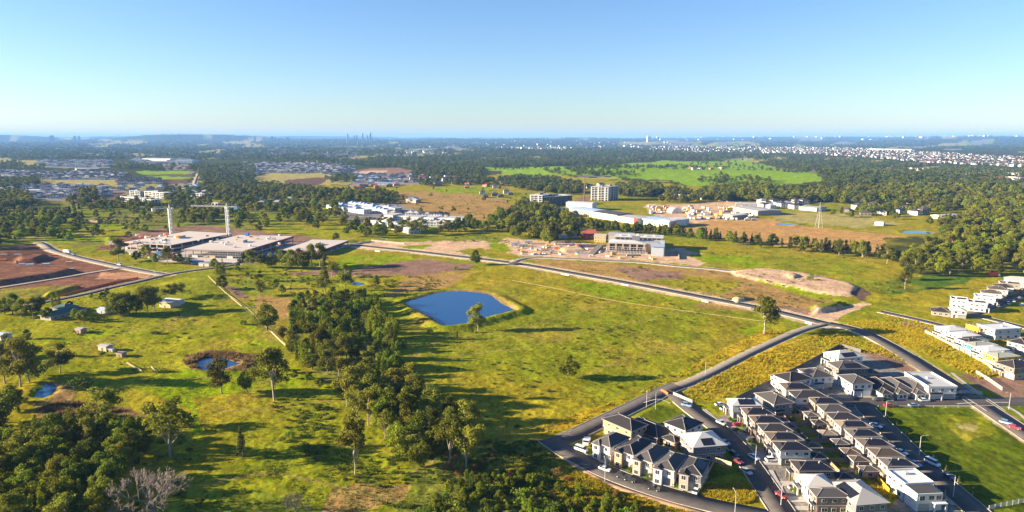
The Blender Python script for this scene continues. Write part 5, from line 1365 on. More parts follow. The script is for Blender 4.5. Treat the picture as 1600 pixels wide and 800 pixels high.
# white corner house at the bottom
x, y = HP(1421, 743, 6.3); t = house('white flat roofed corner house above the bottom end of the shaded street', x, y, 5, 9.5, 8.5, 'white', 'white', 'roof_white', 'flat', None, False, porch=False)
link('front_block', MB().box(-4.6, 3.8, -10.5, -4.9, -.1, 5.7).mesh('front_block', M['white']), t)
link('front_roof', MB().box(-4.3, 3.5, -10.2, -4.95, 5.705, 5.8).mesh('front_roof', M['roof_grey']), t)
for a in (-2.9, 0.2, 2.6): window(t, 'y', -10.5, a, 3.5, 1.7, 1.5, -1)
bpart('garage_door', 'garage', t, -3.9, -.3, -10.58, -10.5, 0, 2.4); bpart('balcony', 'white', t, .3, 4.6, -12.2, -10.52, 2.8, 3.05)
for a in (.5, 4.3): bpart('porch_post', 'white', t, a - .2, a + .2, -12.1, -11.7, 0, 2.8)
# block south of the curved street
g = 'houses on the triangular block'
x, y = HP(977, 660); house('brick sided house with dark hip roof behind the long brick fence', x, y, -141, 9, 14, 'brick', 'brick', 'roof_dark', 'two', None, False, group=g, porch=False)
x, y = HP(1016, 667, 3.4); house('low dark roofed house right of the brick sided house', x, y, -141, 10, 15, 'brickd', 'brick', 'roof_dark', 'one', None, False, group=g)
x, y = HP(1066, 662); house('steep dark roofed house with white upper walls and brick below', x, y, 130, 9.5, 12, 'brick', 'white', 'roof_dark', 'two', ('L', 2, 5), True, group=g, porch=False)
x, y = HP(1097, 687); house('white metal roofed house with tall grey wall panels behind a timber fence', x, y, 100, 11.5, 12, 'greyw', 'greyw', 'roof_white', 'two', ('L', 2, 4), False, group=g, porch=False)
QS = [((957, 687), -45, 8.8, 11, 'white', 'white', 'roof_grey', 'white house with grey roof, leftmost of the five facing the lower street'),
      ((994, 696), -42, 8.8, 14, 'brick', 'white', 'roof_dark', 'white house over red brick, second of the five facing the lower street'),
      ((1019, 708), -38, 8.6, 12.5, 'cream', 'cream', 'roof_grey', 'cream house with grey roof, third of the five facing the lower street'),
      ((1049, 720), -33, 8.6, 12.5, 'white', 'white', 'roof_grey', 'white house with asphalt drive, fourth of the five facing the lower street'),
      ((1086, 728), -28, 8.8, 11.5, 'cream', 'greyw', 'roof_dark', 'dark roofed house beside the golden vacant corner, last of the five')]
for (a, b), rt, w, d, lo, up, rf, lab in QS:
    x, y = HP(a, b); house(lab, x, y, rt, w - 1.9, d, lo, up, rf, 'two', ('R', 2, 5) if a == 1086 else None, False, drive=7.5, group=g, gside=1, bay=True, pitch=rng.choice((22, 25, 28)), porch=False, seed=int(rt))
# right side: terraces and the new white houses
g = 'houses at the right edge'
RT = [(1498, 467, 62, 9, 9, 'white', 'white', 'roof_dark', 'flat', 'white cube house with stacked balconies at the near end of the right hand terrace'),
      (1526, 472, 62, 9.5, 10, 'white', 'white', 'roof_grey', 'flat', 'pale box house with punched windows beside the balcony house'),
      (1538, 463, 62, 9, 11, 'bluegrey', 'white', 'roof_blue', 'flat', 'blue roofed terrace house third along the right hand terrace'),
      (1548, 457, 62, 8.5, 11, 'greyw', 'white', 'roof_brown', 'two', 'brown hipped terrace house fourth along the right hand terrace'),
      (1558, 451, 62, 8.5, 11, 'cream', 'white', 'roof_brown', 'two', 'brown roofed terrace house fifth along the right hand terrace'),
      (1567, 447.5, 62, 8.5, 11, 'cream', 'white', 'roof_dark', 'two', 'dark roofed terrace house sixth along the right hand terrace'),
      (1577, 442.5, 62, 9, 12, 'brick', 'cream', 'roof_dark', 'flat', 'brick faced terrace house seventh along the right hand terrace'),
      (1590, 436.5, 62, 9, 16, 'white', 'white', 'roof_lgrey', 'two', 'pale roofed house at the far end of the right hand terrace')]
for a, b, rt, w, d, lo, up, rf, st, lab in RT:
    x, y = HP(a, b); house(lab, x, y, rt, w, d, lo, up, rf, st, None, False, group=g, porch=(st == 'flat'))
x, y = HP(1470, 484, 3.4); house('low blue-grey hip roofed building at the near end of the right hand terrace', x, y, 60, 9, 10, 'cream', 'cream', 'roof_dark', 'one', None, False, group=g)
x, y = HP(1496, 484, 4.5); house('white gabled house in front of the terrace', x, y, -20, 8, 9, 'white', 'white', 'roof_white', 'two', None, False, group=g, porch=False, h=2.2)
PS = [(1489, 513, -78, 10, 14, 'white', 'white', 'roof_white', 'white house with white roof, topmost of the row behind the weedy slope'),
      (1509, 522, -78, 9, 13, 'white', 'white', 'roof_white', 'white house second down the row behind the weedy slope'),
      (1521, 531, -78, 8, 13, 'bluegrey', 'bluegrey', 'roof_dark', 'blue-grey unfinished house in the row behind the weedy slope'),
      (1534, 537, -78, 8, 15, 'timber_pale', 'blueplas', 'roof_mgreen', 'half built house with green-grey roof and blue sheeting'),
      (1551, 544, -78, 9, 14, 'white', 'white', 'roof_white', 'white house with blue-green garage doors in the row behind the weedy slope'),
      (1567, 554, -78, 8.5, 14, 'timber_pale', 'yellow', 'roof_mgreen', 'half built house with yellow sheeting and green-grey roof')]
for a, b, rt, w, d, lo, up, rf, lab in PS:
    x, y = HP(a, b); house(lab, x, y, rt, w, d, lo, up, rf, 'two', None, True, group=g, porch='half' not in lab, pitch=9)
x, y = HP(1590, 569); house('brown brick house with dark roof at the right edge above the bare lot', x, y, -75, 10, 15, 'cream', 'taupe', 'roof_dark', 'two', None, True, group=g)
x, y = HP(1598, 534); house('white gabled house cut by the right edge', x, y, -60, 9, 12, 'white', 'white', 'roof_dark', 'two', None, False, group=g)
x, y = HP(1562, 511); house('white house being built with pale blue side behind the green roofs', x, y, -80, 12, 17, 'white', 'bluegrey', 'roof_white', 'flat', None, False, group=g, porch=False)
x, y = HP(1531, 512, 4); t = thing('house_frame', 'half built house of yellow timber frames beside the white one', 'house', (x, y, 0), .2, g)
link('floor_slab', MB().box(-5, 5, -5, 5, 0, .25).mesh('floor_slab', M['concrete']), t)
for i in range(5):
    for j in range(4): bpart('stud', 'timber_pale', t, -4.8 + i * 2.4 - .12, -4.8 + i * 2.4 + .12, -4.8 + j * 3.2 - .12, -4.8 + j * 3.2 + .12, .25, 5.5)
for z in (2.8, 5.5):
    for j in range(4): bpart('beam', 'timber_pale', t, -5, 5, -4.8 + j * 3.2 - .12, -4.8 + j * 3.2 + .12, z, z + .3)
bpart('sheeting', 'yellow', t, -5.1, -5, -4, 4, 2.8, 5.4); bpart('floor_deck', 'timber_pale', t, -4.6, 4, -4.4, 4.4, 3.1, 3.2)

# ------------------------------------------------------------ fences
def fence(name, label, pts, h, mat, bay=2.4, post='steel', world=False, group=None, thick=.06, rails=False):
    P = [Vector(p) if world else G(*p) for p in pts]
    o = thing(name, label, 'fence', (P[0].x, P[0].y, 0), 0, group)
    for a, b in zip(P, P[1:]):
        L = (b - a).length; n = max(1, round(L / bay)); an = math.atan2(b.y - a.y, b.x - a.x)
        for i in range(n):
            c = a.lerp(b, (i + .5) / n); p = a.lerp(b, i / n); z = zat(c.x, c.y)
            if not rails:
                link('fence_panel', unit('fence_panel', mat), o, (c.x - P[0].x, c.y - P[0].y, z), an, (L / n - .12, thick, h))
            else:
                for k in range(rails):
                    link('fence_rail', unit('fence_rail', mat), o, (c.x - P[0].x, c.y - P[0].y, z + h * (k + .7) / rails - .15), an, (L / n - .12, thick, .16))
            link('fence_post', unit('fence_post', post), o, (p.x - P[0].x, p.y - P[0].y, z - .1), an, (.11, .11, h + .15))
    return o
G3 = 'fences on the estate'
fence('paling_fence', 'long dark boundary fence along the golden weeds', [(1150, 626), (1204, 599), (1258, 571), (1312, 542)], 1.9, 'steel', group=G3)
fence('paling_fence', 'dark fence running down from the corner of the long boundary fence', [(1313, 542), (1345, 551)], 1.9, 'steel', group=G3)
fence('brick_fence', 'pale brick and timber fence beside the brick sided house', [(954, 664), (982, 676), (1008, 688)], 2.2, 'brick', thick=.2, group=G3)
fence('paling_fence', 'sunlit timber fence below the white metal roofed house', [(1068, 709), (1100, 717), (1143, 730)], 1.9, 'timber_pale', group=G3)
fence('paling_fence', 'grey timber fence at the left of the golden vacant corner', [(1118, 719), (1099, 756)], 1.7, 'timber', group=G3)
fence('paling_fence', 'back fence between the two main rows of houses', [(112.5, 276, 0), (112.8, 240, 0), (113.2, 205, 0)], 1.8, 'timber', world=True, group=G3)
for i, (y, n) in enumerate(((268, 'first'), (260.3, 'second'), (252.3, 'third'), (244.4, 'fourth'), (236.4, 'fifth'), (228.4, 'sixth'), (220.8, 'seventh'))):
    fence('paling_fence', 'side fence in the shaded row gardens, %s from the top' % n, [(113.6, y, 0), (123.6, y, 0)], 1.8, 'timber', world=True, group=G3)
for i, (y, n) in enumerate(((265.5, 'first'), (257, 'second'), (249, 'third'), (241.4, 'fourth'), (233.3, 'fifth'), (224.4, 'sixth'))):
    fence('paling_fence', 'side fence in the curved street gardens, %s from the top' % n, [(107.2, y, 0), (112.2, y, 0)], 1.8, 'timber', world=True, group=G3)
fence('sheet_fence', 'bright yellow sheet fence beside the white corner house', [(1370, 751), (1389, 772)], 2.0, 'yellow', group=G3)
fence('paling_fence', 'timber fence round the bottom of the white corner house', [(1452, 797), (1478, 787), (1476, 772)], 1.8, 'timber_pale', group=G3)
fence('paling_fence', 'boundary fence below the row behind the weedy slope', [(1445, 520), (1500, 548), (1540, 570), (1565, 588)], 1.8, 'timber_pale', group=G3)
fence('site_fence', 'temporary wire fence panels on the bare lot at the crossing', [(1525, 584), (1545, 596), (1566, 611)], 1.9, 'galv', post='galv', rails=5, thick=.04, group=G3)
fence('site_fence', 'temporary wire fence across the closed road by the crossing', [(1488, 617), (1510, 615), (1535, 617)], 1.8, 'galv', post='galv', rails=5, thick=.04, group=G3)
fence('site_fence', 'temporary wire fence on the verge above the parked blue car', [(1052, 618), (1082, 631)], 1.8, 'galv', post='galv', rails=5, thick=.04, group=G3)
fence('post_fence', 'low white post fence along the top of the park', [(1372, 636), (1440, 636.5), (1516, 637)], .8, 'kerb', bay=5, post='white', rails=1, group=G3)
fence('wire_fence', 'wire fence at the bottom right corner of the park', [(1545, 797), (1600, 785), (1650, 775)], 1.6, 'galv', post='galv', rails=4, thick=.04, group=G3)
G4 = 'old rail fences on the pasture'
fence('rail_fence', 'pale fallen rails left of the reedy pond', [(198, 568), (212, 576), (222, 581)], 1.0, 'timber_pale', bay=4, post='timber_pale', rails=2, thick=.15, group=G4)
fence('rail_fence', 'short pale rail fence nearest the reedy pond', [(236, 574), (246, 583)], 1.0, 'timber_pale', bay=4, post='timber_pale', rails=2, thick=.15, group=G4)
fence('rail_fence', 'rail fence along the track above the creek wood', [(424, 519), (438, 533), (452, 545)], 1.0, 'timber_pale', bay=4, post='timber_pale', rails=2, thick=.15, group=G4)
fence('rail_fence', 'rail fence along the upper edge of the left paddock', [(325, 432), (352, 458), (378, 480)], 1.1, 'timber_pale', bay=5, post='timber_pale', rails=2, thick=.12, group=G4)
fence('mesh_barrier', 'long orange mesh barrier along the left road', [(216, 435), (175, 443), (135, 452.5), (95, 463)], 1.3, 'orange', bay=3, post='steel', group='barriers')
fence('mesh_barrier', 'short orange mesh barrier at the far left end of the road', [(75, 467), (55, 472), (40, 475)], 1.3, 'orange', bay=3, post='steel', group='barriers')
fence('water_barrier', 'orange plastic barriers closing the side of the estate junction', [(1033, 611), (1040, 614), (1044, 617)], 1.0, 'orange', bay=1.6, post='orange', thick=.5, group='barriers')
for lab, a, b in (('white concrete barriers at the first driveway on the new road', (877, 429), (889, 431)), ('white concrete barriers at the second driveway on the new road', (971, 445), (982, 447)), ('white concrete barriers at the third driveway on the new road', (1096, 470.5), (1107, 473)),
                  ('white concrete barriers at the driveway nearest the building site', (586, 392.5), (594, 393.5)), ('white barriers at the bend of the new road', (1258, 505), (1268, 507))):
    fence('concrete_barrier', lab, [a, b], 1.0, 'white', bay=2.2, post='white', thick=.6, group='barriers')
# garden walls of the hillside site left of the road
fence('retaining_wall', 'pale retaining wall round the grass plot beside the new road', [(632, 382), (590, 378), (580, 377)], 2.0, 'cream', bay=8, post='cream', thick=.4)

# ------------------------------------------------------------ cars
def car_proto(kind):
    root = thing('parked_car', 'x', 'car')
    L, W = (4.6, 1.84) if kind != 'van' else (5.2, 1.95)
    H1 = .92 if kind != 'van' else 1.05
    H2 = {'car': 1.45, 'suv': 1.72, 'van': 2.05, 'ute': 1.75}[kind]
    st = {'car': [(-2.3, .35, .72), (-2.15, .28, .86), (-1.3, .25, .92), (-.7, .25, .93), (1.6, .25, .94), (2.2, .3, .9), (2.3, .4, .75)],
          'suv': [(-2.3, .4, .85), (-2.1, .32, 1.0), (-1.2, .3, 1.06), (0, .3, 1.06), (1.9, .3, 1.06), (2.25, .35, 1.02), (2.3, .45, .9)],
          'van': [(-2.6, .4, .9), (-2.4, .3, 1.1), (-1.9, .3, 1.2), (0, .3, 1.22), (2.3, .3, 1.22), (2.55, .35, 1.2), (2.6, .45, 1.0)],
          'ute': [(-2.5, .45, .9), (-2.3, .35, 1.03), (-1.2, .33, 1.08), (0, .33, 1.08), (2.2, .33, 1.08), (2.5, .4, 1.05), (2.55, .5, .9)]}[kind]
    mb = MB(); rings = []
    for x, zb, zt in st:
        hw = W / 2 * (.86 if abs(x) > L / 2 - .25 else 1.0); n = len(mb.v)
        mb.v += [(x, -hw * .94, zb), (x, -hw, (zb + zt) / 2), (x, -hw * .93, zt), (x, hw * .93, zt), (x, hw, (zb + zt) / 2), (x, hw * .94, zb)]; rings.append(n)
    for a, b in zip(rings, rings[1:]):
        for k in range(6): mb.f.append((a + k, a + (k + 1) % 6, b + (k + 1) % 6, b + k)[::-1]); mb.mi.append(0)
    mb.f.append(tuple(rings[0] + k for k in range(6))); mb.mi.append(0); mb.f.append(tuple(rings[-1] + k for k in range(6))[::-1]); mb.mi.append(0)
    zt = st[3][2]
    cab = {'car': (-1.15, -.35, 1.0, 1.95), 'suv': (-1.1, -.45, 1.75, 2.15), 'van': (-2.0, -1.35, 2.3, 2.5), 'ute': (-1.1, -.4, .7, .95)}[kind]
    a0, a1, b1, b0 = cab; hw = W / 2 * .9; tw = W / 2 * .76
    mb.box(a1 + .02, b1 - .02, -tw, tw, H2 - .07, H2)            # roof skin
    if kind == 'ute': mb.box(1.0, 2.5, -W / 2 * .9, W / 2 * .9, zt - .02, zt + .25)
    link('body', mb.mesh('body', M['p_white']), root)
    gb = MB()
    v = [(a0, -hw, zt - .02), (b0, -hw, zt - .02), (b0, hw, zt - .02), (a0, hw, zt - .02), (a1, -tw, H2 - .07), (b1, -tw, H2 - .07), (b1, tw, H2 - .07), (a1, tw, H2 - .07)]
    for f in ((0, 1, 5, 4), (1, 2, 6, 5), (2, 3, 7, 6), (3, 0, 4, 7)): gb.quad(*[v[i] for i in f])
    link('window_glass', gb.mesh('window_glass', M['glass']), root)
    if ('wheel', 0) not in UNIT:
        UNIT[('wheel', 0)] = MB().tube([(0, -.11, 0), (0, .11, 0)], [.33, .33], 12, cap=True).mesh('wheel', M['tyre'])
        UNIT[('rim', 0)] = MB().tube([(0, -.125, 0), (0, .125, 0)], [.2, .2], 10, cap=True).mesh('rim', M['rim'])
    for x in (-1.4, 1.4):
        for s in (-1, 1):
            wh = link('wheel', UNIT[('wheel', 0)], root, (x, s * (W / 2 - .1), .33)); link('rim', UNIT[('rim', 0)], wh)
    for s in (-1, 1): bpart('headlight', 'lamp_glass', root, -L / 2 + .02, -L / 2 + .12, s * .62 - .2, s * .62 + .2, .62, .78)
    return root
CP_ = {k: car_proto(k) for k in ('car', 'suv', 'van', 'ute')}
used_c = set()
def car(px, py, rot, kind, paint, label, cat=None, group='cars parked on the estate', z=None):
    g = G(px, py, .8)
    if kind not in used_c: o = CP_[kind]; used_c.add(kind)
    else: o = copy_tree(CP_[kind])
    o.name = {'car': 'parked_car', 'suv': 'parked_car', 'van': 'parked_van', 'ute': 'pickup_truck'}[kind]
    o.location = (g.x, g.y, zat(g.x, g.y) + (.22 if z is None else z)); o.rotation_euler = (0, 0, math.radians(rot))
    tag(o, label, cat or {'car': 'car', 'suv': 'car', 'van': 'van', 'ute': 'pickup'}[kind], group)
    for c in o.children:
        if c.name.split('.')[0] == 'body':
            c.material_slots[0].link = 'OBJECT'; c.material_slots[0].material = M[paint]
# headings: the nose points to local -x
CARS = [(908, 702, 140, 'van', 'p_white', 'white van parked at the inside corner of the loop road'), (948, 654, 35, 'suv', 'p_navy', 'navy car parked beside the brick sided house'), (945, 732, 140, 'car', 'p_white', 'white car parked at the kerb of the lower street'),
        (972, 744, 140, 'suv', 'p_black', 'black car parked behind another black one on the lower street'), (984, 748.5, 142, 'suv', 'p_black', 'black car in front of the second black one on the lower street'), (1021, 762, 150, 'car', 'p_black', 'black sedan alone by the grass in front of the cream house'),
        (1088, 766, 240, 'car', 'p_white', 'white car on the drive of the last house of the five'), (1073, 632.5, 145, 'suv', 'p_blue', 'pale blue car parked below the wire fence panels'), (1125, 631.5, 195, 'car', 'p_white', 'white car on the bare grass left of the white roofed house'),
        (1133, 638, 200, 'car', 'p_white', 'white car on the concrete drive of the white roofed house'), (1127, 660, 120, 'car', 'p_silver', 'silver car at the bend of the curved street'), (1154, 663, 185, 'car', 'p_red', 'bright red car on a drive of the curved street'),
        (1133, 691, 110, 'car', 'p_blue', 'pale blue car parked beside the white metal roofed house'), (1147.5, 710, 115, 'suv', 'p_black', 'black car parked at the left kerb of the curved street'), (1153, 720, 112, 'car', 'p_dred', 'dark red car parked behind the black one at the left kerb'),
        (1166, 736, 115, 'car', 'p_silver', 'silver car parked beside the shaded vacant corner'), (1178, 713.5, 115, 'car', 'p_white', 'white car at the right kerb of the curved street'), (1206, 718, 185, 'suv', 'p_white', 'white car on the drive above the weedy vacant lot'),
        (1170, 673, 190, 'suv', 'p_black', 'black car on the drive below the red car'), (1176, 687, 190, 'suv', 'p_grey', 'dark grey car on the drive of the taupe house'), (1221, 773, 112, 'car', 'p_dred', 'dark red car parked near the bottom of the curved street'),
        (1242, 761, 190, 'car', 'p_silver', 'silver car on the drive of the black solar roofed brick house'), (1372, 624, 0, 'suv', 'p_grey', 'dark grey car at the far kerb of the cross street'), (1388.5, 623.5, 0, 'suv', 'p_black', 'black car next to the dark grey one at the far kerb'),
        (1444, 625, 180, 'car', 'p_white', 'white car in front of the long white flat roofed house'), (1389.5, 633, 180, 'car', 'p_red', 'bright red car on the park side of the cross street'), (1428, 633, 180, 'car', 'p_blue', 'blue-grey car on the park side of the cross street'),
        (1395, 617, 120, 'car', 'p_white', 'white car on a drive of the low row'), (1461, 618, 110, 'car', 'p_white', 'white car on the drive of the long white house'), (1447, 616, 100, 'suv', 'p_black', 'black car on the drive beside the long white house'),
        (1408, 706, 120, 'car', 'p_white', 'white car on the shaded street by the brown roofs'), (1457, 723, 112, 'van', 'p_white', 'white van on the park side of the shaded street'), (1429.5, 724, 115, 'car', 'p_blue', 'pale blue car opposite the white van on the shaded street'),
        (1482, 744, 112, 'car', 'p_navy', 'navy car below the white van on the park side'), (1369, 664.5, 120, 'car', 'p_white', 'white car half hidden behind the tan roofed house'), (1388, 694, 120, 'car', 'p_silver', 'silver car half hidden behind the brown roofed house'),
        (1572, 660, 130, 'suv', 'p_blue', 'blue-grey car driving past the corner of the park'), (1585, 667, 132, 'car', 'p_red', 'red car following the blue-grey one past the park'),
        (115, 397, 160, 'car', 'p_blue', 'pale blue car behind the white truck on the left road'), (187, 413.5, 160, 'van', 'p_white', 'white van on the left road near the junction'), (117, 757, 30, 'car', 'p_white', 'white car in a gap of the lower left wood'), (149, 745, 60, 'car', 'p_silver', 'pale car half hidden among the lower left trees'),
        (1576, 474, 60, 'suv', 'p_white', 'white car first in front of the right hand terrace'), (1584, 470, 60, 'car', 'p_silver', 'silver car second in front of the right hand terrace'), (1593, 466, 60, 'car', 'p_white', 'white car third in front of the right hand terrace'), (1560, 478, 60, 'car', 'p_grey', 'grey car at the near end of the right hand terrace'),
        (1597, 476, 30, 'car', 'p_white', 'white car parked across the street from the terrace'), (863, 392, 0, 'ute', 'p_white', 'white pickup on the bare earth of the school building site')]
for c in CARS: car(*c)

def truck(px, py, rot, body, cab, label, L=7.0, cat='truck', group=None, tray=False, name='box_truck'):
    g = G(px, py, 1.2); t = thing(name, label, cat, (g.x, g.y, zat(g.x, g.y) + .15), math.radians(rot), group)
    mb = MB().box(-L / 2, -L / 2 + .35, -1.1, 1.1, .55, 1.6).box(-L / 2 + .35, -L / 2 + 1.7, -1.15, 1.15, .55, 2.5)
    link('cab', mb.mesh('cab', M[cab]), t)
    bpart('windscreen', 'glass', t, -L / 2 + .27, -L / 2 + .345, -1.0, 1.0, 1.62, 2.35)
    bpart('cargo_box' if not tray else 'tray', body, t, -L / 2 + 1.85, L / 2, -1.25, 1.25, .85, 3.2 if not tray else 1.5)
    bpart('chassis', 'steel', t, -L / 2 + .3, L / 2 - .1, -.8, .8, .5, .84)
    for x in (-L / 2 + 1.0, L / 2 - 2.2, L / 2 - 1.1):
        for s in (-1, 1):
            w = link('wheel', UNIT[('wheel', 0)], t, (x, s * 1.05, .48), 0, (1.45, 1.4, 1.45)); link('rim', UNIT[('rim', 0)], w)
    return t
truck(105, 393.5, 155, 'p_white', 'p_white', 'white box truck standing on the upper left road', 9.5)
truck(1553, 430, 178, 'p_dred', 'p_white', 'dark red box truck in the shade above the terrace', 9.0)
t = truck(916.5, 689, 75, 'p_white', 'p_white', 'white work truck on the side pad inside the loop corner', 5.5, tray=True, name='work_truck')
# street lamps, saplings, signs
def lamp(px, py, rot, label, h=7.5, group='street lamps on the estate'):
    g = G(px, py); t = thing('street_lamp', label, 'street lamp', (g.x, g.y, .1), math.radians(rot), group)
    link('pole', MB().tube([(0, 0, 0), (0, 0, h)], [.11, .07], 6).mesh('pole', M['galv']), t)
    link('arm', MB().tube([(0, 0, h - .1), (.9, 0, h + .3), (2.2, 0, h + .35)], [.05, .05, .045], 5).mesh('arm', M['galv']), t)
    bpart('lamp_head', 'kerb', t, 2.0, 2.8, -.16, .16, h + .28, h + .42)
for a in [(945, 753, 90, 'street lamp on the dirt verge across from the five houses'), (1148, 807, 90, 'street lamp at the bottom below the golden vacant corner'), (1024, 640, 40, 'street lamp at the point of the triangular lawn'), (1180, 726, 180, 'street lamp at the right kerb of the curved street'),
          (1489, 777, 180, 'street lamp by the white corner house'), (1436, 712, 0, 'street lamp on the park side of the shaded street'), (1383, 654, 0, 'street lamp at the top corner of the park'), (1576, 640, 200, 'street lamp on the traffic island corner at the crossing'),
          (1220, 790, 180, 'street lamp near the bottom of the curved street'), (1102, 585, 200, 'street lamp where the side road meets the weeds'), (1010, 637, 200, 'street lamp by the roadworks sign on the triangular lawn')]: lamp(*a)
for i, (a, b) in enumerate([(1386, 656), (1401, 668), (1417, 683), (1437, 701), (1458, 721), (1478, 738), (1498, 755), (1520, 773)]):
    g = G(a, b); t = thing('sapling', 'staked young street tree beside the park, %s from the top' % ORD[i], 'sapling', (g.x, g.y, .05), i, 'young trees along the park kerb')
    tm, cm = PROTO['column'][i % 4]
    link('trunk', tm, t, scale=(2, 2, 2.6)); link('crown', cm, t, scale=(2.6, 2.6, 2.6))
    for s in (-.35, .35): bpart('stake', 'timber_pale', t, s - .05, s + .05, -.05, .05, 0, 1.5)
def sign(px, py, label, col='white', h=1.5, rot=0):
    g = G(px, py); t = thing('road_sign', label, 'sign', (g.x, g.y, .2), math.radians(rot), 'roadwork signs')
    for s in (-.45, .45): bpart('leg', 'steel', t, s - .04, s + .04, -.04, .04, 0, h)
    bpart('board', col, t, -.6, .6, -.06, 0, h - .9, h); bpart('stripe', 'orange', t, -.6, .6, -.075, -.062, h - .62, h - .3)
sign(894, 678, 'red and white roadwork sign at the inner corner of the loop road'); sign(1014, 629, 'red and white roadwork sign on the tip of the triangular lawn', h=2.2); sign(891, 679, 'white roadwork sign just left of the red and white one', h=1.2)
sign(990, 614, 'small yellow marker board in the weeds by the side road', 'yellow', 1.8); sign(1126, 553, 'yellow marker board standing in the golden weeds', 'yellow', 2.2); sign(1500, 617, 'red and white sign on the closed road by the crossing', h=1.8)
# garden greenery near the houses
g0 = 0
GARD = [(970, 728), (987, 735), (978, 732), (1012, 752), (1015, 748), (1055, 760), (1060, 762), (1142, 658), (1150, 674), (1160, 668), (1172, 694), (1180, 696), (1208, 708), (1236, 728), (1230, 664), (1238, 658), (1244, 668), (1285, 572), (1292, 580), (1342, 580), (1298, 608), (1385, 615), (1418, 620), (1442, 620), (1478, 619), (1500, 622), (1376, 746), (1338, 741), (1446, 790), (1300, 640), (1262, 618), (1350, 742), (1310, 700), (1316, 715), (1185, 640), (1240, 770), (1247, 772)]
for i, (a, b) in enumerate(sorted(GARD)):
    g = G(a, b); t = thing('garden_shrub', 'small green garden shrub, %s from the left on the estate' % ordinal(i), 'shrub', (g.x, g.y, .05), i, 'garden shrubs on the estate')
    tm, cm = PROTO['shrub' if i % 3 else 'golden'][i % 2]; s = R.uniform(1.0, 2.4)
    link('trunk', tm, t, scale=(s, s, s)); link('crown', cm, t, scale=(s, s, s))
LAWNS = [[(975, 724), (990, 730), (984, 738), (968, 730)], [(1002, 736), (1016, 742), (1010, 750), (996, 744)], [(1022, 748), (1040, 754), (1034, 762), (1016, 755)], [(1058, 758), (1076, 763), (1070, 773), (1052, 767)], [(928, 700), (944, 706), (936, 716), (922, 708)], [(1140, 652), (1152, 650), (1154, 656), (1144, 660)], [(1150, 668), (1168, 668), (1168, 676), (1156, 676)], [(1172, 692), (1192, 690), (1194, 698), (1178, 702)], [(1232, 740), (1252, 738), (1244, 752), (1236, 750)],
         [(1360, 612), (1385, 612), (1388, 619), (1362, 620)]]
M['lawn'] = grainy('front_lawn', (.13, .22, .015), .95, .4, .8, coord='pos', bump=.4)
for L in LAWNS:
    P = [G(*p) for p in L]
    me = bpy.data.meshes.new('front_lawn'); me.from_pydata([(p.x, p.y, .11) for p in P], [], [tuple(range(len(P)))]); me.materials.append(M['lawn']); me.update()
    if me.polygons[0].normal.z < 0: me.flip_normals()
    structure('front_lawn', me)
# ------------------------------------------------------------ buildings of the middle distance
def frame_on(p0, p1):
    """origin and heading of a wall line given by two photograph points on the ground (left to right)"""
    a, b = G(*p0), G(*p1)
    return a, math.atan2(b.y - a.y, b.x - a.x), (b - a).length
# the big building site with two cranes
a, an, L = frame_on((193, 391), (268, 396))
t = thing('concrete_building', 'left concrete building of the crane site with one open deck', 'building', a, an, 'unfinished concrete buildings')
def slab(parent, x0, x1, y0, y1, z, th=.5, mat='concrete_site', name='floor_slab'): return bpart(name, mat, parent, x0, x1, y0, y1, z, z + th)
def deck_building(t, L, D, floors, fh, edge=None):
    slab(t, 0, L, 0, D, 0, .4)
    for k in range(1, floors + 1):
        slab(t, 0 + .3 * k, L - .3 * k, 0, D, k * fh - .45, .5)
        if edge and k == floors:
            for x0, x1, y0, y1 in ((0, L, -.12, -.02), (L + .02, L + .12, 0, D)): bpart('edge_screen', edge, t, x0, x1, y0, y1, k * fh - 2.0, k * fh - .5)
        nx = max(3, int(L / 8)); ny = max(3, int(D / 14))
        for i in range(nx + 1):
            for j in range(ny + 1):
                if i in (0, nx) or j == 0 or (k == 1 and j == ny):
                    x = .8 + (L - 1.6) * i / nx; y = .5 + (D - 1) * j / ny
                    bpart('column', 'concrete_site', t, x - .35, x + .35, y - .35, y + .35, (k - 1) * fh + (.4 if k == 1 else .05), k * fh - .45)
    bpart('core_wall', 'concrete_site', t, L * .5 - 4, L * .5 + 4, D * .5 - 4, D * .5 + 4, .4, floors * fh + 2.5)
deck_building(t, L, 88, 2, 4.2)
bpart('stepped_wall', 'concrete_site', t, -8, 0, 5, 55, 0, 2.5); bpart('ramp_wall', 'cream', t, 3, 30, -9, -7, 0, 2.2)
a, an, L = frame_on((288, 405), (384, 408))
t = thing('concrete_building', 'right concrete building of the crane site with red edge screens', 'building', a, an, 'unfinished concrete buildings')
deck_building(t, L, 96, 2, 5.0, 'redmesh')
slab(t, -14, 0, 6, 60, 0, 3.2, name='terrace'); slab(t, -16, L - 2, -16, -8.2, 0, 1.2, name='terrace'); slab(t, -6, L - 4, -8, -4.2, 0, 3.0, name='terrace')
sm = MB()
for i in range(int(L / 2.6)):
    for q in (-2.2, -.6): sm.box(i * 2.6 - .07, i * 2.6 + .07, q - .07, q + .07, 0, 9.5)
for z in (2.2, 4.4, 6.6, 8.8): sm.box(-1, L - 1, -2.3, -.5, z, z + .12); sm.box(-1, L - 1, -2.36, -2.3, z + .9, z + 1.0)
link('scaffold', sm.mesh('scaffold', M['galv']), t)
for i in range(7): bpart('precast_panel', 'white' if i % 3 else 'timber_pale', t, 2 + i * 9, 8 + i * 9, -4.1, -3.8, 3.0 if i % 2 else 0.2, 5.2 if i % 2 else 2.8)
a, an, L = frame_on((438, 398), (470, 399))
t = thing('concrete_building', 'low right wing of the crane site with red screens facing the trees', 'building', a, an, 'unfinished concrete buildings')
deck_building(t, 42, 70, 1, 5.0, 'redmesh')
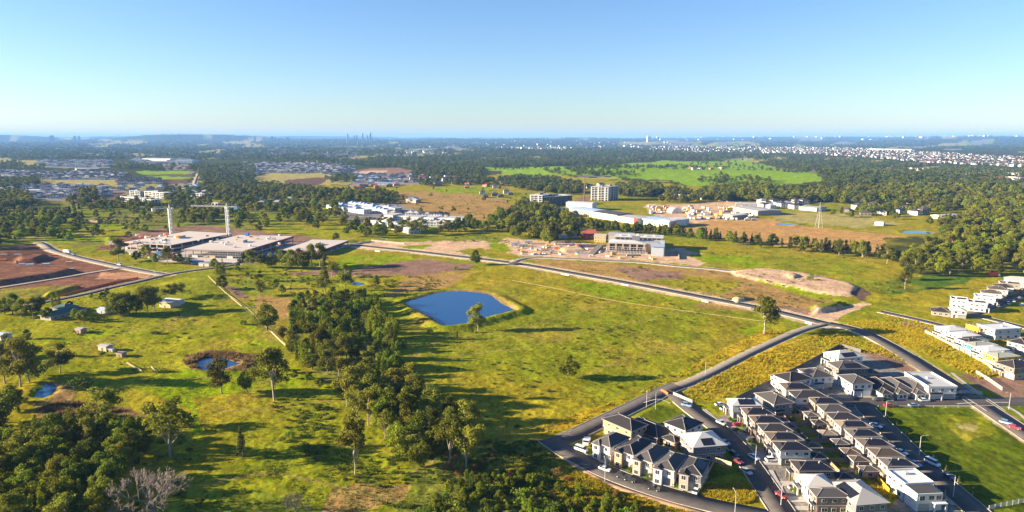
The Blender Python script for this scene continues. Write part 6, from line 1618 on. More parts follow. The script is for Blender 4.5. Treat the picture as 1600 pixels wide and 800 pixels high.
for i, (px, py, z, w, d, h, m, lab) in enumerate([(278, 372, 9, 3, 2.5, 2.5, 'yellow', 'yellow site box on the left deck'), (259, 369, 9, 3, 2, 2.2, 'orange', 'orange tank on the left deck by the crane'), (316, 373, 3, 4, 3, 2.8, 'orange', 'orange hut between the two decks'), (386, 368, 10.5, 4, 3, 2.6, 'blueplas', 'blue cabin on the right deck'), (347, 380, 10.5, 3, 2, 1.4, 'white', 'white pallet stack near the middle of the right deck'),
                                                   (330, 378, 10.5, 3, 3, 1.5, 'white', 'white pallet stack at the left of the right deck'), (400, 373, 10.5, 5, 2, 1.2, 'timber_pale', 'timber pile on the right deck'), (420, 371, 10.5, 4, 2, 1.2, 'galv', 'steel pile at the back of the right deck'), (370, 371, 10.5, 4, 3, 1.0, 'timber_pale', 'formwork pile behind the right mast'), (365, 386, 10.5, 5, 2, 1.1, 'galv', 'pipe bundle at the front of the right deck'),
                                                   (215, 377, 9, 4, 2, 1.3, 'white', 'white pallet stack at the left of the left deck'), (232, 371, 9, 4, 2, 1.2, 'timber_pale', 'timber pile at the back of the left deck'), (248, 380, 9, 3, 2, 1.6, 'galv', 'steel bin on the left deck'), (430, 392, 0, 3, 3, 3, 'yellow', 'yellow machine in front of the red screens'),
                                                   (249, 398, 0, 5, 3, 3, 'blueplas', 'blue shed at the foot of the left building'), (246, 403, 0, 4, 3, 2.5, 'white', 'white container at the foot of the left building'), (207, 398, 0, 5, 3, 3, 'white', 'white container left of the left building'), (176, 383, 0, 6, 4, 4, 'concrete', 'pale rubble hut at the far left of the crane site'), (308, 413, 0, 12, 3, 3.2, 'blueplas', 'long pale blue site office row below the right building'), (320, 416, 0, 10, 3, 3, 'white', 'white site office by the road below the right building'),
                                                   (298, 411, 0, 6, 3, 2.6, 'galv', 'grey container by the road below the right building'), (428, 402, 0, 14, 6, 2.8, 'blueplas', 'bright blue roof among the trees right of the crane site'), (410, 397, 0, 16, 5, 2.5, 'white', 'long white shed below the red screens'), (445, 391, 0, 14, 5, 3, 'white', 'white roofed shed right of the yellow machine')]):
    g = G(px, py, z); t = thing('site_cabin' if h > 2.1 else 'material_stack', lab, 'cabin' if h > 2.1 else 'stack', (g.x, g.y, z if z else .1), an, 'cabins and stacks on the crane site')
    if h > 2.1:
        bpart('wall', m, t, -w / 2, w / 2, -d / 2, d / 2, 0, h); bpart('roof', m if m != 'white' else 'roof_lgrey', t, -w / 2 - .2, w / 2 + .2, -d / 2 - .2, d / 2 + .2, h + .003, h + .2); bpart('door', 'steel', t, -.5, .5, -d / 2 - .06, -d / 2, 0, 2)
    else:
        for k in range(3): bpart('layer', m, t, -w / 2 + .1 * k, w / 2 - .15 * k, -d / 2, d / 2 - .1 * k, h * k / 3, h * (k + .9) / 3)
rk = {}
for i in range(60):        # small building material along the edges and decks
    px, py = R.choice([(R.uniform(205, 262), R.uniform(366, 382)), (R.uniform(300, 440), R.uniform(367, 386)), (R.uniform(200, 300), R.uniform(396, 404))])
    z = 10.55 if px > 298 and py < 390 else (8.5 if py < 390 else .1)
    g = G(px, py, z); m = R.choice(['white', 'timber_pale', 'galv', 'concrete', 'steel', 'orange', 'white']); w = R.uniform(1.5, 4)
    t = thing('material_pile', 'x', 'stack', (g.x, g.y, z), R.uniform(0, 3), 'small piles on the crane site'); rk.setdefault((m, 'right deck' if z > 9 else ('left deck' if z > 5 else 'ground')), []).append((px, t))
    for k in range(2): bpart('layer', m, t, -w / 2, w / 2 - .2 * k, -1, 1, k * .6, k * .6 + .58)
for (m, pl), L in rk.items():
    for i, (px, t) in enumerate(sorted(L, key=lambda q: q[0])): t['label'] = 'small %s pile, %s from the left, on the crane site %s' % (dict(white='white', timber_pale='timber', galv='pale steel', concrete='concrete', steel='dark steel', orange='orange')[m], ordinal(i), pl)
def crane(px, ytop, ybase, label, jib_dir, jib_len, cj_len, cw):
    g = G(px, ybase); d = depth(g.x, g.y); H = (ybase - ytop) * d / FPX * 1.0
    t = thing('tower_crane', label, 'crane', (g.x, g.y, 0), jib_dir, 'tower cranes')
    w = 1.15
    def lattice(mb, ax, a0, a1, w, h, step, bar):
        for s in (-1, 1):
            for q in (-1, 1):
                p = [(s * w, q * h), ][0]
                if ax == 'z': mb.box(p[0] - bar, p[0] + bar, p[1] - bar, p[1] + bar, a0, a1)
                else: mb.box(a0, a1, p[0] - bar, p[0] + bar, p[1] - bar + h, p[1] + bar + h)
        n = int(abs(a1 - a0) / step)
        for i in range(n):
            u0 = a0 + (a1 - a0) * i / n; u1 = a0 + (a1 - a0) * (i + 1) / n; fl = 1 if i % 2 else -1
            for s in (-1, 1):
                if ax == 'z':
                    mb.tube([(s * w, -h * fl, u0), (s * w, h * fl, u1)], [bar * .8] * 2, 4); mb.tube([(-w * fl, s * h, u0), (w * fl, s * h, u1)], [bar * .8] * 2, 4)
                else:
                    mb.tube([(u0, s * w, h - h * fl), (u1, s * w, h + h * fl)], [bar * .8] * 2, 4)
            if ax != 'z': mb.tube([(u0, -w * fl, 0), (u1, w * fl, 0)], [bar * .8] * 2, 4)
        return mb
    link('mast', lattice(MB(), 'z', 0, H, w, w, 2.4, .46).mesh('mast', M['white']), t)
    bpart('base', 'concrete', t, -3, 3, -3, 3, -.1, 1.0)
    bpart('slewing_unit', 'white', t, -1.7, 1.7, -1.7, 1.7, H + .01, H + 1.6)
    bpart('cab', 'white', t, 1.8, 3.8, -3.2, -1.3, H + .3, H + 2.4)
    j = link('jib', lattice(MB(), 'x', 2, jib_len, .55, .55, 2.2, .09).mesh('jib', M['galv' if 'blue' in label else 'steel']), t, (0, 0, H + 1.7))
    bpart('trolley', 'steel', t, jib_len * .55, jib_len * .55 + 2, -.8, .8, H + 1.0, H + 1.65)
    link('counter_jib', lattice(MB(), 'x', -cj_len, -2, .7, .3, 2.2, .13).mesh('counter_jib', M['galv']), t, (0, 0, H + 1.7))
    bpart('counterweight', cw, t, -cj_len - .5, -cj_len + 3.2, -1.3, 1.3, H - .4, H + 2.6)
    link('apex', MB().tube([(-.8, 0, H + 1.7), (0, 0, H + 6.2)], [.3, .2], 5).tube([(.8, 0, H + 1.7), (0, 0, H + 6.2)], [.3, .2], 5).mesh('apex', M['white']), t)
    link('tie_bar', MB().tube([(0, 0, H + 6.1), (jib_len * .62, 0, H + 3.6)], [.08, .08], 4).tube([(0, 0, H + 6.1), (-cj_len + 1, 0, H + 2.6)], [.08, .08], 4).mesh('tie_bar', M['galv']), t)
crane(268.5, 327.5, 372, 'left white tower crane with its jib swung to the right', .75, 46, 18, 'galv')
crane(358, 325.5, 378, 'right white tower crane with blue counterweight and jib swung to the left', math.pi - .18, 44, 13, 'blueplas')

# school building being built
a, an, L = frame_on((951, 394), (1002, 396))
t = thing('school_building', 'long new building with five big dark windows between brick pillars', 'building', a, an, 'buildings on the school site')
L = 36.0
link('wall', MB().box(0, L, .5, 24, 0, 9.5).mesh('wall', M['taupe']), t); bpart('plinth', 'cream', t, -3, L + 3, -4, .4, 0, 2.2)
for i in range(6): bpart('pillar', 'brick', t, .2 + i * 7 - .9, .2 + i * 7 + .9, -.6, .49, 2.2, 9.2)
for i in range(5):
    w = bpart('window', 'glass', t, 1.4 + i * 7, 6.0 + i * 7, .3, .498, 3.0, 8.3); link('frame', MB().box(-.52, .52, -.7, .3, .48, .52).box(-.02, .02, -.7, .3, 0, 1).mesh('frame', M['frame']), w)
bpart('fascia', 'roof_lgrey', t, -1, L + 1, -1.2, .48, 9.25, 10.2)
roof(t, 0, L, .5, 24, 9.52, 'roof_white', 7, .6)
link('rear_wing', MB().box(4, 52, 24.6, 44, 0, 12.5).mesh('rear_wing', M['taupe']), t); link('wing_roof', MB().box(3, 53, 24.2, 45, 12.504, 13.0).mesh('wing_roof', M['roof_white']), t)
link('side_wing', MB().box(L + .05, L + 13, 2, 20, 0, 10).mesh('side_wing', M['timber']), t); link('side_roof', MB().box(L - .2, L + 13.5, 1.4, 20.5, 10.003, 10.5).mesh('side_roof', M['roof_lgrey']), t)
link('upper_roof', MB().box(-6, 22, 45.2, 62, 11.5, 12.0).box(-5, 21, 45.6, 61, 0, 11.49).mesh('upper_roof', M['roof_lgrey']), t); link('stair_core', MB().box(22, 30, 12, 20, 11, 14.5).mesh('stair_core', M['greyw']), t)
for i in range(5): bpart('roof_unit', 'galv', t, 8 + i * 8.5, 10.5 + i * 8.5, 30 + (i % 3) * 3, 32.5 + (i % 3) * 3, 13.003, 14.6)
sm = MB()
for i in range(14):
    for q in (-4.6, -3.2): sm.box(-2 + i * 3 - .08, -2 + i * 3 + .08, q - .08, q + .08, 0, 6.5)
for z in (2.2, 4.3, 6.4): sm.box(-2.4, 37.4, -4.7, -3.1, z, z + .12)
link('scaffold', sm.mesh('scaffold', M['galv']), t)
for i in range(10): bpart('wing_window', 'glass', t, 5.5 + i * 4.6, 8.5 + i * 4.6, 24.45, 24.597, 9.9, 11.8)
rk = {}
for i in range(60):
    px = R.uniform(800, 1030); py = R.uniform(383, 404) if px > 900 else R.uniform(379, 398)
    if 945 < px < 1020 and py < 394.5: continue
    g = G(px, py); m = R.choice(['white', 'timber_pale', 'galv', 'orange', 'steel', 'yellow', 'white', 'blueplas', 'concrete']); w = R.uniform(1.5, 4.5)
    t2 = thing('material_pile', 'x', 'stack', (g.x, g.y, .05), R.uniform(0, 3), 'small piles on the school site'); rk.setdefault(m, []).append((px, t2))
    for k in range(2): bpart('layer', m, t2, -w / 2, w / 2 - .2 * k, -1.1, 1.1, k * .7, k * .7 + .68)
for m, L2 in rk.items():
    for i, (px, t2) in enumerate(sorted(L2, key=lambda q: q[0])): t2['label'] = 'small %s pile, %s from the left on the school site' % (dict(white='white', timber_pale='timber', galv='pale steel', concrete='concrete', steel='dark steel', orange='orange', yellow='yellow', blueplas='blue')[m], ordinal(i))
a, an, L = frame_on((1017, 400), (1033, 402.5))
t = thing('school_hall', 'tall hall with blue roof sheets and rows of white fins', 'building', a, an + .62, 'buildings on the school site')
link('wall', MB().box(0, 12, 0, 40, 0, 9.5).mesh('wall', M['bluegrey']), t); link('roof', MB().box(-.8, 12.8, -1, 41, 9.504, 10.1).mesh('roof', M['roof_blue']), t); link('roof_front', MB().box(-.8, 12.8, 18, 41.2, 10.104, 10.4).mesh('roof_front', M['roof_white']), t)
for i in range(9): bpart('fin', 'white', t, 12.01, 12.9, 1 + i * 4.6, 1.5 + i * 4.6, 0, 9.4)
for i in range(8): bpart('window', 'glass', t, 12.0, 12.12, 2.2 + i * 4.6, 4.9 + i * 4.6, 2, 8)
bpart('forecourt_wall', 'cream', t, 26, 27, -14, 34, 0, 2.0)
a, an, L = frame_on((928, 378.5), (947, 379.5))
t = thing('sandstone_house', 'small golden sandstone house with pale roof on the school site', 'building', a, an, 'buildings on the school site')
link('wall', MB().box(0, 13, 0, 9, 0, 7).mesh('wall', M['sandstone']), t); roof(t, 0, 13, 0, 9, 7.004, 'roof_lgrey', 22, .4, True)
for i in range(4):
    for z in (1, 4.2): window(t, 'y', 0, 1.8 + i * 3.1, z, 1.1, 1.6, -1)
a, an, L = frame_on((911, 374), (926, 374.5))
t = thing('red_roofed_house', 'red roofed building with gabled end behind the sandstone house', 'building', a, an + .25, 'buildings on the school site')
link('wall', MB().box(0, 15, 0, 14, 0, 6.5).mesh('wall', M['redmesh']), t); roof(t, 0, 15, 0, 14, 6.504, 'roof_red', 26, .5, True); window(t, 'y', 0, 4, 1.5, 1.6, 2.2, -1); window(t, 'y', 0, 10, 1.5, 1.6, 2.2, -1)
a, an, L = frame_on((902, 399.5), (921, 399.6)); t = thing('site_wall', 'long white retaining wall on the bare school site', 'wall', a, an, 'site walls'); bpart('wall_panel', 'white', t, 0, L, 0, .5, 0, 2.6); bpart('coping', 'kerb', t, -.1, L + .1, -.1, .6, 2.603, 2.8)
a, an, L = frame_on((904, 386.5), (948, 386)); t = thing('site_wall', 'upper white retaining wall behind the bare school ground', 'wall', a, an, 'site walls'); bpart('wall_panel', 'cream', t, 0, L, 0, .5, 0, 2.6); bpart('coping', 'kerb', t, -.1, L + .1, -.1, .6, 2.603, 2.8)
a, an, L = frame_on((922, 398.5), (938, 388)); t = thing('access_ramp', 'grey ramp climbing across the school site', 'ramp', a, an, 'site walls')
mb = MB(); mb.quad((0, -3, .2), (L, -3, 4), (L, 3, 4), (0, 3, .2)); mb.quad((0, -3, 0), (L, -3, 0), (L, -3, 4), (0, -3, .2)); mb.quad((L, 3, 0), (0, 3, 0), (0, 3, .2), (L, 3, 4)); mb.quad((L, -3, 0), (L, 3, 0), (L, 3, 4), (L, -3, 4))
link('deck', mb.mesh('deck', M['asphalt_old']), t); bpart('kerb_wall', 'galv', t, 0, .5, -3.2, 3.2, 0, .6)
for i, (px, py, w, d, h, m, lab) in enumerate([(959, 398.5, 5, 3, 3, 'yellow', 'yellow site machine below the five windows'), (840, 391, 8, 4, 3, 'white', 'white site hut left of the school ground'), (818, 386, 9, 4, 3, 'roof_mgreen', 'pale green hut at the left of the school site'), (834, 389, 6, 3, 3, 'orange', 'orange container beside the pale green hut'), (806, 384, 10, 4, 3.5, 'white', 'long white hut furthest left on the school site'),
                                                 (826, 381, 8, 5, 3.5, 'roof_lgrey', 'grey hut behind the pale green one'), (880, 372, 10, 6, 3.5, 'roof_blue', 'pale blue roofed shed under the trees behind the school site'), (893, 371, 12, 6, 4, 'bluegrey', 'grey-blue shed left of the red roofed building'), (1022, 406.5, 4, 2, 1.9, 'yellow', 'yellow skip by the road below the hall'), (870, 389, 5, 3, 2.4, 'orange', 'orange digger on the bare school ground'), (950, 392, 3, 3, 2.2, 'roof_blue', 'blue-green pump box below the sandstone house'),
                                                 (968, 394, 6, 2, 1.8, 'galv', 'pipe stack below the long new building'), (985, 393.5, 6, 2, 1.8, 'concrete', 'concrete pipe stack below the long new building'), (990, 400, 14, 3, 1.6, 'cream', 'low pale garden wall block below the long new building')]):
    g = G(px, py); t = thing('site_cabin' if h > 2 else 'material_stack', lab, 'cabin' if h > 2 else 'stack', (g.x, g.y, .1), R.uniform(-.2, .2), 'cabins on the school site')
    bpart('wall', m, t, -w / 2, w / 2, -d / 2, d / 2, 0, h); bpart('roof', 'roof_lgrey', t, -w / 2 - .2, w / 2 + .2, -d / 2 - .2, d / 2 + .2, h + .003, h + .2)
    if h > 2: bpart('door', 'steel', t, -.5, .5, -d / 2 - .06, -d / 2, 0, 2)

# white warehouses
def shed(p0, p1, D, h, label, wall='cream', rf='roof_blue', ends=None, bays=8, group='large sheds', name='warehouse'):
    a, an, L = frame_on(p0, p1)
    t = thing(name, label, 'warehouse', (a.x, a.y, -.05), an, group)
    link('wall', MB().box(0, L, 0, D, 0, h).mesh('wall', M[wall]), t)
    mb = MB(); mb.box(-.4, L + .4, -.4, D + .4, h + .004, h + .5); mb.quad((0, 0, h + .51), (L, 0, h + .51), (L, D / 2, h + 1.6), (0, D / 2, h + 1.6)); mb.quad((L, D, h + .51), (0, D, h + .51), (0, D / 2, h + 1.6), (L, D / 2, h + 1.6))
    mb.tri((0, D, h + .51), (0, 0, h + .51), (0, D / 2, h + 1.6)); mb.tri((L, 0, h + .51), (L, D, h + .51), (L, D / 2, h + 1.6))
    link('roof', mb.mesh('roof', M[rf]), t)
    for i in range(bays + 1): bpart('pilaster', wall, t, L * i / bays - .25 if i else 0, L * i / bays + .25 if i < bays else L, -.25, -.01, 0, h - .2)
    if ends: bpart('end_panel', ends, t, L - 7, L, -.5, -.26, 0, h + 1.2)
    return t, L
shed((884, 333), (925, 339.6), 34, 7.5, 'white shed below the raised white block', 'cream', 'roof_blue', None, 5); shed((925.6, 339.7), (964, 345.9), 30, 8.4, 'middle shed with grey roof in the long white row', 'white', 'roof_grey', None, 5); shed((964.6, 346), (996, 351), 34, 7.2, 'white shed with red panel at its right end', 'white', 'roof_lgrey', 'redmesh', 4)
shed((998, 350), (1045, 356), 36, 7.5, 'white shed with broad blue roof right of the red panel', 'white', 'roof_blue', None, 7)
t, L = shed((1046, 356), (1076, 351.5), 18, 8.0, 'blue-grey end shed with an orange panel beside the brown field', 'bluegrey', 'roof_white', None, 4); bpart('orange_panel', 'orange', t, L * .18, L * .34, -.6, -.27, 1, 7.4)
shed((884, 327), (925, 329), 22, 11, 'raised white block on top of the left end of the long shed', 'white', 'roof_white', None, 5)
shed((864, 331.5), (884, 332), 12, 5, 'small orange and white shed at the left end of the long shed', 'orange', 'roof_white', None, 3)
shed((1145, 330), (1184, 337), 40, 6.5, 'cream walled warehouse at the back of the equipment yard', 'cream', 'roof_lgrey', None, 6)
shed((1144, 343), (1168, 340.5), 16, 5, 'pale green walled shed at the right corner of the yard', 'roof_mgreen', 'roof_white', None, 4)
shed((1150, 322), (1190, 323), 16, 4, 'long low blue roofed shed behind the equipment yard', 'cream', 'roof_blue', None, 5)
shed((1248, 328), (1276, 330.5), 30, 5, 'pale green roofed shed on the right hand farmland', 'bluegrey', 'roof_mgreen', None, 4)
shed((1440, 315), (1466, 315), 14, 7, 'white shed with tall end on the far right farmland', 'cream', 'roof_lgrey', None, 3)
shed((1480, 317), (1508, 320), 10, 3.5, 'long low white shed at the far right edge of the farmland', 'cream', 'roof_white', None, 4)
shed((1470, 343), (1500, 341), 16, 4.5, 'white roofed shed before the right hand wood', 'cream', 'roof_lgrey', None, 4)
shed((1366, 352), (1380, 353), 10, 3.5, 'small white hut alone on the right hand paddock', 'white', 'roof_white', None, 2)
shed((1508, 344), (1522, 344), 10, 4, 'grey shed at the edge of the right hand wood', 'cream', 'roof_grey', None, 2)
shed((70, 300), (0, 300), 0.1 + 20, 5, 'long white shed at the left edge of the far suburb', 'white', 'roof_white', None, 4)
shed((120, 268.5), (156, 267.5), 30, 9, 'long yellow-white shed among the far left suburb', 'cream', 'roof_white', None, 4)
shed((222, 251), (266, 251.5), 70, 11, 'pale factory with a small red stack far on the left', 'white', 'roof_lgrey', None, 5)
shed((272, 254), (300, 254), 70, 10, 'second pale factory right of the one with the red stack', 'white', 'roof_white', None, 5)
shed((585, 289.5), (618, 289.8), 20, 5, 'pale blue low shed beside the bluish suburb', 'bluegrey', 'roof_blue', None, 4)
shed((634, 316), (650, 317.5), 12, 5, 'cream shed alone on the brown middle field', 'cream', 'roof_mgreen', None, 2)
shed((637, 312.5), (650, 313), 10, 4, 'blue roofed shed behind the cream shed on the brown field', 'bluegrey', 'roof_blue', None, 2)
shed((1358, 235), (1424, 236), 120, 14, 'very long white sheds above the far right suburb', 'white', 'roof_white', None, 6)
shed((1215, 238), (1222, 238), 30, 12, 'white box building left in the far right suburb', 'white', 'roof_white', None, 2)
# yard
t = None
g = G(1058, 333.5); t = thing('arched_tent', 'big white arched tent in the equipment yard', 'tent', (g.x, g.y, 0), .15, 'large sheds')
mb = MB(); n = 12; r = 8.5
for i in range(n):
    a0 = math.pi * i / n; a1 = math.pi * (i + 1) / n
    p = [(r * math.cos(a0), 0, r * math.sin(a0)), (r * math.cos(a1), 0, r * math.sin(a1))]
    mb.quad(p[0], (p[0][0], 22, p[0][2]), (p[1][0], 22, p[1][2]), p[1])
link('canvas', mb.mesh('canvas', M['roof_lgrey']), t)
mb = MB(); mb.v = [(r * math.cos(math.pi * i / n), 0.02, r * math.sin(math.pi * i / n)) for i in range(n + 1)]; mb.f = [tuple(range(n + 1))]; mb.mi = [0]; link('front', mb.mesh('front', M['white']), t); bpart('door', 'timber_pale', t, -1.6, 1.6, -.1, .0, 0, 3.4)
YC = {'white': 'p_white', 'yellow': 'yellow', 'orange': 'orange', 'blue': 'blueplas', 'grey': 'galv', 'cream': 'cream', 'red': 'redmesh'}
rowi = {}
yard = []
for i in range(95):
    px = R.uniform(1012, 1180); yy = 322 + (px - 1012) * .02 + R.uniform(0, 1) * (20 if px > 1060 else 12)
    if abs(px - 1058) < 12 and yy < 336: continue
    yard.append((px, yy))
for i in range(26): yard.append((1082 + i * 2.3 + R.uniform(-.4, .4), 342.5 - i * .03 + R.uniform(-.3, .3)))
yard.sort()
for px, yy in yard:
    c = R.choices(list(YC), [9, 4, 2, 1, 3, 3, 1])[0] if yy < 341.5 else R.choice(['yellow', 'white', 'yellow', 'orange'])
    kind = R.choice(['container', 'truck']) if yy < 341.5 else 'truck'
    k = (c, kind); rowi[k] = rowi.get(k, 0) + 1
    g = G(px, yy)
    if kind == 'container':
        t = thing('shipping_container', '%s container, %s from the left in the equipment yard' % (c, ordinal(rowi[k] - 1)), 'container', (g.x, g.y, .05), R.choice([.1, 1.6, .3]), 'containers in the yard')
        L = R.choice([6, 12, 9]); h = R.choice([2.6, 3.2, 5.2])
        bpart('shell', YC[c], t, -L / 2, L / 2, -1.3, 1.3, 0, h); bpart('roof', 'roof_lgrey', t, -L / 2, L / 2, -1.3, 1.3, h + .003, h + .1); bpart('door', 'galv', t, -L / 2 - .08, -L / 2, -1.2, 1.2, .1, 2.4)
    else:
        t = thing('yard_truck', '%s truck, %s from the left in the equipment yard' % (c, ordinal(rowi[k] - 1)), 'truck', (g.x, g.y, .3), R.choice([.1, 1.6, 1.2, 2.2]), 'trucks in the yard')
        bpart('cab', 'p_white' if c != 'white' else 'cream', t, -3.6, -1.8, -1.2, 1.2, .3, 2.7); bpart('load', YC[c], t, -1.7, 3.6, -1.25, 1.25, .6, R.uniform(1.6, 3.2)); bpart('chassis', 'tyre', t, -3.2, 3.3, -1.1, 1.1, -.2, .29)
# apartments
def flats(p0, p1, D, floors, label, mats=('white', 'glass'), setb=0, fh=3.1, side=None):
    a, an, L = frame_on(p0, p1); t = thing('apartment_block', label, 'apartment building', (a.x, a.y, -.1), an, 'apartment blocks')
    link('core', MB().box(1.4, L - 1.4, 1.4, D - 1.4, 0, floors * fh).mesh('core', M['greyw']), t)
    for k in range(floors):
        z = k * fh
        bpart('floor_slab', mats[0], t, 0, L, 0, D, z + fh - .55, z + fh)
        bpart('window_band', 'glass', t, 1.6, L - 1.6, 1.28, 1.395, z + .5, z + fh - .6)
        for q in (1.28, ): bpart('window_band', 'glass', t, L - 1.395, L - 1.28, 1.6, D - 1.6, z + .5, z + fh - .6); bpart('window_band', 'glass', t, 1.28, 1.395, 1.6, D - 1.6, z + .5, z + fh - .6)
        n = max(3, int(L / 6.5))
        for i in range(n + 1):
            x = .15 + (L - .7) * i / n; bpart('pier', mats[0], t, x, x + (.4 if i % 2 else 1.6 if i < n else .4), 0.02, 1.27, z, z + fh - .552)
        for y in (0.05, D * .33, D * .66, D - .45): bpart('pier', mats[0], t, L - 1.27, L - .02, max(y, 1.3), y + 1.4, z, z + fh - .552); bpart('pier', mats[0], t, .02, 1.27, max(y, 1.3), y + 1.4, z, z + fh - .552)
    bpart('roof', 'roof_white', t, -.6, L + .6, -.6, D + .6, floors * fh + .003, floors * fh + .5); bpart('plant_room', 'greyw', t, L * .4, L * .6, D * .3, D * .7, floors * fh + .505, floors * fh + 3)
    return t, L
flats((923, 313), (950, 314), 26, 8, 'eight storey white apartment block right of the grey one'); flats((951, 313), (966, 311.5), 22, 8, 'curved looking blue-white end of the tall apartment block', ('bluegrey', 'glass'))
flats((828, 322), (847, 323), 34, 6, 'white left part of the grey apartment block being built'); flats((849, 322.8), (894, 319), 24, 5, 'dark grey right part of the apartment block being built', ('greyw', 'glass'))
t, L = flats((183, 316), (221, 320.5), 18, 3, 'long white three storey block with square windows behind the cranes', fh=3.6); flats((223, 320.6), (237, 322.5), 16, 3, 'right end of the long white three storey block', fh=3.6)
flats((203, 308), (219, 309), 14, 4, 'white block with tower behind the long three storey block'); flats((226, 309), (256, 312), 16, 4, 'second white block behind the long three storey block', ('white', 'glass')); flats((303, 310), (320, 311), 16, 3, 'small white block with square windows right of the long block')
flats((262, 309), (300, 310), 14, 1, 'long low white roofed block with blue side behind the cranes', ('bluegrey', 'glass'), fh=4); flats((290, 318.5), (340, 321), 8, 1, 'long low pale blue row above the left crane jib', ('white', 'glass'), fh=4)
# tower crane between the apartments
a = G(940, 322); t = thing('site_mast', 'thin reddish crane mast between the two apartment blocks', 'crane', (a.x - 23, a.y + 60, 0), 0, 'tower cranes')
link('mast', MB().box(-.8, .8, -.8, .8, 0, 46).mesh('mast', M['brick']), t); link('jib', MB().box(-12, 34, -.5, .5, 46.01, 47).mesh('jib', M['galv']), t)
# farmhouse on the left
a, an, L = frame_on((80, 502), (112, 494))
t = thing('farmhouse', 'long farmhouse with dark green metal roof among the left trees', 'house', (a.x, a.y, 0), an, 'farm buildings on the left')
link('wall', MB().box(0, 24, 0, 10, 0, 2.8).mesh('wall', M['cream']), t); roof(t, 0, 24, 0, 10, 2.804, 'roof_green', 20, .8); link('side_wall', MB().box(16, 26, 10.05, 22, 0, 2.8).mesh('side_wall', M['cream']), t); roof(t, 16, 26, 10.6, 22, 2.9, 'roof_green', 22, .6, name='side_roof')
for i in range(5): window(t, 'y', 0, 3 + i * 4.5, .9, 1.5, 1.3, -1)
for (p, w, d, h, wl, rf, lab) in [((266, 479), 10, 9, 3.6, 'timber_pale', 'roof_lgrey', 'timber sided shed under the trees on the upper left pasture'), ((272, 475), 13, 6, 3.0, 'bluegrey', 'roof_white', 'pale blue lean-to shed right of the timber sided shed'), ((165, 489), 8, 6, 2.8, 'bluegrey', 'roof_blue', 'small blue-grey roofed hut right of the farmhouse'),
                               ((127, 520), 4.5, 4, 2.6, 'brick', 'roof_lgrey', 'small square hut below the farmhouse'), ((165, 547), 6, 4, 2.6, 'timber_pale', 'roof_lgrey', 'timber hut on the left pasture'), ((190, 557), 4, 3, 2.0, 'timber', 'roof_brown', 'smallest weathered hut on the left pasture'), ((175, 549), 3, 2, 1.4, 'galv', 'roof_lgrey', 'pale low tank box beside the timber hut'), ((3, 530), 8, 6, 3, 'bluegrey', 'roof_blue', 'blue-grey roofed shed cut by the left edge'), ((150, 347), 16, 8, 3, 'timber', 'roof_brown', 'brown house among the paddocks left of the cranes'), ((95, 335), 18, 9, 3, 'white', 'roof_white', 'white farm shed among the paddocks left of the cranes')]:
    g = G(*p); t = thing('farm_shed', lab, 'shed', (g.x, g.y, zat(g.x, g.y)), -.35, 'farm buildings on the left')
    link('wall', MB().box(-w / 2, w / 2, -d / 2, d / 2, 0, h).mesh('wall', M[wl]), t); roof(t, -w / 2, w / 2, -d / 2, d / 2, h + .004, rf, 14, .3, True); bpart('door', 'steel', t, -.6, .6, -d / 2 - .07, -d / 2, 0, 1.9 if h > 2 else h * .7)
# earthworks on the left: piles and pallets
for i, (a, b, m, lab) in enumerate([(35, 413.5, 'white', 'white wrapped pallets, left pile on the brown earthworks'), (47, 414.5, 'white', 'white wrapped pallets, middle pile on the brown earthworks'), (72, 413.5, 'white', 'white wrapped pallets, right pile on the brown earthworks'), (28, 399, 'galv', 'grey pipes on the upper brown earthworks'), (6, 399, 'timber_pale', 'yellowish timber stack at the left edge of the earthworks'), (110, 421.5, 'concrete', 'pale concrete block on the brown earthworks'), (108, 411, 'timber_pale', 'sandy heap marker on the brown earthworks'), (5, 407, 'orange', 'orange barrier stack at the left edge of the earthworks'), (85, 400, 'orange', 'orange barrier stack by the upper left road')]):
    g = G(a, b); t = thing('material_stack', lab, 'stack', (g.x, g.y, zat(g.x, g.y)), .1, 'stacks on the left earthworks')
    for k in range(3): bpart('layer', m, t, -3.5 + .3 * k, 3.5 - .2 * k, -1.2, 1.2 - .1 * k, .45 * k, .45 * k + .42)
# pylons
def pylon(px, py, hpx, label, arms=3):
    g = G(px, py); H = hpx * depth(g.x, g.y) / FPX; t = thing('power_pylon', label, 'pylon', (g.x, g.y, 0), .3, 'power pylons')
    mb = MB(); b = H * .1
    for sx in (-1, 1):
        for sy in (-1, 1): mb.tube([(sx * b, sy * b, 0), (sx * b * .25, sy * b * .25, H * .7), (sx * .15, sy * .15, H)], [.17, .13, .1], 4)
    for k in range(7):
        z0, z1 = H * k / 7.5, H * (k + 1) / 7.5; w0, w1 = max(.4, b * (1 - z0 / H * 1.05)), max(.4, b * (1 - z1 / H * 1.05))
        for s in (-1, 1): mb.tube([(-w0, s * w0, z0), (w1, s * w1, z1)], [.08, .08], 3); mb.tube([(s * w0, -w0, z0), (s * w1, w1, z1)], [.08, .08], 3)
    link('tower', mb.mesh('tower', M['galv']), t)
    for k in range(arms): z = H * (.72 + .11 * k); link('cross_arm', MB().tube([(-H * .12, 0, z), (0, 0, z + .8), (H * .12, 0, z)], [.12, .25, .12], 4).mesh('cross_arm', M['galv']), t)
pylon(1279, 356, 40, 'tall lattice power pylon beyond the brown field'); pylon(1508, 284, 15, 'left lattice mast of the far pair on the right'); pylon(1513, 284, 15, 'right lattice mast of the far pair on the right'); pylon(1163, 252, 9, 'left thin mast at the end of the lime hill'); pylon(1166, 252, 9, 'right thin mast at the end of the lime hill')
pylon(832, 237, 10, 'thin mast above the long wood'); pylon(852, 236, 9, 'site mast above the long wood')

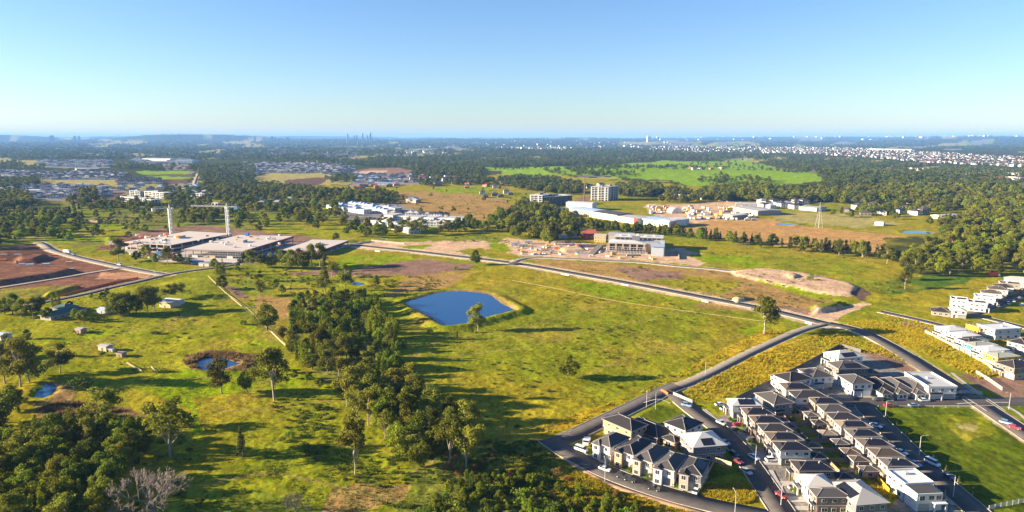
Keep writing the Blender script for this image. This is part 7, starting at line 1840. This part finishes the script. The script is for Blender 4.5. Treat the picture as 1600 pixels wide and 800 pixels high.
# suburbs: houses that can be told apart one by one, and the mass beyond
def far_house(seed, wall, rf, flat=False, w=11, d=14, h=6):
    mb = MB(); mb.box(-w / 2, w / 2, -d / 2, d / 2, -1, h, 0)
    if flat: mb.box(-w / 2 - .3, w / 2 + .3, -d / 2 - .3, d / 2 + .3, h, h + .5, 1)
    else: mb.hip(-w / 2, w / 2, -d / 2, d / 2, h + .004, 24, .5, .25, False, 1)
    for i in range(3):
        for z in ((1.0, 3.9) if h > 5 else (1.0,)):
            mb.box(-w / 2 + w * (i + .3) / 3, -w / 2 + w * (i + .75) / 3, -d / 2 - .05, -d / 2 + .01, z, z + 1.4, 2)
            mb.box(-w / 2 - .05, -w / 2 + .01, -d / 2 + d * (i + .3) / 3, -d / 2 + d * (i + .75) / 3, z, z + 1.3, 2); mb.box(w / 2 - .01, w / 2 + .05, -d / 2 + d * (i + .3) / 3, -d / 2 + d * (i + .75) / 3, z, z + 1.3, 2)
    return mb.mesh('distant_house', M[wall], M[rf], M['glass'])
FH = [far_house(0, 'white', 'roof_grey'), far_house(1, 'white', 'roof_dark'), far_house(2, 'cream', 'roof_brown'), far_house(3, 'white', 'roof_white', True), far_house(4, 'taupe', 'roof_grey', h=4), far_house(5, 'white', 'roof_blue'), far_house(6, 'bluegrey', 'roof_lgrey'), far_house(7, 'brick', 'roof_red', h=4), far_house(8, 'white', 'roof_lgrey', True, 16, 24, 7)]
LOOKH = ['white grey-roofed house', 'white dark-roofed house', 'cream brown-roofed house', 'white flat-roofed house', 'low taupe house', 'white blue-roofed house', 'blue-grey pale-roofed house', 'red-roofed brick house', 'large white flat-roofed block']
FHL = {}
def fh_labels():
    for (lab, k), L in FHL.items():
        for i, (px, o) in enumerate(sorted(L, key=lambda q: q[0])): o['label'] = '%s, %s from the left %s' % (LOOKH[k], ordinal(i), lab)
def fh_one(g, rot, k, label, group, s=1.0):
    o = link('distant_house', FH[k], None, (g.x, g.y, zat(g.x, g.y)), rot, (s, s, s)); tag(o, label, 'house', group); FHL.setdefault((label, k), []).append((float(PX(g.x, g.y)[0]), o))
def fh_row(p0, p1, n, kinds, label, group, s=1.0, skew=0.0):
    a, b = G(*p0), G(*p1); an = math.atan2(b.y - a.y, b.x - a.x)
    for i in range(n): fh_one(a.lerp(b, (i + .5) / n), an + skew, R.choice(kinds), label, group, s * R.uniform(.9, 1.1))
V = 'white roofed village houses'
for p0, p1, n, ks, lab in [((546, 321.5), (622, 331), 16, [5, 3], 'in the topmost village row'), ((530, 324), (610, 334), 15, [5, 5, 3], 'in the second village row'), ((515, 325), (575, 334), 10, [5, 3], 'in the third village row'),
                           ((612, 338), (700, 340), 10, [1, 0, 6], 'along the right back of the village'), ((608, 343), (725, 349), 11, [3, 3, 8], 'in the village front row'), ((575, 348), (640, 357), 9, [5, 1, 6, 0], 'at the left front of the village'), ((640, 352), (715, 354), 8, [3, 6, 8], 'behind the village front trees'), ((620, 358), (650, 365), 4, [3, 6], 'at the lowest village corner')]:
    fh_row(p0, p1, n, ks, lab, V)
def fh_area(poly, n, kinds, label, group, gap=16, rots=(0.2,), s=1.0):
    W = wpoly(poly); xs = [p[0] for p in W]; ys = [p[1] for p in W]; got = []
    for _ in range(n * 40):
        x = R.uniform(min(xs), max(xs)); y = R.uniform(min(ys), max(ys))
        if not in_w(np.array([x]), np.array([y]), W)[0] or any((x - a) ** 2 + (y - b) ** 2 < gap * gap for a, b in got): continue
        got.append((x, y)); fh_one(Vector((x, y, 0)), R.choice(rots), R.choice(kinds), label, group, s * R.uniform(.9, 1.15))
        if len(got) >= n: break
fh_area([(38, 290), (165, 292), (180, 303), (110, 310), (40, 312)], 55, [0, 1, 3, 6, 0], 'in the far left suburb', 'houses of the left suburb', 17, (.2, 1.77))
fh_area([(556, 273), (650, 274), (655, 288), (552, 289)], 46, [1, 1, 0, 4, 5], 'in the bluish middle suburb', 'houses of the bluish suburb', 17, (.1, 1.67))
fh_area([(720, 287), (800, 288), (800, 296), (722, 295)], 7, [0, 4, 7], 'among trees beyond the brown middle field', 'far farmhouses', 45, (.1, .9)); fh_area([(738, 303), (800, 302), (800, 309), (740, 309)], 6, [4, 0], 'at the edge of the brown middle field', 'far farmhouses', 28, (.1,))
fh_area([(1320, 310), (1470, 315), (1440, 336), (1320, 338)], 26, [4, 7, 2, 0], 'on the right hand farmland', 'right hand farmhouses', 24, (.1, 1.2, .6)); fh_area([(1070, 266), (1150, 264), (1145, 271), (1070, 272)], 8, [2, 0, 7], 'on the right of the lime hill', 'far farmhouses', 26, (.1, .9))
fh_area([(378, 258), (535, 258), (535, 270), (380, 270)], 30, [3, 0, 6], 'in the bright suburb behind the tan field', 'houses of the bright suburb', 30, (.1, 1.67))
fh_labels()
sp = []; ss = []; si = []
def mass(poly, n, kinds, smin=.9, smax=1.2):
    xs = [p[0] for p in poly]; ys = [p[1] for p in poly]
    a = NR.uniform(min(xs), max(xs), n * 3); b = NR.uniform(min(ys), max(ys), n * 3); k = inpoly(a, b, poly)
    for px, py in list(zip(a[k], b[k]))[:n]:
        g = G(px, py); s = R.uniform(smin, smax); sp.append((g.x, g.y, zat(g.x, g.y))); ss.append((s, s, s)); si.append(R.choice(kinds))
mass([(0, 268), (190, 269), (190, 281), (0, 280)], 420, [0, 1, 3, 6, 0]); mass([(378, 255), (535, 256), (535, 271), (378, 271)], 420, [3, 0, 6, 1]); mass([(640, 276), (725, 278), (725, 286), (645, 286)], 40, [0, 1, 7])
mass([(60, 251), (175, 251), (170, 261), (62, 261)], 160, [3, 8, 0, 2]); mass([(205, 247), (300, 248), (300, 257), (210, 256)], 50, [8, 3]); mass([(185, 281), (250, 282), (250, 288), (190, 288)], 50, [1, 0])
mass([(1188, 229), (1350, 231), (1430, 237), (1600, 246), (1700, 250), (1700, 266), (1600, 261), (1450, 254), (1340, 245), (1250, 240), (1190, 238)], 2300, [0, 1, 4, 2, 0, 6, 4, 7], .9, 1.25)
mass([(1010, 226), (1200, 228), (1240, 240), (1020, 238)], 300, [0, 1, 4, 2], 1.0, 1.4); mass([(800, 229), (890, 231), (880, 236), (800, 235)], 60, [3, 8, 0], 1, 2)
mass([(0, 221), (560, 221), (560, 248), (0, 248)], 330, [3, 0, 8, 2], 1, 2.0); mass([(560, 220), (1060, 222), (1060, 232), (560, 232)], 160, [3, 0, 8, 7], 1.2, 2.2); mass([(620, 237), (700, 237), (700, 240), (620, 240)], 70, [8, 3], 1, 2); mass([(1000, 216), (1600, 217), (1600, 222), (1000, 221)], 140, [8, 3, 3], 2, 5)
mass([(420, 236), (560, 236), (560, 246), (420, 244)], 80, [3, 7, 2, 8], 1, 2); mass([(1390, 264), (1600, 268), (1600, 274), (1390, 271)], 90, [0, 4, 7], 1, 1.3); mass([(1530, 274), (1600, 275), (1600, 283), (1530, 284)], 40, [3, 7, 7, 8], 1, 1.5)
mass([(1040, 302), (1110, 306), (1105, 313), (1040, 309)], 30, [0, 3, 4], .8, 1); mass([(1200, 315), (1250, 315), (1250, 322), (1200, 322)], 8, [0, 4, 7]); mass([(560, 290), (620, 290), (620, 296), (560, 296)], 10, [7, 4])
mass([(0, 283), (60, 288), (60, 312), (0, 312)], 26, [0, 1, 6, 4]); mass([(185, 290), (330, 292), (330, 306), (190, 304)], 30, [0, 6, 4, 5]); mass([(330, 262), (400, 262), (400, 276), (330, 276)], 24, [0, 3, 4]); mass([(400, 312), (500, 316), (500, 326), (410, 324)], 12, [0, 6, 5]); mass([(480, 262), (560, 258), (560, 270), (520, 274)], 40, [0, 3, 1]); mass([(660, 278), (800, 282), (800, 290), (670, 292)], 22, [0, 4, 7]); mass([(860, 294), (1010, 290), (1010, 300), (870, 304)], 14, [0, 4, 6]); mass([(1180, 316), (1260, 318), (1260, 326), (1185, 326)], 14, [0, 3, 5, 4])
gn_scatter('distant_suburbs', sp, NR.choice([.1, .3, 1.67, 1.9], len(sp)), ss, si, FH, 'pale roofs and walls of the suburbs towards the horizon')

# towers on the skyline
def tower(px, ytop, wpx, D, label, name='skyline_tower', group='towers on the skyline', mat='bluegrey'):
    x = (px - 800) / FPX * (D * CP + CAM_H * SP); zt = CAM_H + (214 - ytop) / FPX * D; w = wpx / FPX * D
    z0 = zat(x, D); t = thing(name, label, 'tower', (x, D, z0 - 5), .3, group); H = zt - z0 + 5
    link('shaft', MB().box(-w / 2, w / 2, -w / 2, w / 2, 0, H).mesh('shaft', M[mat]), t); link('crown_storey', MB().box(-w * .3, w * .3, -w * .3, w * .3, H + .01, H + w * .25).mesh('crown_storey', M['galv']), t)
for px, yt, w, lab in [(543.5, 209.5, 2.2, 'leftmost thin tower of the central skyline group'), (554, 212.2, 2.4, 'low tower second in the central skyline group'), (558, 211, 2.2, 'middle tower of the central skyline group'), (567, 208.7, 2.2, 'slim tall tower fourth in the central skyline group'), (574, 212, 2.6, 'short tower left of the tallest on the central skyline'), (579, 208.3, 3.2, 'tallest rightmost tower of the central skyline group'),
                       (82, 213, 6, 'wide low block on the far left skyline'), (118, 212.8, 3, 'left tower of the far left skyline pair'), (124.5, 213, 2.6, 'right tower of the far left skyline pair'), (398.5, 213.5, 3, 'small pale tower left of the dark skyline pair'), (426, 213, 3, 'left tower of the dark skyline pair'), (430.5, 214, 3, 'right tower of the dark skyline pair'), (450, 215, 4, 'low block right of the dark skyline pair')]:
    tower(px, yt, w, 11500, lab)
for px, yt, w, lab in [(1013, 216.2, 5, 'pale block on the right skyline'), (1027, 217, 4, 'smaller pale block right of the pale block on the right skyline')]: tower(px, yt - 2.5, w, 13500, lab, 'skyline_block', 'pale blocks on the skyline', 'concrete')
# white masts of the far bridge
for px, lab in [(545, 'left pale pyramid roof far beyond the bright suburb'), (561, 'right pale pyramid roof far beyond the bright suburb')]:
    D = 5200; x = (px - 800) / FPX * (D * CP + CAM_H * SP); t = thing('pyramid_roof', lab, 'building', (x, D, zat(x, D)), .2, 'pale pyramid roofs')
    link('hall', MB().box(-28, 28, -20, 20, -3, 14).mesh('hall', M['cream']), t); mb = MB()
    for a, b in (((-22, -20), (22, -20)), ((22, -20), (22, 20)), ((22, 20), (-22, 20)), ((-22, 20), (-22, -20))): mb.tri((a[0], a[1], 14.01), (b[0], b[1], 14.01), (0, 0, 46))
    link('roof', mb.mesh('roof', M['timber_pale']), t)
# ------------------------------------------------------------ air
def haze():
    m = bpy.data.materials.new('air'); m.use_nodes = True
    nt = m.node_tree
    for n in list(nt.nodes):
        if n.type != 'OUTPUT_MATERIAL': nt.nodes.remove(n)
    pv = nd(nt, "ShaderNodeVolumePrincipled")
    pv.inputs["Color"].default_value = (0.22, 0.48, 1.0, 1)
    pv.inputs["Density"].default_value = 4.4e-5
    nt.links.new(pv.outputs[0], nt.nodes["Material Output"].inputs["Volume"])
    me = MB().box(-300000, 300000, -1000, 46000, -40, 260).mesh('haze', m)
    o = link('haze', me); o['kind'] = 'stuff'
haze()
